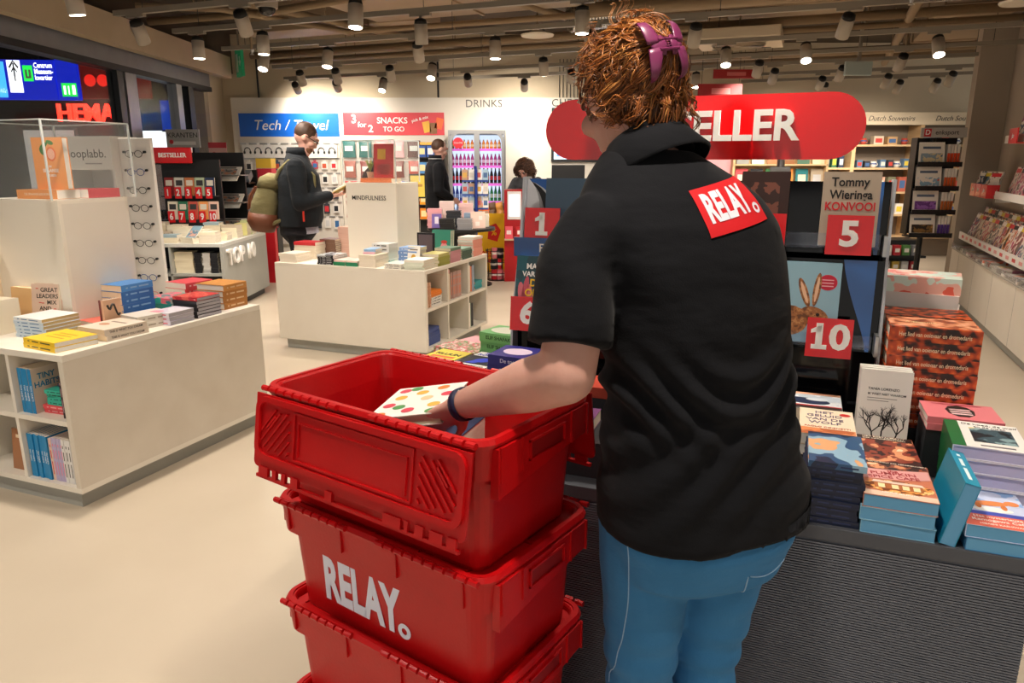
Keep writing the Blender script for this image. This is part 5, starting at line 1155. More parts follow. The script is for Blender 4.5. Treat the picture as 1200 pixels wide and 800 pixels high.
book(FLC @ T(.165, .09, .0002) @ R(178, 'Z'), .13, .18, .045, 'd8505a', 'pale cookbook with a red spine lying in the clear case', pm=PAGE_W)

# ================================================================== books on and in the middle white table
def mstack(x, y, rz, n, w, h, t, c, desc, **kw): (fstack if n > 8 else stack)(FM, x, y, rz, n, w, h, t, ink(c) if isinstance(c, str) else c, desc+' on the middle table', group=kw.pop('group', desc), **kw)
mstack(-1.31, .14, 90, 3, .21, .17, .024, 'f0e6d6', 'the cream stack at the outer corner', pm=PAGE)
mstack(-1.33, .37, 90, 5, .15, .22, .028, 'efe4d0', 'the cream stack under the red cover', pm=PAGE, tops=ink('c8343a'))
mstack(-.93, .13, 90, 6, .20, .155, .0125, '23242a', 'the black and white striped stack', pm=PAGE_W, spine=('nacht', 'd8d8d8'), tops=art('bw_cover', ['2a2c30', 'c8ccd0', '5a5c60'], 12))
mstack(-.785, .10, 90, 3, .17, .11, .015, '2f8a5c', 'the first green-spined stack', pm=PAGE, tops=ink('eec9c0'))
mstack(-.67, .10, 90, 3, .17, .11, .015, '35926a', 'the second green-spined stack', pm=PAGE, tops=ink('f0d6cc'))
mstack(-1.195, .52, 90, 9, .15, .16, .017, '7a5a4a', 'the tall brown-lined stack', pm=PAGE, jit=2)
mstack(-1.06, .60, 90, 15, .15, .16, .017, 'e0b8a8', 'the tallest pink-white stack beside the column', pm=PAGE, jit=1.5)
mstack(-.525, .12, 90, 3, .21, .15, .032, 'efe4d2', 'the broad cream stack', pm=PAGE, tops=ink('e8dcc8'))
mstack(-.545, .14, 100, 2, .14, .10, .02, 'e9b8c8', 'the small pink and blue stack', z=.735+.0975, tops=ink('8fb8e0'))
mstack(-.55, .335, 90, 5, .15, .16, .032, 'e4e4e2', 'the white stack with black marks', pm=PAGE_W, spine=('stilte', '2a2a2a'))
mstack(-.42, .29, 90, 1, .12, .09, .02, '3fb0a8', 'single turquoise book lying before the column')
mstack(-.27, .30, 90, 5, .16, .17, .029, '6f92c8', 'the blue-spined stack', pm=PAGE, tops=ink('8fb0e0'), spine=('rust', 'dfe8f4'))
mstack(-.29, .11, 90, 3, .19, .15, .013, 'e4e0d6', 'the thin white stack with black corners', pm=PAGE_W, spine=('zen', '2a2a2a'))
mstack(-.11, .12, 90, 4, .20, .17, .019, 'dfe4d4', 'the white-green stack at the shelf corner', pm=PAGE, tops=ink('f0ecdf'))
mstack(-.09, .36, 180, 4, .15, .20, .024, '9a9a3c', 'the olive stack', pm=PAGE, tops=ink('b8b06a'))
mstack(-.09, .575, 180, 5, .15, .19, .024, 'c98a94', 'the rose stack', pm=PAGE, tops=ink('5c7a64'))
mstack(-.09, .80, 180, 5, .15, .20, .018, '3a5c4c', 'the dark green stack', pm=PAGE, tops=ink('7c9a8a'))
mstack(-.09, 1.03, 180, 7, .15, .20, .024, 'ee9a88', 'the coral-edged stack', pm=PAGE_W, tops=ink('f0d8cc'))
M = FM @ T(-.215, .205, .737+.005) @ R(-8, 'X') @ T(0, .012, .08) @ FACE
b = book(M, .11, .155, .012, 'f1ede6', 'white cover with a golden oval leaning on the blue-spined stack'); shape(ellipse(0, -.02, .022, .03), 'd9a84a', b, .0125); bx('title_print', -.035, .035, .042, .05, .012, .0124, ink('6a5a40'), b)
t = thing('picture_frame', 'small black frame with a grey card on the middle table', 'frame', FM @ T(-.255, .50, .7355)); bx('frame', -.08, .08, 0, .015, 0, .24, BLACK_P, t); bx('card', -.065, .065, -.002, 0, .015, .225, ink('6a5a60'), t); bx('prop', -.01, .01, .015, .08, 0, .02, BLACK_P, t)
M = FM @ T(-.24, .72, .737) @ R(-8, 'X') @ T(0, .02, .12) @ FACE
for i in range(3):
    b = book(FM @ T(-.24, .74+.026*i, .737) @ R(-6, 'X') @ T(0, .02, .12) @ FACE, .18, .24, .022, '3f8f7a', 'teal children book with a pink face, %s of three standing' % ORD[i])
    if i == 0: shape(ellipse(.03, -.03, .035, .045), 'ea9aa0', b, .0225); shape(ellipse(.03, .02, .03, .015), 'c8443c', b, .0228)
# side compartments
def mrow(y, z, n, t, h, c, desc, **kw): row(FM, -.03, y, z, n, .14, h, t, ink(c), desc+' compartment of the middle table', face='side', group=desc, **kw)
mrow(.07, Mz1, 3, .022, .20, 'd9a888', 'tan spine in the first upper', spine=('kook', 'a04c2c'))
stack(FM, -.115, .255, 180, 3, .15, .19, .022, ink('e8e6e0'), 'the white stack in the first upper middle table compartment', z=Mz1, group='white compartment books', spine=('wit', '4a4a4a')); stack(FM, -.115, .265, 176, 4, .15, .17, .012, ink('f08a30'), 'the orange stack in the first upper compartment', z=Mz1+.068, group='orange compartment books', jit=2)
mrow(.425, Mz1, 2, .028, .22, 'e0cdb4', 'cream spine in the second upper'); mrow(.51, Mz1, 7, .027, .225, 'b8948c', 'striped spine in the second upper', spine=('O O O O O', 'e0703c')); stack(FM, -.10, .44, 180, 1, .14, .10, .03, ink('f0b8b0'), 'pink book lying on the cream spines', z=Mz1+.222) 
mrow(.825, Mz1, 2, .035, .235, 'ece2d4', 'cream spine in the third upper'); mrow(.90, Mz1, 1, .022, .225, 'f09060', 'orange spine in the third upper'); mrow(.925, Mz1, 2, .028, .23, '9aa8c0', 'grey-blue spine in the third upper'); stack(FM, -.11, 1.08, 180, 3, .15, .16, .024, ink('30a0a8'), 'the turquoise stack in the third upper compartment', z=Mz1, group='turquoise compartment books')
stack(FM, -.125, .20, 180, 4, .16, .22, .032, ink('2a4488'), 'the navy stack in the first lower middle table compartment', z=Mz0, group='navy compartment books')
mrow(.825, Mz0, 1, .03, .225, 'f0a040', 'orange spine in the third lower'); mrow(.857, Mz0, 1, .02, .22, 'ece8e0', 'white spine in the third lower'); mrow(.88, Mz0, 1, .02, .22, '2f8a5c', 'green spine in the third lower'); mrow(.905, Mz0, 2, .02, .21, '2c3034', 'black spine in the third lower')
mrow(.43, Mz0, 1, .02, .10, '5f9a4c', 'small green spine in the second lower')
# red book in the clear case of the mindfulness column
FMC = FM @ T(-.717, .61, 1.3815)
book(FMC @ T(.02, -.05, .0002) @ R(90, 'Z'), .17, .30, .035, 'e87a3c', 'orange book lying flat in the far clear case'); book(FMC @ T(.05, -.06, .0365) @ R(-3, 'Z') @ R(-4, 'X') @ T(0, .03, .14) @ FACE, .20, .28, .03, 'b8262c', 'red book with a gold disc standing in the far clear case', hard=True, prints=[(.08, .05, .92, .95, 'c8343a'), (.2, .55, .6, .85, 'e8b83a'), (.15, .1, .85, .4, 'd86a60')])
t = thing('plant_pot', 'small potted plant beside the red book in the far clear case', 'plant', FMC @ T(-.10, -.02, .0365)); ob('pot', MB().lathe([(.025, 0), (.035, .05), (.03, .05)], 14), ink('c8b8a0'), t)
for i in range(7): a = i*.9; ob('leaf', MB().tube([(0, 0, .05), (.02*math.cos(a), .02*math.sin(a), .11), (.045*math.cos(a), .045*math.sin(a), .15)], .006, 4, True, [.003, .008, .001]), ink('8fa03c'), t)
t = thing('meditation_figure', 'dark slanted ornament beside the red book in the far clear case', 'ornament', FMC @ T(-.145, .04, .0002)); ob('figure_body', MB().loft([((0, 0, 0), (.10, 0, 0), (0, .05, 0)), ((.02, 0, .08), (.08, 0, 0), (0, .045, 0)), ((.06, 0, .16), (.03, 0, 0), (0, .03, 0)), ((.07, 0, .2), (.025, 0, 0), (0, .025, 0))], 14).mesh('f', True), ink('3a2a28'), t); ob('figure_head', MB().ell((.075, 0, .225), (.025, .025, .03)).mesh('h', True), ink('3a2a28'), t)

# ================================================================== eyewear stand behind the near table
WHT = mat('white_plastic', 'ece9e4', .4)
t = thing('eyewear_stand', 'white eyewear stand with a column of spectacles behind the near table', 'display stand', T(-2.53, 4.90, 0) @ R(-10, 'Z'))
bx('base', -.42, .22, -.10, .25, 0, .03, WHT, t, .004); bx('panel', -.02, .21, -.03, .0, .03, 1.70, WHT, t, .004); bx('box_back', -.40, -.02, .14, .16, .03, 1.71, WHT, t); bx('box_side', -.40, -.38, -.09, .14, 1.26, 1.71, WHT, t); bx('box_top', -.40, -.02, -.09, .14, 1.69, 1.71, WHT, t); bx('box_side', -.04, -.02, -.09, .14, .03, 1.69, WHT, t)
bx('header', -.40, -.02, -.10, -.09, 1.50, 1.71, WHT, t); txt('looplabb.', .075, ink('4a4846'), t, T(-.2, -.101, 1.60) @ UPRIGHT, bold=.0); bx('header_print', -.22, -.10, -.1015, -.10, 1.535, 1.543, ink('a8a6a4'), t); ob('round_sticker', MB().cyl((-.365, -.103, 1.665), (-.365, -.1, 1.665), .025, n=16), ink('c8343c'), t)
for z in (1.36, 1.22, 1.06): bx('shelf', -.38, -.04, -.08, .14, z, z+.012, WHT, t)
bx('dark_post', -.03, -.01, -.12, -.10, .5, 1.1, BLACK_P, t)
for i, z in enumerate((1.235, 1.075)):
    for k in range(5):
        tt = thing('eyewear_case', '%s boxed glasses case, %s on the %s shelf of the eyewear stand' % (['purple', 'black'][i], ORD[k], ['upper', 'lower'][i]), 'box', T(-2.53, 4.90, 0) @ R(-10, 'Z') @ T(-.34+.065*k, -.03, z), 'glasses cases')
        bx('case_box', -.025, .025, -.03, .03, 0, .10, ink(['5a3f8a', '2a2a2e'][i]), tt); bx('case_label', -.015, .015, -.031, -.03, .04, .085, ink('d8d0e4'), tt)
FE = T(-2.53, 4.90, 0) @ R(-10, 'Z')
for i in range(11):
    c = ['2a2826', '3a5a9a', '1c1c1e', '1c1c1e', '222222', '222226', '2a2a2a', '3a5aa0', 'e08a88', '9a2838', '26304a'][i]
    tt = thing('spectacles', '%s framed spectacles, %s from the top of the eyewear stand' % (['brown', 'blue', 'black', 'black', 'black', 'black', 'black', 'blue', 'pink', 'red', 'navy'][i], ORD[i]), 'spectacles', FE @ T(.095, -.045, 1.60-.115*i), 'spectacles on the stand')
    m = ink(c)
    for s in (-1, 1):
        ob('rim', MB().tube([(s*.033+.027*math.cos(a*PI/9), 0, .021*math.sin(a*PI/9)) for a in range(19)], .0022, 5, False), m, tt)
        ob('lens', MB().prism(ellipse(s*.033, 0, .026, .020, 16), 0, .001), ACRYL, tt, UPRIGHT); ob('temple', MB().cyl((s*.06, 0, .006), (s*.066, .012, .006), .0025, n=5), m, tt)
    ob('bridge', MB().tube([(-.008, 0, .004), (0, -.003, .009), (.008, 0, .004)], .002, 5), m, tt)
    for s in (-1, 1): ob('holder_peg', MB().cyl((s*.074, -.0, .012), (s*.074, .014, .012), .008, n=8), BLACK_P, tt)

# ================================================================== top-ten table
F10 = T(-2.97, 7.45, 0)
t = thing('top_ten_table', 'grey table with white raised top ten lettering on its end', 'display table', F10)
bx('worktop', -1.10, 0, 0, 1.35, .70, .735, mat('pale_grey_top', 'c8c8c2', .45), t, .002); bx('end_panel', -.03, 0, 0, 1.35, .08, .70, GREY_L, t); bx('end_panel', -1.10, -1.07, 0, 1.35, .08, .70, GREY_L, t); bx('rear_body', -1.07, -.03, .40, 1.35, .08, .70, GREY_L, t)
bx('shelf_board', -1.07, -.03, .005, .40, .40, .425, GREY_L, t); bx('bottom_panel', -1.07, -.03, 0, .40, .08, .105, GREY_L, t); bx('divider', -.56, -.54, .005, .40, .105, .70, GREY_L, t); bx('plinth', -1.05, -.05, .05, 1.3, 0, .08, DGREY, t); bx('shelf_lining', -1.07, -.03, .395, .40, .105, .70, BLACK_P, t)
txt('TOP 10', .235, LETTER_W, t, T(.012, .50, .57) @ R(90, 'Z') @ UPRIGHT, bold=.018, ext=.012, xs=1.0, spacing=1.12)
row(F10, -1.03, .03, .425, 2, .14, .22, .03, ink('1f7a80'), 'teal spine on the top ten table shelf', group='teal spines'); row(F10, -.95, .03, .425, 3, .14, .22, .03, ink('2c64a8'), 'blue spine on the top ten table shelf', group='blue top ten spines')
fstack(F10, -.44, .14, 90, 9, .14, .19, .024, ink('efe4c8'), 'the cream stack inside the top ten table', z=.425, group='cream stack in shelf')
for i, x in enumerate((-.285, -.20, -.115)): fstack(F10, x, .12, 90, 8, .14, .075, .026, ink(['1c1c1e', 'c8c6c0', '202024'][i]), 'the %s narrow stack inside the top ten table' % ['black', 'grey', 'charcoal'][i], z=.425, group='narrow stacks in shelf', spine=('- -', 'e8e6e0'))
cols = ['efe6cc', 'f0e8d4', 'e9dcc0', 'f2ead6', 'e6dcc8', 'efe2c4']
for j in range(3):
    for i in range(5):
        if i == 3 and j == 0:
            continue
        fstack(F10, -.97+.20*i+.02*j, .13+.26*j, 90+random.uniform(-6, 6), 2+(i*2+j) % 3+j, .15, .17, .028, ink(cols[(i+j) % 6]), 'the %s cream stack of the %s row on the top ten table' % (ORD[i], ORD[j]), group='cream stacks on the top ten table', tops=ink(['f2ead2', 'e8d9b8', '9ab0b8', 'c8b8a0', 'f0e6cc'][(i+2*j) % 5]))
fstack(F10, -.34, .10, 60, 2, .14, .2, .03, ink('efe6d0'), 'the low cream stack under the tilted cover', group='low cream stack')
b = book(F10 @ T(-.33, .03, .80) @ R(-20, 'Z') @ R(-50, 'X') @ T(0, .012, .08) @ FACE, .12, .17, .012, '7a9aa8', 'tilted blue-grey cover leaning on the front of the top ten table', prints=[(.1, .1, .9, .6, art('tilt_cover', ['5a7a8a', 'c89a8a', '2a3a44'], 20))])
for i in range(3): fstack(F10, -.12, .95+.17*i, 90, 6+i % 2, .14, .14, .022, ink(['e8e29a', 'd8e0a8', 'b8d0d8'][i]), 'the %s pastel stack at the far end of the top ten table' % ['yellow', 'lime', 'pale blue'][i], group='pastel stacks')
# small black bestseller rack standing on it
FB = T(-3.60, 8.42, .7355)
t = thing('bestseller_rack', 'small black bestseller rack with ten red numbers on the top ten table', 'rack', FB)
bx('rack_back', -.36, .30, .0, .03, 0, .84, BLACK_P, t); bx('rack_base', -.36, .30, -.20, .0, 0, .17, BLACK_P, t); bx('ledge', -.34, .28, -.12, 0, .43, .445, BLACK_P, t); bx('ledge', -.34, .28, -.20, 0, .17, .185, BLACK_P, t)
bx('header', -.36, .06, -.16, -.13, .80, .97, RED, t, .01); txt('BESTSELLER', .066, LETTER_W, t, T(-.15, -.162, .885) @ UPRIGHT, bold=.025, ext=.002, xs=.9); bx('header_arm', -.2, -.1, -.13, .03, .80, .84, BLACK_P, t)
cc = ['8a2a2a', 'd8d4c8', 'c87a4a', 'b8c8a8', '2a3a5a', 'efe6d0', '2f7a5a', 'c85a4a', 'f0a05a', 'e8c0b0']
for i in range(10):
    up = i < 5; x = -.26+.115*(i % 5)+(0 if up else .05); y = -.09 if up else -.17; z = .446 if up else .186
    book(FB @ T(x, y, z) @ R(-6, 'X') @ T(0, .025, .10) @ FACE, .105, .20, .022, cc[i], 'novel behind the number %s card of the small black rack' % names[i], prints=[(.15, .55, .85, .85, ink(['e8e0d0', '3a3a3a'][i % 2]))])
    c = thing('number_card', 'small red card number %s on the black bestseller rack' % names[i], 'number card', FB @ T(x, y-.035, z-.03), 'red cards on the black rack'); bx('card', -.037, .037, 0, .004, 0, .125, RED, c); txt(str(i+1), .10, LETTER_W, c, T(0, -.002, .062) @ UPRIGHT, name='number', bold=.025, ext=.001, xs=.8)
    bx('clip', -.01, .01, .004, .02, .04, .06, BLACK_P, c)
# newspaper rack
FN = T(-3.72, 9.05, 0)
t = thing('newspaper_rack', 'black newspaper rack under the grey newspapers sign', 'rack', FN)
bx('rack_back', -.25, .45, .05, .08, 0, 1.66, BLACK_P, t); bx('sign_post', -.2, -.17, .05, .08, 1.66, 1.78, STEEL, t)
bx('sign_plate', -.45, -.05, .03, .05, 1.72, 1.93, mat('grey_sign', 'a8a6a2', .4), t); txt('KRANTEN', .08, ink('2a2826'), t, T(-.25, .028, 1.86) @ UPRIGHT, bold=.006); bx('sign_strip', -.38, -.1, .027, .03, 1.75, 1.79, ink('d8d4d0'), t); ob('sign_logo', MB().cyl((-.39, .026, 1.785), (-.39, .03, 1.785), .025, n=14), ink('c82a34'), t)
for i, z in enumerate((1.42, 1.10, .80)):
    bx('wire_shelf', -.2, .5, -.20, .05, z-.03, z-.02, STEEL, t)
    for k in range(2):
        n = thing('newspaper', 'folded newspaper, %s on the %s slanted tier of the newspaper rack' % (ORD[k], ORD[i]), 'newspaper', FN @ T(-.05+.33*k, -.06, z) @ R(35, 'X'), 'newspapers on the rack')
        bx('folded_sheets', -.16, .16, -.16, .10, 0, .02, ink('e4e0d8'), n); bx('front_photo', -.12, .12, -.06, .05, .02, .0205, art('news_photo', ['4a4a4c', '8a8884', 'b87a5a', '2a2a2c'], 16, seed=i+k), n); bx('headline', -.14, .1, .06, .085, .02, .0205, ink('3a3a3a'), n)
# pink notice, black accessories rack, bag
t = thing('notice_stand', 'pink and white notice on a stand beside the newspapers', 'sign', T(-3.90, 9.95, 0)); bx('post', -.01, .01, 0, .02, 0, 1.55, STEEL, t); bx('notice', -.12, .12, -.01, 0, 1.52, 1.80, ink('eebab0'), t); bx('notice_band', -.12, .12, -.013, -.01, 1.73, 1.80, ink('d8404a'), t); bx('base', -.12, .12, -.1, .1, 0, .01, STEEL, t)
for k, (x, z) in enumerate(((-.05, 1.66), (.04, 1.6), (-.04, 1.56))): ob('printed_flower', MB().cyl((x, -.014, z), (x, -.01, z), .022, n=10), ink('d87a70'), t)
FA = T(-3.62, 9.62, 0)
t = thing('accessory_rack', 'black accessory rack with tilted clear boxes behind the top ten table', 'rack', FA)
bx('rack_frame', -.22, .30, .05, .09, 0, 1.45, BLACK_P, t); bx('rack_foot', -.22, .30, -.25, .05, 0, .75, BLACK_P, t)
for z in (1.32, 1.1, .9): bx('rack_tier', -.22, .28, -.20, .05, z-.04, z-.02, BLACK_P, t)
for i, z in enumerate((1.34, 1.12, .92)):
    for k in range(3):
        c = thing('clear_box', 'clear packaged accessory, %s on the %s tier of the black rack' % (ORD[k], ORD[i]), 'package', FA @ T(-.14+.17*k, -.06, z+.0) @ R(30, 'X'), 'clear boxes'); bx('box', -.075, .075, -.10, .06, 0, .09, mat('clear_pack', 'b8c2cc', .15, alpha=.6), c); bx('insert', -.06, .06, -.08, .04, .01, .05, ink(['3a4a66', 'd8dce0', '8a94a4'][(i+k) % 3]), c)
t = thing('snack_tin', 'tall tin in pink, red and yellow beside the accessory rack', 'tin', T(-3.28, 9.95, 0)); bx('stand', -.12, .12, -.1, .1, 0, .95, BLACK_P, t); 
for i, c in enumerate(('c8405a', 'b8304a', 'f0a030', 'd83a4a', 'e8c040')): bx('tin_box', -.10, .10, -.10, .10, .95+.13*i, 1.075+.13*i, ink(c), t)
t = thing('gift_bag', 'bright red paper bag standing low beside the accessory rack', 'bag', T(-3.18, 9.55, 0)); bx('bag_body', -.09, .09, -.05, .05, 0, .85, ink('d8202c'), t); ob('bag_handle', MB().tube([(-.05, 0, .85), (-.04, 0, .93), (.04, 0, .93), (.05, 0, .85)], .006, 6), BLACK_P, t)

# ================================================================== back wall: tech and snacks
t = thing('wall_sign', 'bright blue sign lettered tech and travel on the back wall', 'sign', T(-3.385, 11.47, 1.925)); bx('board', -.755, .755, 0, .03, 0, .338, mat('sign_blue', '1668d8', .4), t); txt('Tech / Travel', .21, LETTER_W, t, T(.02, -.004, .16) @ UPRIGHT, shear=.25, ext=.002)
t = thing('wall_sign', 'red sign offering snacks to go on the back wall', 'sign', T(-1.795, 11.47, 1.945)); bx('board', -.765, .765, 0, .03, 0, .328, mat('sign_red', 'dc3a46', .4), t)
txt('3', .17, LETTER_W, t, T(-.60, -.004, .23) @ UPRIGHT, bold=.02); txt('for', .11, LETTER_W, t, T(-.48, -.004, .15) @ UPRIGHT, bold=.01); txt('2', .15, LETTER_W, t, T(-.35, -.004, .09) @ UPRIGHT, bold=.02)
txt('SNACKS', .125, LETTER_W, t, T(-.02, -.004, .21) @ UPRIGHT, bold=.015); txt('TO GO', .10, LETTER_W, t, T(0, -.004, .085) @ UPRIGHT, bold=.015); txt('pick & mix', .06, LETTER_W, t, T(.40, -.004, .235) @ R(-14, 'Y') @ UPRIGHT, bold=.015)
for x, z, c, r in ((.50, .12, 'f0b83a', -12), (.60, .10, '8a5a2a', 0), (.69, .17, 'f06a2a', 14)): ob('printed_pack', MB().box(-.055, .055, -.003, 0, -.08, .08), ink(c), t, T(x, -.001, z) @ R(r, 'Y'))
tw = thing('tech_wall', 'pale slat wall with rows of hooks under the blue sign', 'slat wall', T(-3.385, 11.44, 0))
bx('backing', -.76, .76, 0, .06, .3, 1.92, mat('slat_backing', 'd8d2c8', .6), tw)
for z in (1.82, 1.60, 1.38, 1.16, .94, .72): bx('hook_rail', -.75, .75, -.012, 0, z-.01, z+.01, STEEL, tw)
PK = {}
def pack(x, y, z, w, h, d, m, lab, grp, win=None, shape_=None):
    t = thing('hanging_pack', lab, 'package', T(x, y, z), grp)
    bx('pack_card', -w/2, w/2, -d/2, d/2, -h, 0, m, t)
    if win: bx('pack_picture', -w*.33, w*.33, -d/2-.002, -d/2, -h*.82, -h*.22, win, t)
    bx('hang_tab', -.02, .02, -.004, .004, 0, .03, m, t); ob('hook', MB().cyl((0, .06+d, .025), (0, -d/2, .025), .004, n=5), STEEL, t)
    return t
rows = [(1.80, 9, .155, .19, 'f0eee8', '26282c', 'white headphone box'), (1.55, 10, .10, .12, 'e8e4dc', 'c8583c', 'white blister card'), (1.36, 10, .10, .13, 'efece6', 'b8c8cc', 'white cable card'), (1.14, 10, .10, .15, 'e4e2de', '3a3c40', 'white charger pack'), (.92, 10, .10, .15, 'dedbd6', '88705c', 'pale adapter pack'), (.70, 10, .10, .15, 'e6e2dc', '5a6a80', 'pale phone case pack')]
for ri, (z, n, w, h, c, c2, nm) in enumerate(rows):
    for k in range(n):
        x = -4.06+(1.44/n)*(k+.3)
        cc2 = c2 if ri == 0 else [c2, '2a2c30', '3a6aa0', 'c8343c', 'd0d0d0'][(k*3+ri) % 5]; cm = c if ri == 0 or (k+ri) % 4 else ['2c3036', 'c8d4d8', '3a3c44', 'b04a58', '4a5a70'][(k+ri) % 5]
        t = pack(x, 11.40, z, w*(.9 if ri else 1), h*(1 if ri == 0 else random.uniform(.85, 1.15)), .05 if ri == 0 else .02, ink(cm), '%s, %s in the %s row under the blue sign' % (nm, ORD[k], ORD[ri]), nm+'s under the blue sign', None if ri == 0 else ink(cc2))
        if ri == 0:
            ob('printed_headphones', MB().tube([(.045*math.cos(a*PI/12+.0), -.03, -.09+.05*math.sin(a*PI/12)) for a in range(-2, 15)], .007, 5), ink('26282c'), t)
            for s in (-1, 1): ob('printed_earcup', MB().ell((s*.045, -.03, -.11), (.016, .004, .024), 10, 6).mesh('e', True), ink('1c1e22'), t)
SN = thing('snack_wall', 'white slat wall with snack hooks under the red sign', 'slat wall', T(-1.795, 11.44, 0)); bx('backing', -.77, .77, 0, .06, .3, 1.94, mat('slat_backing', 'd8d2c8', .6), SN)
for z in (1.86, 1.55, 1.25, .95): bx('hook_rail', -.76, .40, -.012, 0, z-.01, z+.01, STEEL, SN)
bx('dark_shelving', .38, .77, -.14, 0, .3, 1.80, BLACK_P, SN)
for z in (1.62, 1.38, 1.15, .92, .70): bx('shelf_board', .38, .77, -.26, -.14, z-.015, z, BLACK_P, SN)
BAGM = MB().loft([((0, 0, -.5), (.5, 0, 0), (0, .04, 0)), ((0, 0, -.46), (.5, 0, 0), (0, .06, 0)), ((0, 0, -.25), (.47, 0, 0), (0, .5, 0)), ((0, 0, 0), (.46, 0, 0), (0, .6, 0)), ((0, 0, .25), (.47, 0, 0), (0, .45, 0)), ((0, 0, .46), (.5, 0, 0), (0, .06, 0)), ((0, 0, .5), (.5, 0, 0), (0, .04, 0))], 16, power=2.6)
def bag(x, y, z, w, h, d, c, lab, grp, lc='f0ece4'):
    t = thing('snack_bag', lab, 'snack', T(x, y, z), grp); m = BAGM.mesh('pouch', True); ob('pouch', m, ink(c, .3), t, Matrix.Diagonal((w, d, h, 1)))
    bx('pouch_label', -w*.3, w*.3, -d*.66, -d*.60, -h*.12, h*.18, ink(lc), t); ob('hook', MB().cyl((0, .08, h*.47), (0, -.03, h*.47), .004, n=5), STEEL, t)
sn = [['1f6f6c', '1d6a66', 'eeb4b8', 'f0c0c4', '5a2c24'], ['a85a4a', '8a3a34', 'e8e2d8', '7a3028', 'c84a3a'], ['d83a3c', 'e04a48', 'c82e34', '2a58b0', '2450a8'], ['b8343a', 'e8a030', 'd84040', 'c83a3c', '8a2a28']]
for ri, z in enumerate((1.74, 1.44, 1.14, .84)):
    for k in range(5): bag(-2.47+.245*k, 11.385, z, .20 if ri < 1 else .18, .25, .05, sn[ri][k], '%s snack pouch, %s in the %s row under the red sign' % (['large', 'brown', 'red', 'small'][ri], ORD[k], ORD[ri]), 'snack pouches row %d' % (ri+1), ['d8e0dc', 'f0ece4', 'f4d8d0', 'e8d080'][ri])
    if ri < 2:
        bag(-1.30+.0, 11.36, z-.02, .19, .24, .05, ['f0b030', 'f0b83a'][ri], 'yellow snack pouch at the end of the %s row' % ORD[ri], 'yellow pouches')
bc = [['2450a0', '2a58ac', '1f4898'], ['4a8ac8', 'd8dce0', '3a78b8'], ['c86a4a', 'e0d8d0', 'b85a40'], ['f0a020', 'f0b030', 'e89a28'], ['e88a20', 'f0a838', 'e8a040']]
for i, z in enumerate((1.62, 1.38, 1.15, .92, .70)):
    for k in range(3):
        t = thing('snack_box', 'snack carton, %s on the %s dark shelf beside the fridge' % (ORD[k], ORD[i]), 'box', T(-1.345+.125*k, 11.25, z), 'snack cartons'); bx('carton', -.055, .055, -.04, .04, .0005, .165, ink(bc[i][k]), t); bx('carton_panel', -.04, .04, -.0415, -.04, .04, .13, ink(['e8d8a0', 'f0ece4', 'd8c0a0'][k]), t)

# ================================================================== drinks fridge
t = thing('drinks_fridge', 'two-door grey drinks fridge with lit shelves of bottles', 'fridge', T(-.515, 11.0, 0))
FG = mat('fridge_grey', '8a8c8e', .4, .3); FI_IN = mat('fridge_inside', 'dfe8f4', .5, emit=('cfe2ff', .55))
bx('cabinet_back', -.42, .42, .42, .47, 0, 2.0, FG, t); bx('lining', -.40, .40, .40, .42, .35, 1.96, FI_IN, t); bx('cabinet_side', -.42, -.39, 0, .42, 0, 2.0, FG, t); bx('cabinet_side', .39, .42, 0, .42, 0, 2.0, FG, t); bx('cabinet_top', -.39, .39, 0, .42, 1.94, 2.0, FG, t); bx('cabinet_base', -.39, .39, 0, .42, 0, .35, FG, t)
for s in (-1, 1):
    d_ = thing('door', None, None); d_.parent = t; d_.matrix_local = T(s*.2, -.02, 0)
    def frm(s=s):
        O = [(-.20, .10), (.20, .10)]; r = .14
        if s < 0: O += [(.20, 1.99)]+[(-.20+r-r*math.sin(a*PI/12), 1.99-r+r*math.cos(a*PI/12)) for a in range(7)]
        else: O += [(.20-r+r*math.sin((6-a)*PI/12), 1.99-r+r*math.cos((6-a)*PI/12)) for a in range(7)]+[(-.20, 1.99)]
        cx, cz = 0, 1.05; I = [((x-cx)*.80+(.0), (z-cz)*.955+cz) for x, z in O]; n = len(O)
        V = [(x, -.02, z) for x, z in O]+[(x, -.02, z) for x, z in I]+[(x, .02, z) for x, z in O]+[(x, .02, z) for x, z in I]; F = []
        for i in range(n):
            j = (i+1) % n; F += [(i, j, n+j, n+i), (2*n+j, 2*n+i, 3*n+i, 3*n+j), (j, i, 2*n+i, 2*n+j), (n+i, n+j, 3*n+j, 3*n+i)]
        return MB().add(V, F)
    ob('door_frame', frm(), FG, d_); bx('door_glass', -.16, .16, -.004, .004, .2, 1.94, GLASS, d_); bx('door_handle', -s*.17-.012, -s*.17+.012, -.05, -.02, .8, 1.3, STEEL, d_)
SHZ = (.42, .72, .98, 1.24, 1.50, 1.74)
for z in SHZ: bx('shelf', -.39, .39, .05, .40, z-.012, z, WHT, t); bx('price_strip', -.39, .39, .04, .05, z-.035, z+.0, emis('pink_strip', 'd060c0', .5), t)
ob('round_badge', MB().cyl((-.27, -.045, 1.82), (-.27, -.04, 1.82), .075, n=24), ink('e0182c'), t); txt('Coca-Cola', .03, LETTER_W, t, T(-.27, -.047, 1.82) @ UPRIGHT, shear=.3)
def bottle_mesh(h, r, m):
    k = ('B', h, r, m.name)
    if k not in CRC: me = MB().lathe([(r*.9, 0), (r, .01), (r, h*.55), (r*.85, h*.65), (r*.4, h*.85), (r*.38, h*.93)], 12).mesh('bottle_body', True); me.materials.append(m); CRC[k] = me
    return CRC[k]
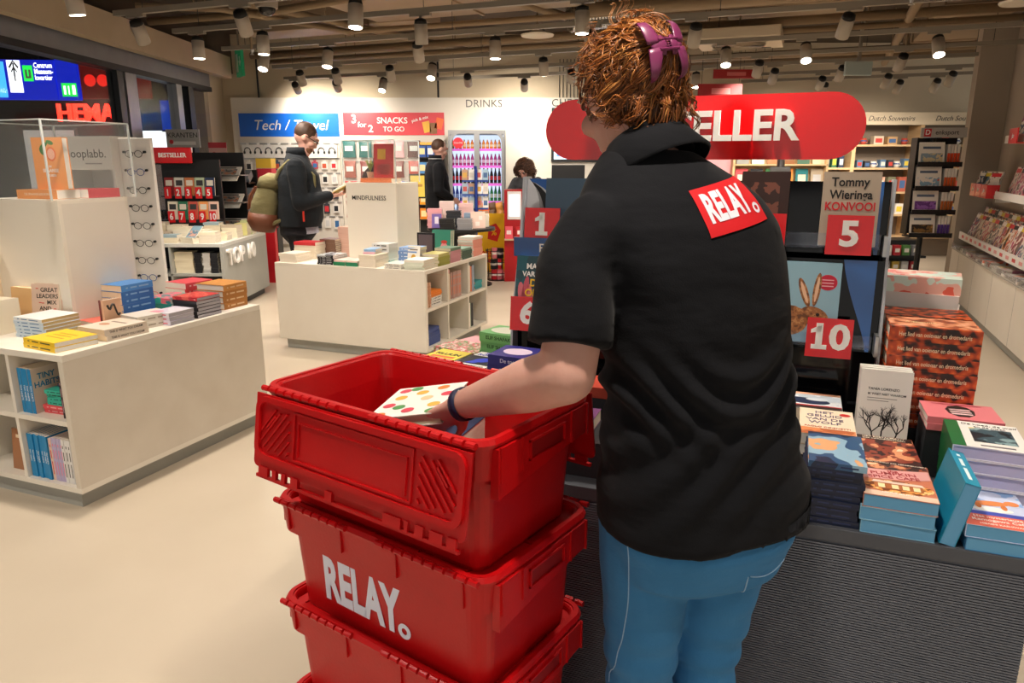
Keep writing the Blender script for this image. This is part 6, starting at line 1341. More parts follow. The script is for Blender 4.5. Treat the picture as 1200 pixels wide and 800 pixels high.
bt = [('cola', '1c0c0a', 'd0202c'), ('blue', '2a48b0', '9ab8f0'), ('green', '2a8a48', 'e0e8d8'), ('clear', 'a8c8e8', '4a78c8'), ('pink', 'b83a8a', 'f0d0e8'), ('orange', 'f08a28', 'f8e0b0')]
kinds = [3, 3, (1, 2), 0, 4, 5]
for si, z in enumerate(SHZ):
    for k in range(12):
        s = 0 if k < 6 else 1; x = -.365+.058*(k % 6)+.40*s; kd = kinds[si]; kd = kd[s] if isinstance(kd, tuple) else kd
        nm, c, lc = bt[kd]; h = .22 if si < 4 else (.17 if si == 4 else .13)
        b = thing('drink_bottle' if si != 5 else 'drink_can', '%s %s, %s on the %s fridge shelf from the bottom' % (nm, 'bottle' if si != 5 else 'pouch', ORD[k], ORD[si]), 'bottle' if si != 5 else 'can', T(-.515+x, 11.13, z+.0005), 'drinks on the %s fridge shelf' % ORD[si])
        m = mat('drink_'+nm, c, .1, coat=.5); ob('bottle_body', bottle_mesh(h, .025, m), None, b); ob('bottle_label', shared('lab%s%s' % (nm, h), lambda: MB().cyl((0, 0, h*.22), (0, 0, h*.48), .0257, n=12, caps=False), ink(lc)), None, b); ob('bottle_cap', shared('capx%s%s' % (nm, h), lambda: MB().cyl((0, 0, h*.93), (0, 0, h), .011, n=8), ink(lc)), None, b)
# promo box, basket, crisps
t = thing('promo_box', 'yellow promotion bin with red lettering before the fridge', 'bin', T(-.30, 10.45, 0)); Y_ = mat('promo_yellow', 'f0b818', .4)
bx('bin_front', -.30, .22, 0, .02, 0, .84, Y_, t); bx('bin_side', -.30, -.28, .02, .3, 0, .84, Y_, t); bx('bin_side', .20, .22, .02, .3, 0, .84, Y_, t); bx('bin_floor', -.28, .2, .02, .3, .60, .62, Y_, t)
txt('BESTE', .11, ink('d8281c'), t, T(.0, -.002, .26) @ UPRIGHT, bold=.02); txt('PRIJS', .11, ink('d8281c'), t, T(.0, -.002, .15) @ UPRIGHT, bold=.02)
ob('price_tag_print', MB().prism([(-.09, -.1), (.05, -.14), (.1, .02), (.03, .12), (-.07, .08)], 0, .003), ink('d8281c'), t, T(.04, -.0, .58) @ UPRIGHT); txt('%', .12, Y_, t, T(.04, -.004, .57) @ UPRIGHT, bold=.02)
for i in range(10): 
    c = ['e07a28', 'd8641c', '6a4a30', 'e8a048', '5a4038'][i % 5]; tt = thing('snack_bag', '%s crisp bag, %s in the yellow bin' % (['orange', 'rust', 'brown', 'amber', 'dark'][i % 5], ORD[i]), 'snack', T(-.48+.10*(i % 5), 10.56+.08*(i//5), .80+.10*(i//5)) @ R(random.uniform(-20, 20), 'Y'), 'crisps in the yellow bin'); ob('pouch', BAGM.mesh('pouch', True), ink(c, .3), tt, Matrix.Diagonal((.12, .06, .17, 1)))
t = thing('shopping_basket', 'wire basket with red packs before the yellow bin', 'basket', T(-.20, 9.75, 0))
for z in (.1, .25, .40): ob('wire_ring', MB().tube([(.15*math.cos(a*PI/12), .13*math.sin(a*PI/12), z) for a in range(25)], .005, 5, False), BLACK, t)
for a in range(12): ob('upright_wire', MB().cyl((.13*math.cos(a*PI/6), .11*math.sin(a*PI/6), 0), (.15*math.cos(a*PI/6), .13*math.sin(a*PI/6), .42), .004, n=5), BLACK, t)
ob('basket_floor', MB().cyl((0, 0, 0), (0, 0, .01), .13, n=20), BLACK, t)
for i in range(6): tt = thing('red_pack', '%s pack %s in the wire basket' % (['red', 'pink', 'black'][i % 3], ORD[i]), 'package', T(-.20+.07*(i % 2-.5), 9.75+.05*(i//3-.5), .012+.14*(i//2)) @ R(25*i, 'Z'), 'packs in the wire basket'); bx('pack_body', -.045, .045, -.03, .03, 0, .135, ink(['c8202c', 'd8707a', '26262a'][i % 3]), tt); bx('pack_band', -.046, .046, -.031, .031, .05, .08, ink('e8e0d8'), tt)

# ================================================================== round table and spinner
t = thing('round_table', 'round black table stacked with books behind the middle table', 'table', T(-.60, 8.66, 0)); ob('tabletop', MB().cyl((0, 0, .77), (0, 0, .80), .40, n=36), BLACK_P, t); ob('pedestal', MB().cyl((0, 0, .03), (0, 0, .77), .18, n=24), BLACK_P, t); ob('foot', MB().cyl((0, 0, 0), (0, 0, .03), .28, n=28), BLACK_P, t)
FT = T(-.60, 8.66, 0)
rt = [(-.14, -.26, 5, 'black', '1c1c1e'), (.06, -.27, 5, 'grey', '8a8a8e'), (-.30, -.05, 9, 'pink', 'e8a8b0'), (-.08, -.04, 8, 'charcoal', '2e3036'), (.13, -.06, 7, 'silver blue', '8aa0b8'), (-.18, .18, 12, 'white rose', 'f0d8d4'), (.05, .18, 11, 'blush', 'ecc4c0'), (.24, .12, 6, 'ivory', 'ece4d4')]
for i, (x, y, n, nm, c) in enumerate(rt): fstack(FT, x, y, 90, n, .15, .17, .024, ink(c), 'the %s stack on the round black table' % nm, z=.8005, group=nm+' stack on round table', pm=PAGE_W, spine=('-', 'e8e4e0'))
book(FT @ T(.215, -.22, .801) @ R(20, 'Z') @ R(-6, 'X') @ T(0, .03, .10) @ FACE, .17, .19, .028, 'efd0c4', 'pale pink cover standing on the round black table', prints=[(.55, .5, .8, .75, 'f6ece6'), (.3, .15, .6, .4, 'f6ece6')])
book(FT @ T(-.27, -.22, .801) @ R(-6, 'X') @ T(0, .03, .09) @ FACE, .11, .16, .02, '7a68b0', 'violet cover standing at the rim of the round black table', prints=[(.3, .3, .7, .8, 'e8e0f0')])
t = thing('tabletop_sign', 'yellow card in a black frame above the round table', 'sign', T(-1.14, 8.95, 0)); bx('post', -.01, .01, .02, .04, 0, 1.14, BLACK_P, t); bx('frame', -.10, .10, .0, .02, 1.12, 1.41, BLACK_P, t); bx('card', -.085, .085, -.003, 0, 1.14, 1.39, mat('yellow_card', 'f2d860', .5), t); bx('card_text', -.06, .06, -.005, -.003, 1.26, 1.29, ink('c89a50'), t); bx('base', -.1, .1, -.05, .1, 0, .012, BLACK_P, t)
FS = T(-.46, 9.35, 0)
t = thing('card_spinner', 'blue and white card spinner before the drinks fridge', 'display stand', FS); ob('pole', MB().cyl((0, 0, 0), (0, 0, 1.50), .02, n=10), ink('28408a'), t); ob('foot', MB().cyl((0, 0, 0), (0, 0, .02), .2, n=20), BLACK_P, t); bx('blue_fin', .0, .03, -.14, .14, .75, 1.46, ink('1f3a90'), t)
for i in range(4):
    for s in (-1, 1): bx('pocket_tray', s*.085-.075, s*.085+.075, -.12, .10, .80+.17*i, .82+.17*i, ink('2a4a98'), t)
for i in range(4):
    for k in range(4): tt = thing('greeting_card', '%s card, %s across on the %s tier of the card spinner' % (['white', 'cream', 'pale blue', 'tan'][(i+k) % 4], ORD[k], ORD[i]), 'card', FS @ T(-.128+.082*k+(.01 if k > 1 else 0), -.10, .8215+.17*i) @ R(-8, 'X'), 'cards on the spinner'); bx('card_sheet', -.036, .036, 0, .02, 0, .13, ink(['efece6', 'f0e6d8', 'a8c4d4', 'c8a080'][(i+k) % 4]), tt); bx('card_print', -.025, .025, -.001, 0, .03, .09, ink(['c85a5a', '4a6a9a', 'e0b050', 'd8d0c8'][(i*2+k) % 4]), tt)

# ================================================================== checkout
t = thing('wall_lettering', 'thin grey drinks lettering on the white wall above the fridge', 'lettering', T(-.425, 11.49, 2.40)); txt('DRINKS', .155, ink('4a4842'), t, UPRIGHT, ext=.004, spacing=1.05)
t = thing('wall_lettering', 'thin grey checkout lettering on the white wall', 'lettering', T(1.03, 11.49, 2.41)); txt('CHECKOUT', .155, ink('4a4842'), t, UPRIGHT, ext=.004, spacing=1.05)
t = thing('wall_screen', 'large wall screen with pale blue rows behind the red sign', 'screen', T(1.58, 11.44, 1.55)); bx('bezel', -.98, .98, 0, .05, 0, .79, BLACK_P, t); bx('display', -.94, .94, -.004, 0, .04, .75, emis('screen_pale', 'b8d4ea', .8), t); bx('display_banner', -.94, .94, -.006, -.004, .58, .75, emis('screen_magenta', '8a1a48', .6), t)
for i in range(5): bx('display_row', -.90, -.70, -.006, -.004, .08+.09*i, .12+.09*i, emis('screen_blue_row', '3a7ac8', .8), t)
t = thing('checkout_counter', 'white checkout counter below the wall screen', 'counter', T(1.3, 9.6, 0)); bx('counter_body', -1.05, 1.4, 0, .6, 0, 1.02, WHITE, t); bx('counter_top', -1.07, 1.42, -.03, .62, 1.02, 1.06, mat('pale_counter', 'e4dce4', .4), t); bx('upstand', -.85, .6, 0, .02, 1.06, 1.28, mat('pale_counter', 'e4dce4', .4), t)
t = thing('cash_register', 'black cash register screen on the checkout counter', 'register', T(.75, 9.95, 1.0605)); bx('stand', -.05, .05, 0, .06, 0, .25, BLACK_P, t); bx('screen', -.22, .22, -.02, .02, .20, .45, BLACK_P, t); bx('base', -.12, .12, -.08, .1, 0, .02, BLACK_P, t)
t = thing('cash_register', 'pale backed till screen farther along the counter', 'register', T(1.75, 9.95, 1.0605)); bx('stand', -.05, .05, 0, .06, 0, .25, BLACK_P, t); bx('screen', -.25, .25, -.02, .02, .18, .42, DGREY, t); bx('logo_plate', -.08, .08, -.024, -.02, .27, .33, WHT, t); bx('base', -.12, .12, -.08, .1, 0, .02, BLACK_P, t)
t = thing('red_gondola', 'red end shelf with a white panel beside the cashier', 'shelf', T(-.0, 9.6, 0)); bx('gondola_body', -.10, .22, 0, .3, 0, 1.2, ink('a8141c'), t); bx('white_panel', -.06, .12, -.012, 0, .82, 1.18, ink('dcd8d4'), t); bx('screen_panel', -.04, .10, -.016, -.012, .86, 1.14, emis('till_glow', 'c8d8e8', .5), t); bx('shelf_board', -.10, .22, -.06, 0, .55, .57, ink('c8b090'), t)
for k in range(2): tt = thing('red_pack', '%s carton on the red end shelf beside the cashier' % ['pink', 'deep red'][k], 'package', T(-.04+.14*k, 9.57, .571)); bx('pack_body', -.05, .05, -.025, .025, 0, .16, ink(['e85a68', 'b8242c'][k]), tt); bx('pack_label', -.03, .03, -.026, -.025, .06, .11, ink('f0d8d8'), tt)

# ================================================================== magazine wall
t = thing('magazine_cabinet', 'long white base cabinet under the magazine shelves', 'cabinet', FR)
bx('cabinet_body', 0, .33, -2.0, 3.45, .08, .58, WHITE, t); bx('cabinet_top', -.01, .33, -2.0, 3.45, .58, .60, WHITE, t); bx('plinth', .03, .33, -2.0, 3.45, 0, .08, GREY_L, t)
for i in range(6): bx('panel_joint', -.001, 0, -1.0+.8*i, -.997+.8*i, .08, .58, GREY_L, t)
t = thing('magazine_shelf', 'long white magazine ledge with red price strips, lowest of the three', 'shelf', FR)
bx('shelf_board', .06, .33, -2.0, 3.42, .72, .735, WHT, t); bx('price_rail', .045, .06, -2.0, 3.42, .70, .78, WHT, t)
for i in range(12): bx('price_label', .043, .045, 3.25-.22*i-.10, 3.25-.22*i, .725, .755, ink(['d84a50', 'e8a0a0'][i % 2]), t)
for z, y1, lab in ((1.22, 3.0, 'white magazine ledge with red holders, middle of the three'), (1.74, 2.15, 'white magazine ledge near the top of the taupe wall')):
    t = thing('magazine_shelf', lab, 'shelf', FR); bx('shelf_board', .10, .33, -2.0, y1, z, z+.015, WHT, t); bx('price_rail', .085, .10, -2.0, y1, z-.02, z+.05, WHT, t)
    for k in range(4): bx('bracket', .20, .33, y1-.3-1.1*k, y1-.28-1.1*k, z-.08, z, WHT, t)
mc = ['c83a50', '8a3a6a', 'd8643a', '4a5a7a', 'e8b0a8', '3a4a50', 'b84a3a', 'd8d0c8', '6a8a9a', 'c85a80', '2a2c34', 'e0a040', '9a2a34', '7a6a5a']
FACEX = Matrix(((0, 0, -1, 0), (-1, 0, 0, 0), (0, 1, 0, 0), (0, 0, 0, 1)))     # cover towards -x, page upright
def magazine(x, y, z, c, lab, tilt, w=.20, h=.27, grp=None, yaw=0, k=0):
    t = thing('magazine', lab, 'magazine', FR @ T(x, y, z+.002) @ R(yaw, 'Z') @ R(tilt, 'Y') @ T(0, 0, h/2) @ FACEX, grp)
    cm = art('mag_%s_%d' % (c, k % 3), [c, mc[(k*5+3) % 14], 'e8dcd0', mc[(k*3+1) % 14], c], 9, seed=k % 3)
    bx('magazine_cover', -w/2, w/2, -h/2, h/2, 0, .008, cm, t); bx('masthead', -w*.42, w*.40, h*.30, h*.44, .008, .0085, ink(['f4f0ea', 'e8d040', 'd8202c', '1c1c20'][k % 4]), t); bx('page_edge', w/2, w/2+.0008, -h/2+.002, h/2-.002, .001, .007, PAGE_W, t)
for i in range(20):
    magazine(.12, 3.28-.145*i, .737, mc[i % 14], 'magazine leaning on the lowest ledge, %s from the wall end' % ORD[i], 18, grp='magazines on the lowest ledge', yaw=0, k=i)
    if i < 17: magazine(.20, 3.24-.145*i, .80, mc[(i+5) % 14], 'magazine in the rear row of the lowest ledge, %s from the wall end' % ORD[i], 14, grp='rear magazines on the lowest ledge', k=i+4)
HOLD = mat('red_holder', 'd01a20', .35, coat=.3)
for i in range(3):
    t = thing('magazine_holder', 'red magazine holder, %s on the middle ledge from the wall end' % ORD[i], 'holder', FR @ T(.02, 2.86-.26*i, 1.20), 'red holders'); bx('holder_front', -.01, 0, -.12, .12, 0, .13, HOLD, t); bx('holder_floor', 0, .10, -.12, .12, 0, .008, HOLD, t); bx('holder_side', 0, .10, .112, .12, .008, .13, HOLD, t); bx('holder_side', 0, .10, -.12, -.112, .008, .13, HOLD, t); bx('holder_back', .10, .18, -.12, .12, .05, .058, HOLD, t)
    txt('Jan', .06, LETTER_W, t, T(-.011, .0, .075) @ R(-90, 'Z') @ UPRIGHT, shear=.3, bold=.01)
    for k in range(4): magazine(.05+.012*k, 2.86-.26*i-.06+.045*k, 1.21, ['d8d4cc', '3a3c40', 'c85a30', '8a8a80'][(k+i) % 4], '%s magazine in the %s red holder on the middle ledge' % (ORD[k], ORD[i]), 16, .15, .25, 'magazines in the red holders', yaw=28, k=k+i)
for i in range(8): magazine(.17, 2.05-.19*i, 1.237, mc[(i+3) % 14], 'magazine on the middle ledge past the red holders, %s along' % ORD[i], 14, grp='magazines on the middle ledge', k=i+2)
for i in range(9): magazine(.19, 2.0-.17*i, 1.757, ['d8c8a0', 'e0dcd4', '8a7a50', 'c8c0b0', 'b84a3a'][i % 5], 'magazine on the top ledge, %s from its open end' % ORD[i], 10, .18, .25, 'magazines on the top ledge', yaw=15, k=i)
t = thing('magazine_holder', 'red magazine holder on the top ledge', 'holder', FR @ T(.04, 1.62, 1.74)); bx('holder_front', -.01, 0, -.14, .14, -.03, .10, HOLD, t); bx('holder_floor', 0, .12, -.14, .14, -.03, -.022, HOLD, t); txt('Jan', .06, LETTER_W, t, T(-.011, 0, .035) @ R(-90, 'Z') @ UPRIGHT, shear=.3, bold=.01)
for i in range(15):
    t = thing('magazine', 'magazine lying flat in the tray on the base cabinet, %s from the wall end' % ORD[i], 'magazine', FR @ T(.10+.03*(i % 2), 3.25-.19*i, .602+.0) @ R(random.uniform(-12, 12), 'Z'), 'magazines lying in the tray'); c = ['8a8a90', 'd8603a', 'b8b0a8', 'e0c050', '9a5a70', 'c8c4c0', 'e07030'][i % 7]
    bx('magazine_cover', -.11, .11, -.085, .085, .0, .02+.01*(i % 3), art('flat_mag_%d' % (i % 7), [c, 'd8d0c8', c, '5a4a4a'], 10, seed=i % 7), t); bx('page_edge', -.1108, -.11, -.083, .083, .001, .018, PAGE_W, t)
t = thing('clear_tray', 'clear tray edge along the base cabinet', 'tray', FR); bx('tray_front', -.012, -.008, -2.0, 3.42, .585, .65, mat('tray_clear', 'b8b4b0', .1, alpha=.35), t); bx('tray_floor', -.012, .0, -2.0, 3.42, .585, .588, mat('tray_clear', 'b8b4b0', .1, alpha=.35), t)

# ================================================================== souvenir shelving at the back
WOOD = mat('pale_wood', 'd8b98e', .5, noise=(3, 'c9a778', .3), stretch=(1, 1, 12)); BACKP = mat('taupe_back', '8a7c6c', .8)
FV = T(0, 12.0, 0)
for bi, (x0, x1, s, lab) in enumerate(((4.4, 5.47, 'MOLESKINE', 'notebook'), (5.47, 6.53, 'Dutch Souvenirs', 'first souvenir'), (6.53, 7.6, 'Dutch Souvenirs', 'second souvenir'))):
    t = thing('shelf_bay', 'pale wooden %s shelf bay at the back of the shop' % lab, 'shelf', FV @ T(x0, 0, 0)); w = x1-x0
    bx('back_panel', 0, w, .38, .40, 0, 2.30, BACKP, t); bx('upright', 0, .03, 0, .38, 0, 2.12, WOOD, t); bx('upright', w-.03, w, 0, .38, 0, 2.12, WOOD, t); bx('header_board', 0, w, -.02, .03, 2.12, 2.31, mat('header_cream', 'e4d2b4', .5), t)
    txt(s, .11 if bi else .085, ink('5a5048'), t, T(w/2, -.023, 2.215) @ UPRIGHT, shear=.3 if bi else 0, ext=.002)
    for z in (1.82, 1.46, 1.08, .72, .36): bx('shelf_board', .03, w-.03, 0, .38, z-.03, z, WOOD, t)
    for si, z in enumerate((1.82, 1.46, 1.08, .72)):
        n = [4, 7, 5, 5][si] if bi else [3, 8, 4, 4][si]
        for k in range(n):
            x = .09+(w-.18)*(k+.5)/n; kind = (k+si+bi) % 3; hh = random.uniform(.09, .17); ww = (w-.2)/n*.36
            if bi == 0 and si == 1: c = ['2a4a38', '3a6a4a', '2c3c58', '8aa040', '20242c'][k % 5]; hh = .17; kind = 0
            elif si == 2: c = ['c87a58', 'a89070', 'd8a890', '7a7a60', 'b8604a'][k % 5]; hh = .22; kind = 0
            else: c = ['e8e4dc', 'b84a3a', '5a7a9a', 'd8c8b0', '3a3c44', 'c8a070'][(k*2+si+bi) % 6]
            lab2 = '%s %s on the %s shelf of the %s bay' % (ORD[k], ['boxed souvenir', 'souvenir mug', 'souvenir tin'][kind] if bi else ['notebook set', 'pen pot', 'gift box'][kind], ORD[si], lab)
            if kind == 1:
                g = thing('souvenir_mug', lab2, 'mug', FV @ T(x0+x, .14, z+.0005), 'souvenirs in the %s bay' % lab); ob('mug_body', MB().lathe([(.035, 0), (.045, .03), (.045, .10), (.040, .10), (.038, .02)], 14).mesh('m', True), ink(c), g); ob('mug_handle', MB().tube([(.042+.025*math.sin(a*PI/8), 0, .02+.06*(a/8)) for a in range(9)], .006, 5), ink(c), g); ob('mug_band', MB().cyl((0, 0, .05), (0, 0, .07), .0458, n=14, caps=False), ink('3a5a9a'), g)
            else:
                g = thing('souvenir_box' if kind == 0 else 'souvenir_tin', lab2, 'box' if kind == 0 else 'tin', FV @ T(x0+x, .14, z+.0005), 'souvenirs in the %s bay' % lab); bx('box_body', -ww, ww, -.06, .06, 0, hh, ink(c), g); bx('box_front_print', -ww*.7, ww*.7, -.0615, -.06, hh*.25, hh*.8, ink(['e8e0d0', 'c8443a', '4a6a9a', 'e8d048'][(k+si) % 4]), g)
                bx('box_lid', -ww*1.02, ww*1.02, -.062, .062, hh, hh+.012, ink(c), g)
# low shelf with cards and sketch books before the souvenirs
FK = T(3.75, 10.3, 0)
t = thing('card_shelf', 'wooden card shelf behind the display stand', 'shelf', FK); bx('shelf_back', -.7, .62, .15, .18, 0, 1.80, WOOD, t)
for z in (1.22, 1.52): bx('shelf_board', -.7, .62, 0, .15, z-.02, z, WOOD, t)
bx('upright', -.7, -.67, 0, .15, 0, 1.8, WOOD, t); bx('upright', .59, .62, 0, .15, 0, 1.8, WOOD, t)
for i in range(12): 
    z = 1.2205 if i < 6 else 1.5205; c = ['d84a50', '2a2a2e', '3a8a4a', 'e08a3a', '2a7a80', 'b8a890', '8a8a84', 'c8d8c8', 'a8744a', '8a5a34', '4a6a58', 'd8c0a0'][i]
    g = thing('greeting_card', '%s card on the wooden card shelf, %s in its row' % ('lower' if i < 6 else 'upper', ORD[i % 6]), 'card', FK @ T(-.55+.21*(i % 6), .05, z) @ R(-8, 'X'), 'cards on the wooden shelf'); bx('card_sheet', -.085, .085, 0, .012, 0, .24, ink(c), g); bx('card_print', -.055, .055, -.001, 0, .06, .16, ink(['e8d8c0', 'c8c8c8', 'd8303c', 'f0e0a0'][i % 4]), g)
t = thing('wall_poster', 'red poster at the end of the wooden card shelf', 'poster', T(2.85, 10.4, 0)); bx('post', -.02, .02, .02, .05, 0, 1.75, STEEL, t); bx('poster_sheet', -.25, .25, 0, .02, 1.15, 1.75, ink('c84a58'), t); bx('poster_print', -.2, .2, -.002, 0, 1.35, 1.6, ink('e0a0a4'), t)
# puzzle magazine stand
FD = T(4.53, 8.0, 0) @ R(-6, 'Z')
t = thing('puzzle_stand', 'tall black puzzle magazine stand on a pole before the souvenirs', 'display stand', FD); ob('pole', MB().cyl((-.03, .05, 0), (-.03, .05, 1.8), .03, n=12), BLACK_P, t); ob('foot', MB().cyl((-.03, .05, 0), (-.03, .05, .02), .25, n=24), BLACK_P, t)
bx('header', -.20, .26, -.05, -.03, 1.80, 1.90, mat('header_grey', 'b4b0aa', .5), t); bx('header_initial', -.17, -.10, -.054, -.05, 1.81, 1.89, ink('c82a34'), t); txt('D', .07, LETTER_W, t, T(-.135, -.056, 1.85) @ UPRIGHT, bold=.02); txt('enksport', .065, ink('2a2826'), t, T(.06, -.052, 1.85) @ UPRIGHT, bold=.008)
bx('side_panel', -.22, -.205, -.03, .12, .78, 1.80, BLACK_P, t); bx('back_panel', -.205, .24, .10, .12, .78, 1.80, BLACK_P, t)
for i in range(4):
    z = 1.52-.25*i; bx('tier', -.205, .24, -.08, .10, z-.02, z, BLACK_P, t); bx('tier_lip', -.205, .24, -.085, -.08, z-.02, z+.03, BLACK_P, t)
    g = thing('puzzle_magazine', 'puzzle magazine with a picture cover on the %s tier of the black stand' % ORD[i], 'magazine', FD @ T(-.06, -.055, z+.001) @ R(-10, 'X'), 'puzzle magazines'); bx('magazine_cover', -.13, .13, 0, .012, 0, .235, ink('e8e4dc'), g); bx('cover_picture', -.11, .11, -.001, 0, .03, .12, art('puzzle_pic_%d' % i, [['8aa0b0', 'd8c8a0', '4a6a8a'], ['e8e0d8', '8ab0c8', 'd8644a'], ['6a3a8a', '9a6ac0', '4a2a6a'], ['2a2420', '8a6a3a', 'c89a5a']][i], 16), g); bx('cover_title', -.09, .09, -.001, 0, .165, .19, ink('5a6a80'), g)
    for k in range(4): g = thing('puzzle_magazine', '%s puzzle booklet, %s on the side of the %s tier' % (['red', 'orange', 'amber', 'purple'][i], ORD[k], ORD[i]), 'magazine', FD @ T(.115+.032*k, -.03, z+.001), 'booklets on the black stand'); bx('booklet_cover', -.013, .013, 0, .10, 0, .21, ink('e4e0d8'), g); bx('booklet_band', -.0135, .0135, -.001, .0, .0, .12, ink(['e04a20', 'd8602a', 'b8642a', '5a3a90'][i]), g)
# dark goods beyond the island
t = thing('low_gondola', 'low black gondola with mixed goods beyond the white hardbacks', 'shelf', T(5.0, 9.6, 0)); bx('gondola_body', -.5, .4, 0, .4, 0, .55, BLACK_P, t); bx('shelf_board', -.5, .4, -.2, 0, .12, .15, BLACK_P, t); bx('shelf_board', -.5, .4, -.15, 0, .33, .36, BLACK_P, t)
for i in range(14):
    g = thing('gift_pack', '%s pack, %s on the low black gondola' % (['white', 'red', 'green', 'grey', 'yellow'][i % 5], ORD[i]), 'package', T(4.57+.12*(i % 7), 9.55, (.1505 if i < 7 else .3605)), 'packs on the low gondola'); bx('pack_body', -.045, .045, -.04, .04, 0, .13, ink(['d8d4cc', 'b8343a', '5a8a4a', '8a8a8c', 'd8b850'][i % 5]), g); bx('pack_label', -.03, .03, -.041, -.04, .04, .09, ink('efe8dc'), g)
t = thing('leaning_panel', 'dark slanted panel standing beyond the display stand', 'panel', T(4.0, 8.6, 0) @ R(-12, 'Z')); bx('panel_sheet', -.16, .16, 0, .02, 0, 1.02, BLACK_P, t); bx('panel_foot', -.16, .16, -.1, .15, 0, .02, BLACK_P, t)
if FAR['v']:
    me = new_mesh('far_books', FAR['v'], FAR['f'])
    for m in FAR['mats']: me.materials.append(m)
    me.polygons.foreach_set('material_index', FAR['m']); fo = bpy.data.objects.new('far_books', me); COL.objects.link(fo); tag(fo, 'many small far books piled on the round and top ten tables', 'books', None, 'stuff')

# ================================================================== the other people
def person(M, label, spec):
    """spec: joints in the person's own space (x right, y forward, z up)"""
    s = spec; t = thing('person', label, 'person', M); V3 = Vector
    mb = MB(); mb.loft([((0, s.get('lean', 0)*.0, .90), (.15, 0, 0), (0, .10, 0)), ((0, s.get('lean', 0)*.4, 1.15), (.14, 0, 0), (0, .10, 0)), ((0, s.get('lean', 0)*.9, 1.38), (.17, 0, 0), (0, .11, 0)), ((0, s.get('lean', 0), 1.48), (.10, 0, 0), (0, .07, 0))], 18)
    hc = V3(s['head']); mb.cap((0, s.get('lean', 0), 1.45), hc+V3((0, -.01, -.08)), .06, .055); HM_ = head_parts(mb, hc, s['face'], (0, .1, 1), s.get('hs', 1.05))
    for side in (0, 1):
        S, E, W = [V3(p) for p in s['arms'][side]]; mb.cap(S, E, .05, .042); mb.cap(E, W, .042, .028); hand(mb, W, s['hands'][side][0], s['hands'][side][1], -1 if side == 0 else 1, .18, s['hands'][side][2])
        h, k, a = [V3(p) for p in s['legs'][side]]; mb.cap(h, k, .08, .055); mb.cap(k, a, .055, .038); mb.cap(a+V3((0, -.02, -.04)), a+V3((0, .14, -.055)), .036, .03)
    ob('body', remesh(mb, .009, 4), SKIN, t); face_details(t, HM_, brow=s.get('brow', '3a2a1c'))
    c = MB(); L = s.get('lean', 0); b = s.get('bulk', 1.0)
    c.loft([((0, L*.1+.01*b, s.get('hem', .88)), (.185*b, 0, 0), (0, .150*b, 0)), ((0, L*.2+.02*b, 1.0), (.195*b, 0, 0), (0, .160*b, 0)), ((0, L*.5+.02*b, 1.18), (.190*b, 0, 0), (0, .160*b, 0)), ((0, L*.9, 1.36), (.205, 0, 0), (0, .145*b, 0)), ((0, L, 1.46), (.18, 0, 0), (0, .115, 0)), ((0, L, 1.53), (.085, 0, 0), (0, .085, 0)), ((0, L, 1.565), (.07, 0, 0), (0, .075, 0))], 26, power=2.2)
    for side in (0, 1):
        S, E, W = [V3(p) for p in s['arms'][side]]; c.cap(S, E, .080, .066, 14); c.cap(E, E.lerp(W, .85), .066, .048, 14)
    me = remesh(c, .010, 4, 'jacket')
    for v, n in [(v, v.normal.copy()) for v in me.vertices]:
        x, y, z = v.co; v.co = v.co+n*(.004*math.sin(34*z+11*x)*math.sin(17*x+9*y+5*z))
    ob('jacket', me, s['jacket'], t)
    p = MB(); p.loft([((0, 0, .78), (.12, 0, 0), (0, .09, 0)), ((0, 0, .86), (.172*b, 0, 0), (0, .13*b, 0)), ((0, 0, .98), (.165*b, 0, 0), (0, .125*b, 0))], 20)
    for side in (0, 1):
        h, k, a = [V3(q) for q in s['legs'][side]]; p.cap(h, k, .095, .07, 14); p.cap(k, a+V3((0, 0, .0)), .07, .055, 14)
        ob('shoe', remesh(MB().loft([((a.x, a.y-.07, .0), (.03, 0, 0), (0, .02, 0)), ((a.x, a.y+.04, .0), (.046, 0, 0), (0, .13, 0)), ((a.x, a.y+.04, .05), (.042, 0, 0), (0, .125, 0)), ((a.x, a.y, .10), (.038, 0, 0), (0, .05, 0))], 14), .012, 2, 'shoe'), BLACK_P, t)
    ob('trousers', remesh(p, .012, 4, 'trousers'), s['trousers'], t)
    return t, HM_
# man with a backpack reading
MJ = cloth('charcoal_jacket', '1d2227', '191d22', .3, 200, .85, (8, .5)); MT = cloth('black_jeans', '26262b', '1f1f24', .3, 200, .9, (8, .4))
Mman = T(-1.97, 6.74, 0) @ R(-78, 'Z') @ Matrix.Scale(1.055, 4)
spec = dict(lean=.03, head=(0, .115, 1.665), face=(-.08, .86, -.50), arms=[[(-.19, .03, 1.43), (-.24, .05, 1.14), (-.10, .30, 1.18)], [(.19, .03, 1.43), (.25, .05, 1.13), (.09, .31, 1.19)]], hands=[((.35, .9, .1), (.1, .3, 1), 35), ((-.35, .9, .1), (-.1, .3, 1), 35)],
    legs=[[(-.09, 0, .9), (-.10, .03, .49), (-.11, 0, .09)], [(.09, 0, .9), (.10, .03, .49), (.11, 0, .09)]], jacket=MJ, trousers=MT, bulk=1.2, hem=.93)
pm_, HMm = person(Mman, 'bespectacled man with a green backpack reading a book beside the middle table', spec)
HS = hair_mat('short_brown_hair', ['3a2618', '4a3020', '5a3a26'], .6)
hb = MB(); hb.ell((0, -.022, .038), (.081, .093, .089), M=HMm); ob('hair', remesh(hb, .008, 2, 'hair'), HS, pm_)
bd = MB(); bd.ell((0, .042, -.075), (.052, .05, .045), M=HMm); ob('beard', remesh(bd, .007, 2, 'beard'), ink('7a5238', .8), pm_)
g = thing('glasses', None, None); g.parent = pm_; g.matrix_local = HMm
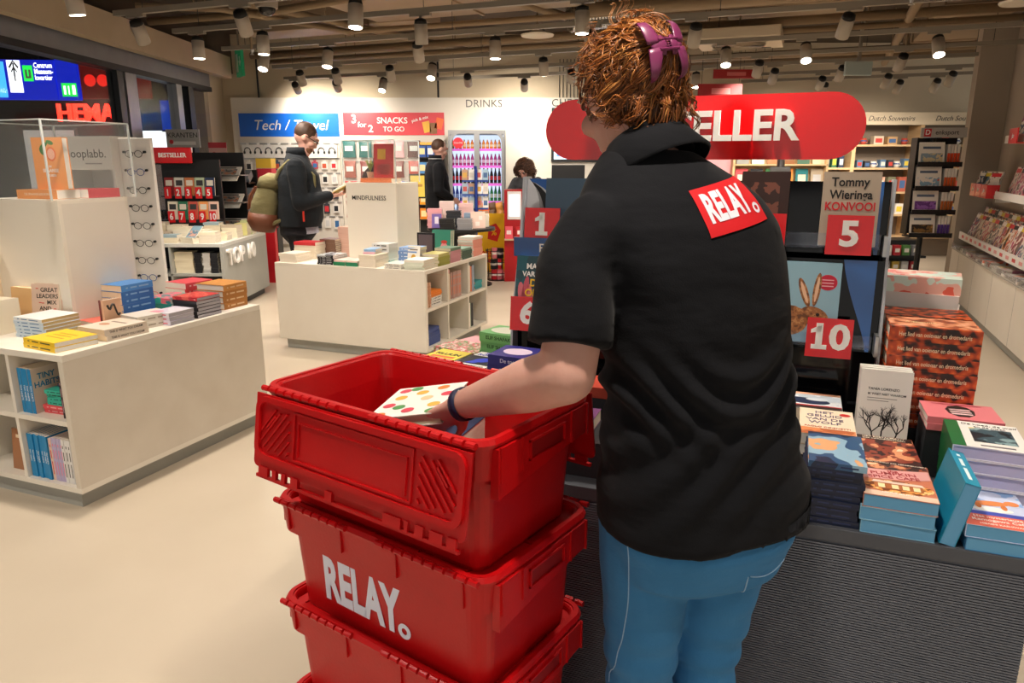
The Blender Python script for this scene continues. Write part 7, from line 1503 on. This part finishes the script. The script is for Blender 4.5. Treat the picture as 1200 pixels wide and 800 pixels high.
for sx in (-1, 1):
    ob('rim', MB().tube([(sx*.034+.024*math.cos(a*PI/8), .097, .006+.017*math.sin(a*PI/8)) for a in range(17)], .003, 5, False), BLACK_P, g); ob('temple', MB().cyl((sx*.058, .094, .01), (sx*.082, -.01, .012), .003, n=5), BLACK_P, g)
ob('bridge', MB().cyl((-.01, .098, .01), (.01, .098, .01), .0025, n=5), BLACK_P, g)
bx('zip_pull', .230, .240, .06, .075, .98, 1.10, ink('e0402c'), pm_); bx('hem_piping', -.15, .15, -.165, -.155, .925, .933, ink('b8303a'), pm_); ob('collar', MB().lathe([(.09, 0), (.085, .07), (.075, .07), (.08, 0)], 20).mesh('collar', True), MJ, pm_, T(0, .035, 1.52)); ob('shirt_hem', MB().loft([((0, .02, .87), (.19, 0, 0), (0, .155, 0)), ((0, .02, .93), (.188, 0, 0), (0, .15, 0))], 24), ink('a8a8b8', .9), pm_)
# backpack: worn things stay things
OLV = cloth('olive_canvas', '7a7350', '6a6344', .4, 150, .9, (10, .6)); LEA = mat('brown_leather', '6a3c26', .5, bump=(60, .2))
Mb = Mman @ T(0, -.235, 1.12) @ R(-7, 'X')
bp = thing('backpack', 'olive canvas backpack with a brown leather base on the reading man', 'backpack', Mb)
k = MB().loft([((0, -.02, -.22), (.14, 0, 0), (0, .09, 0)), ((0, -.03, -.16), (.17, 0, 0), (0, .12, 0)), ((0, -.02, .0), (.165, 0, 0), (0, .115, 0)), ((0, 0, .15), (.14, 0, 0), (0, .085, 0)), ((0, .02, .23), (.08, 0, 0), (0, .05, 0))], 20, power=2.8)
ob('pack_body', remesh(k, .010, 3, 'pack_body'), OLV, bp); k = MB().loft([((0, -.025, -.235), (.14, 0, 0), (0, .09, 0)), ((0, -.035, -.16), (.178, 0, 0), (0, .128, 0)), ((0, -.03, -.08), (.172, 0, 0), (0, .122, 0))], 20, power=2.8); ob('leather_base', k.mesh('leather_base', True), LEA, bp)
k = MB().loft([((0, .0, .14), (.15, 0, 0), (0, .10, 0)), ((0, .01, .22), (.13, 0, 0), (0, .085, 0)), ((0, .03, .26), (.07, 0, 0), (0, .04, 0))], 18, power=2.8); ob('top_flap', k.mesh('top_flap', True), OLV, bp)
for sx in (-1, 1): ob('shoulder_strap', MB().tube([(sx*.10, .04, .17), (sx*.11, .09, .30), (sx*.12, .16, .38), (sx*.125, .26, .385), (sx*.13, .37, .28), (sx*.14, .39, .10), (sx*.14, .26, -.06), (sx*.13, .12, -.12), (sx*.13, .05, -.16)], .016, 6), OLV, bp); ob('buckle_strap', MB().tube([(sx*.07, -.10, .14), (sx*.07, -.145, .05), (sx*.07, -.15, -.06)], .010, 5), LEA, bp)
ob_book = thing('book', 'open cream paperback in the hands of the reading man', 'book', Mman @ T(0, .40, 1.235) @ R(28, 'X'))
for kx in (-1, 1): ob('cover', MB().box(min(0, kx*.12), max(0, kx*.12), -.09, .09, -.004, 0), ink('e0c878'), ob_book, R(-12*kx, 'Y')); ob('pages', MB().box(min(0, kx*.115), max(0, kx*.115), -.086, .086, 0, .010), PAGE, ob_book, R(-12*kx, 'Y'))
# man at the fridge
FJ = cloth('black_coat', '14151a', '0f1014', .3, 200, .85, (8, .4))
Mf = T(-1.02, 9.95, 0) @ R(-72, 'Z') @ Matrix.Scale(1.03, 4)
spec = dict(lean=.0, head=(0, .06, 1.66), face=(-.15, .95, -.28), arms=[[(-.19, 0, 1.43), (-.25, -.02, 1.15), (-.22, .18, 1.02)], [(.19, 0, 1.43), (.25, -.02, 1.15), (.2, .17, 1.04)]], hands=[((.0, .8, -.5), (.6, 0, -.3), 40), ((0, .8, -.5), (-.6, 0, -.3), 45)], legs=[[(-.09, 0, .9), (-.10, .03, .49), (-.11, 0, .09)], [(.09, 0, .9), (.10, .03, .49), (.11, 0, .09)]], jacket=FJ, trousers=MT, bulk=1.0, hem=.86)
pf, HMf = person(Mf, 'man in a black coat standing before the drinks fridge', spec)
hb = MB(); hb.ell((0, -.028, .035), (.080, .090, .088), M=HMf); ob('hair', remesh(hb, .008, 2, 'hair'), HS, pf); ob('collar', MB().lathe([(.09, 0), (.085, .07), (.075, .07), (.08, 0)], 20).mesh('collar', True), FJ, pf, T(0, .0, 1.52)); ob('collar_trim', MB().lathe([(.0905, .02), (.0905, .028)], 20).mesh('c', True), ink('c8c8c8'), pf, T(0, 0, 1.52))
# cashier with curly hair, leaning at the counter
CJ = cloth('dark_patterned_top', '1c1e22', '5a5c60', .3, 40, .85, (10, .3))
Mc = T(.24, 10.42, 0) @ R(155, 'Z') @ Matrix.Scale(.90, 4)
spec = dict(lean=.10, head=(0, .18, 1.60), face=(.1, .85, -.52), arms=[[(-.18, .08, 1.42), (-.26, .20, 1.22), (-.12, .40, 1.27)], [(.18, .08, 1.42), (.26, .20, 1.22), (.12, .40, 1.27)]], hands=[((.2, .9, -.1), (0, .1, -1), 25), ((-.2, .9, -.1), (0, .1, -1), 25)], legs=[[(-.09, 0, .9), (-.10, .03, .49), (-.11, 0, .09)], [(.09, 0, .9), (.10, .03, .49), (.11, 0, .09)]], jacket=CJ, trousers=MT, bulk=.95, hem=.88)
pc, HMc = person(Mc, 'cashier with full curly brown hair bent over the counter', spec)
hb = MB(); hb.ell((0, -.04, .03), (.13, .12, .125), M=HMc); hb.ell((-.1, -.01, -.02), (.07, .07, .09), M=HMc); hb.ell((.1, -.01, -.02), (.07, .07, .09), M=HMc)
hme = remesh(hb, .009, 2, 'hair_base'); ob('hair_base', hme, hair_mat('dark_curl_base', ['2e1a10', '3a2214'], .7), pc)
cv = MB(); rc = random.Random(8); vs_ = hme.vertices
for i in range(420):
    v = vs_[rc.randrange(len(vs_))]; n = v.normal.copy(); u = n.orthogonal().normalized().lerp(n.cross(n.orthogonal()), rc.random()); L = rc.uniform(.02, .05); ph = rc.uniform(0, 6)
    cv.tube([v.co+u*L*(k/8-.5)*1.6+n*(.004+.012*math.sin(PI*k/8))+Vector((math.sin(ph+k*1.4), math.cos(ph+k*1.4), math.sin(ph*2+k))) * .006 for k in range(9)], .0032, 4)
hc_ = ob('hair', cv.mesh('hair', True), hair_mat('dark_curls', ['2a180e', '4a2c18', '6a4226', '3a2214'], .5), pc); hc_['kind'] = 'stuff'
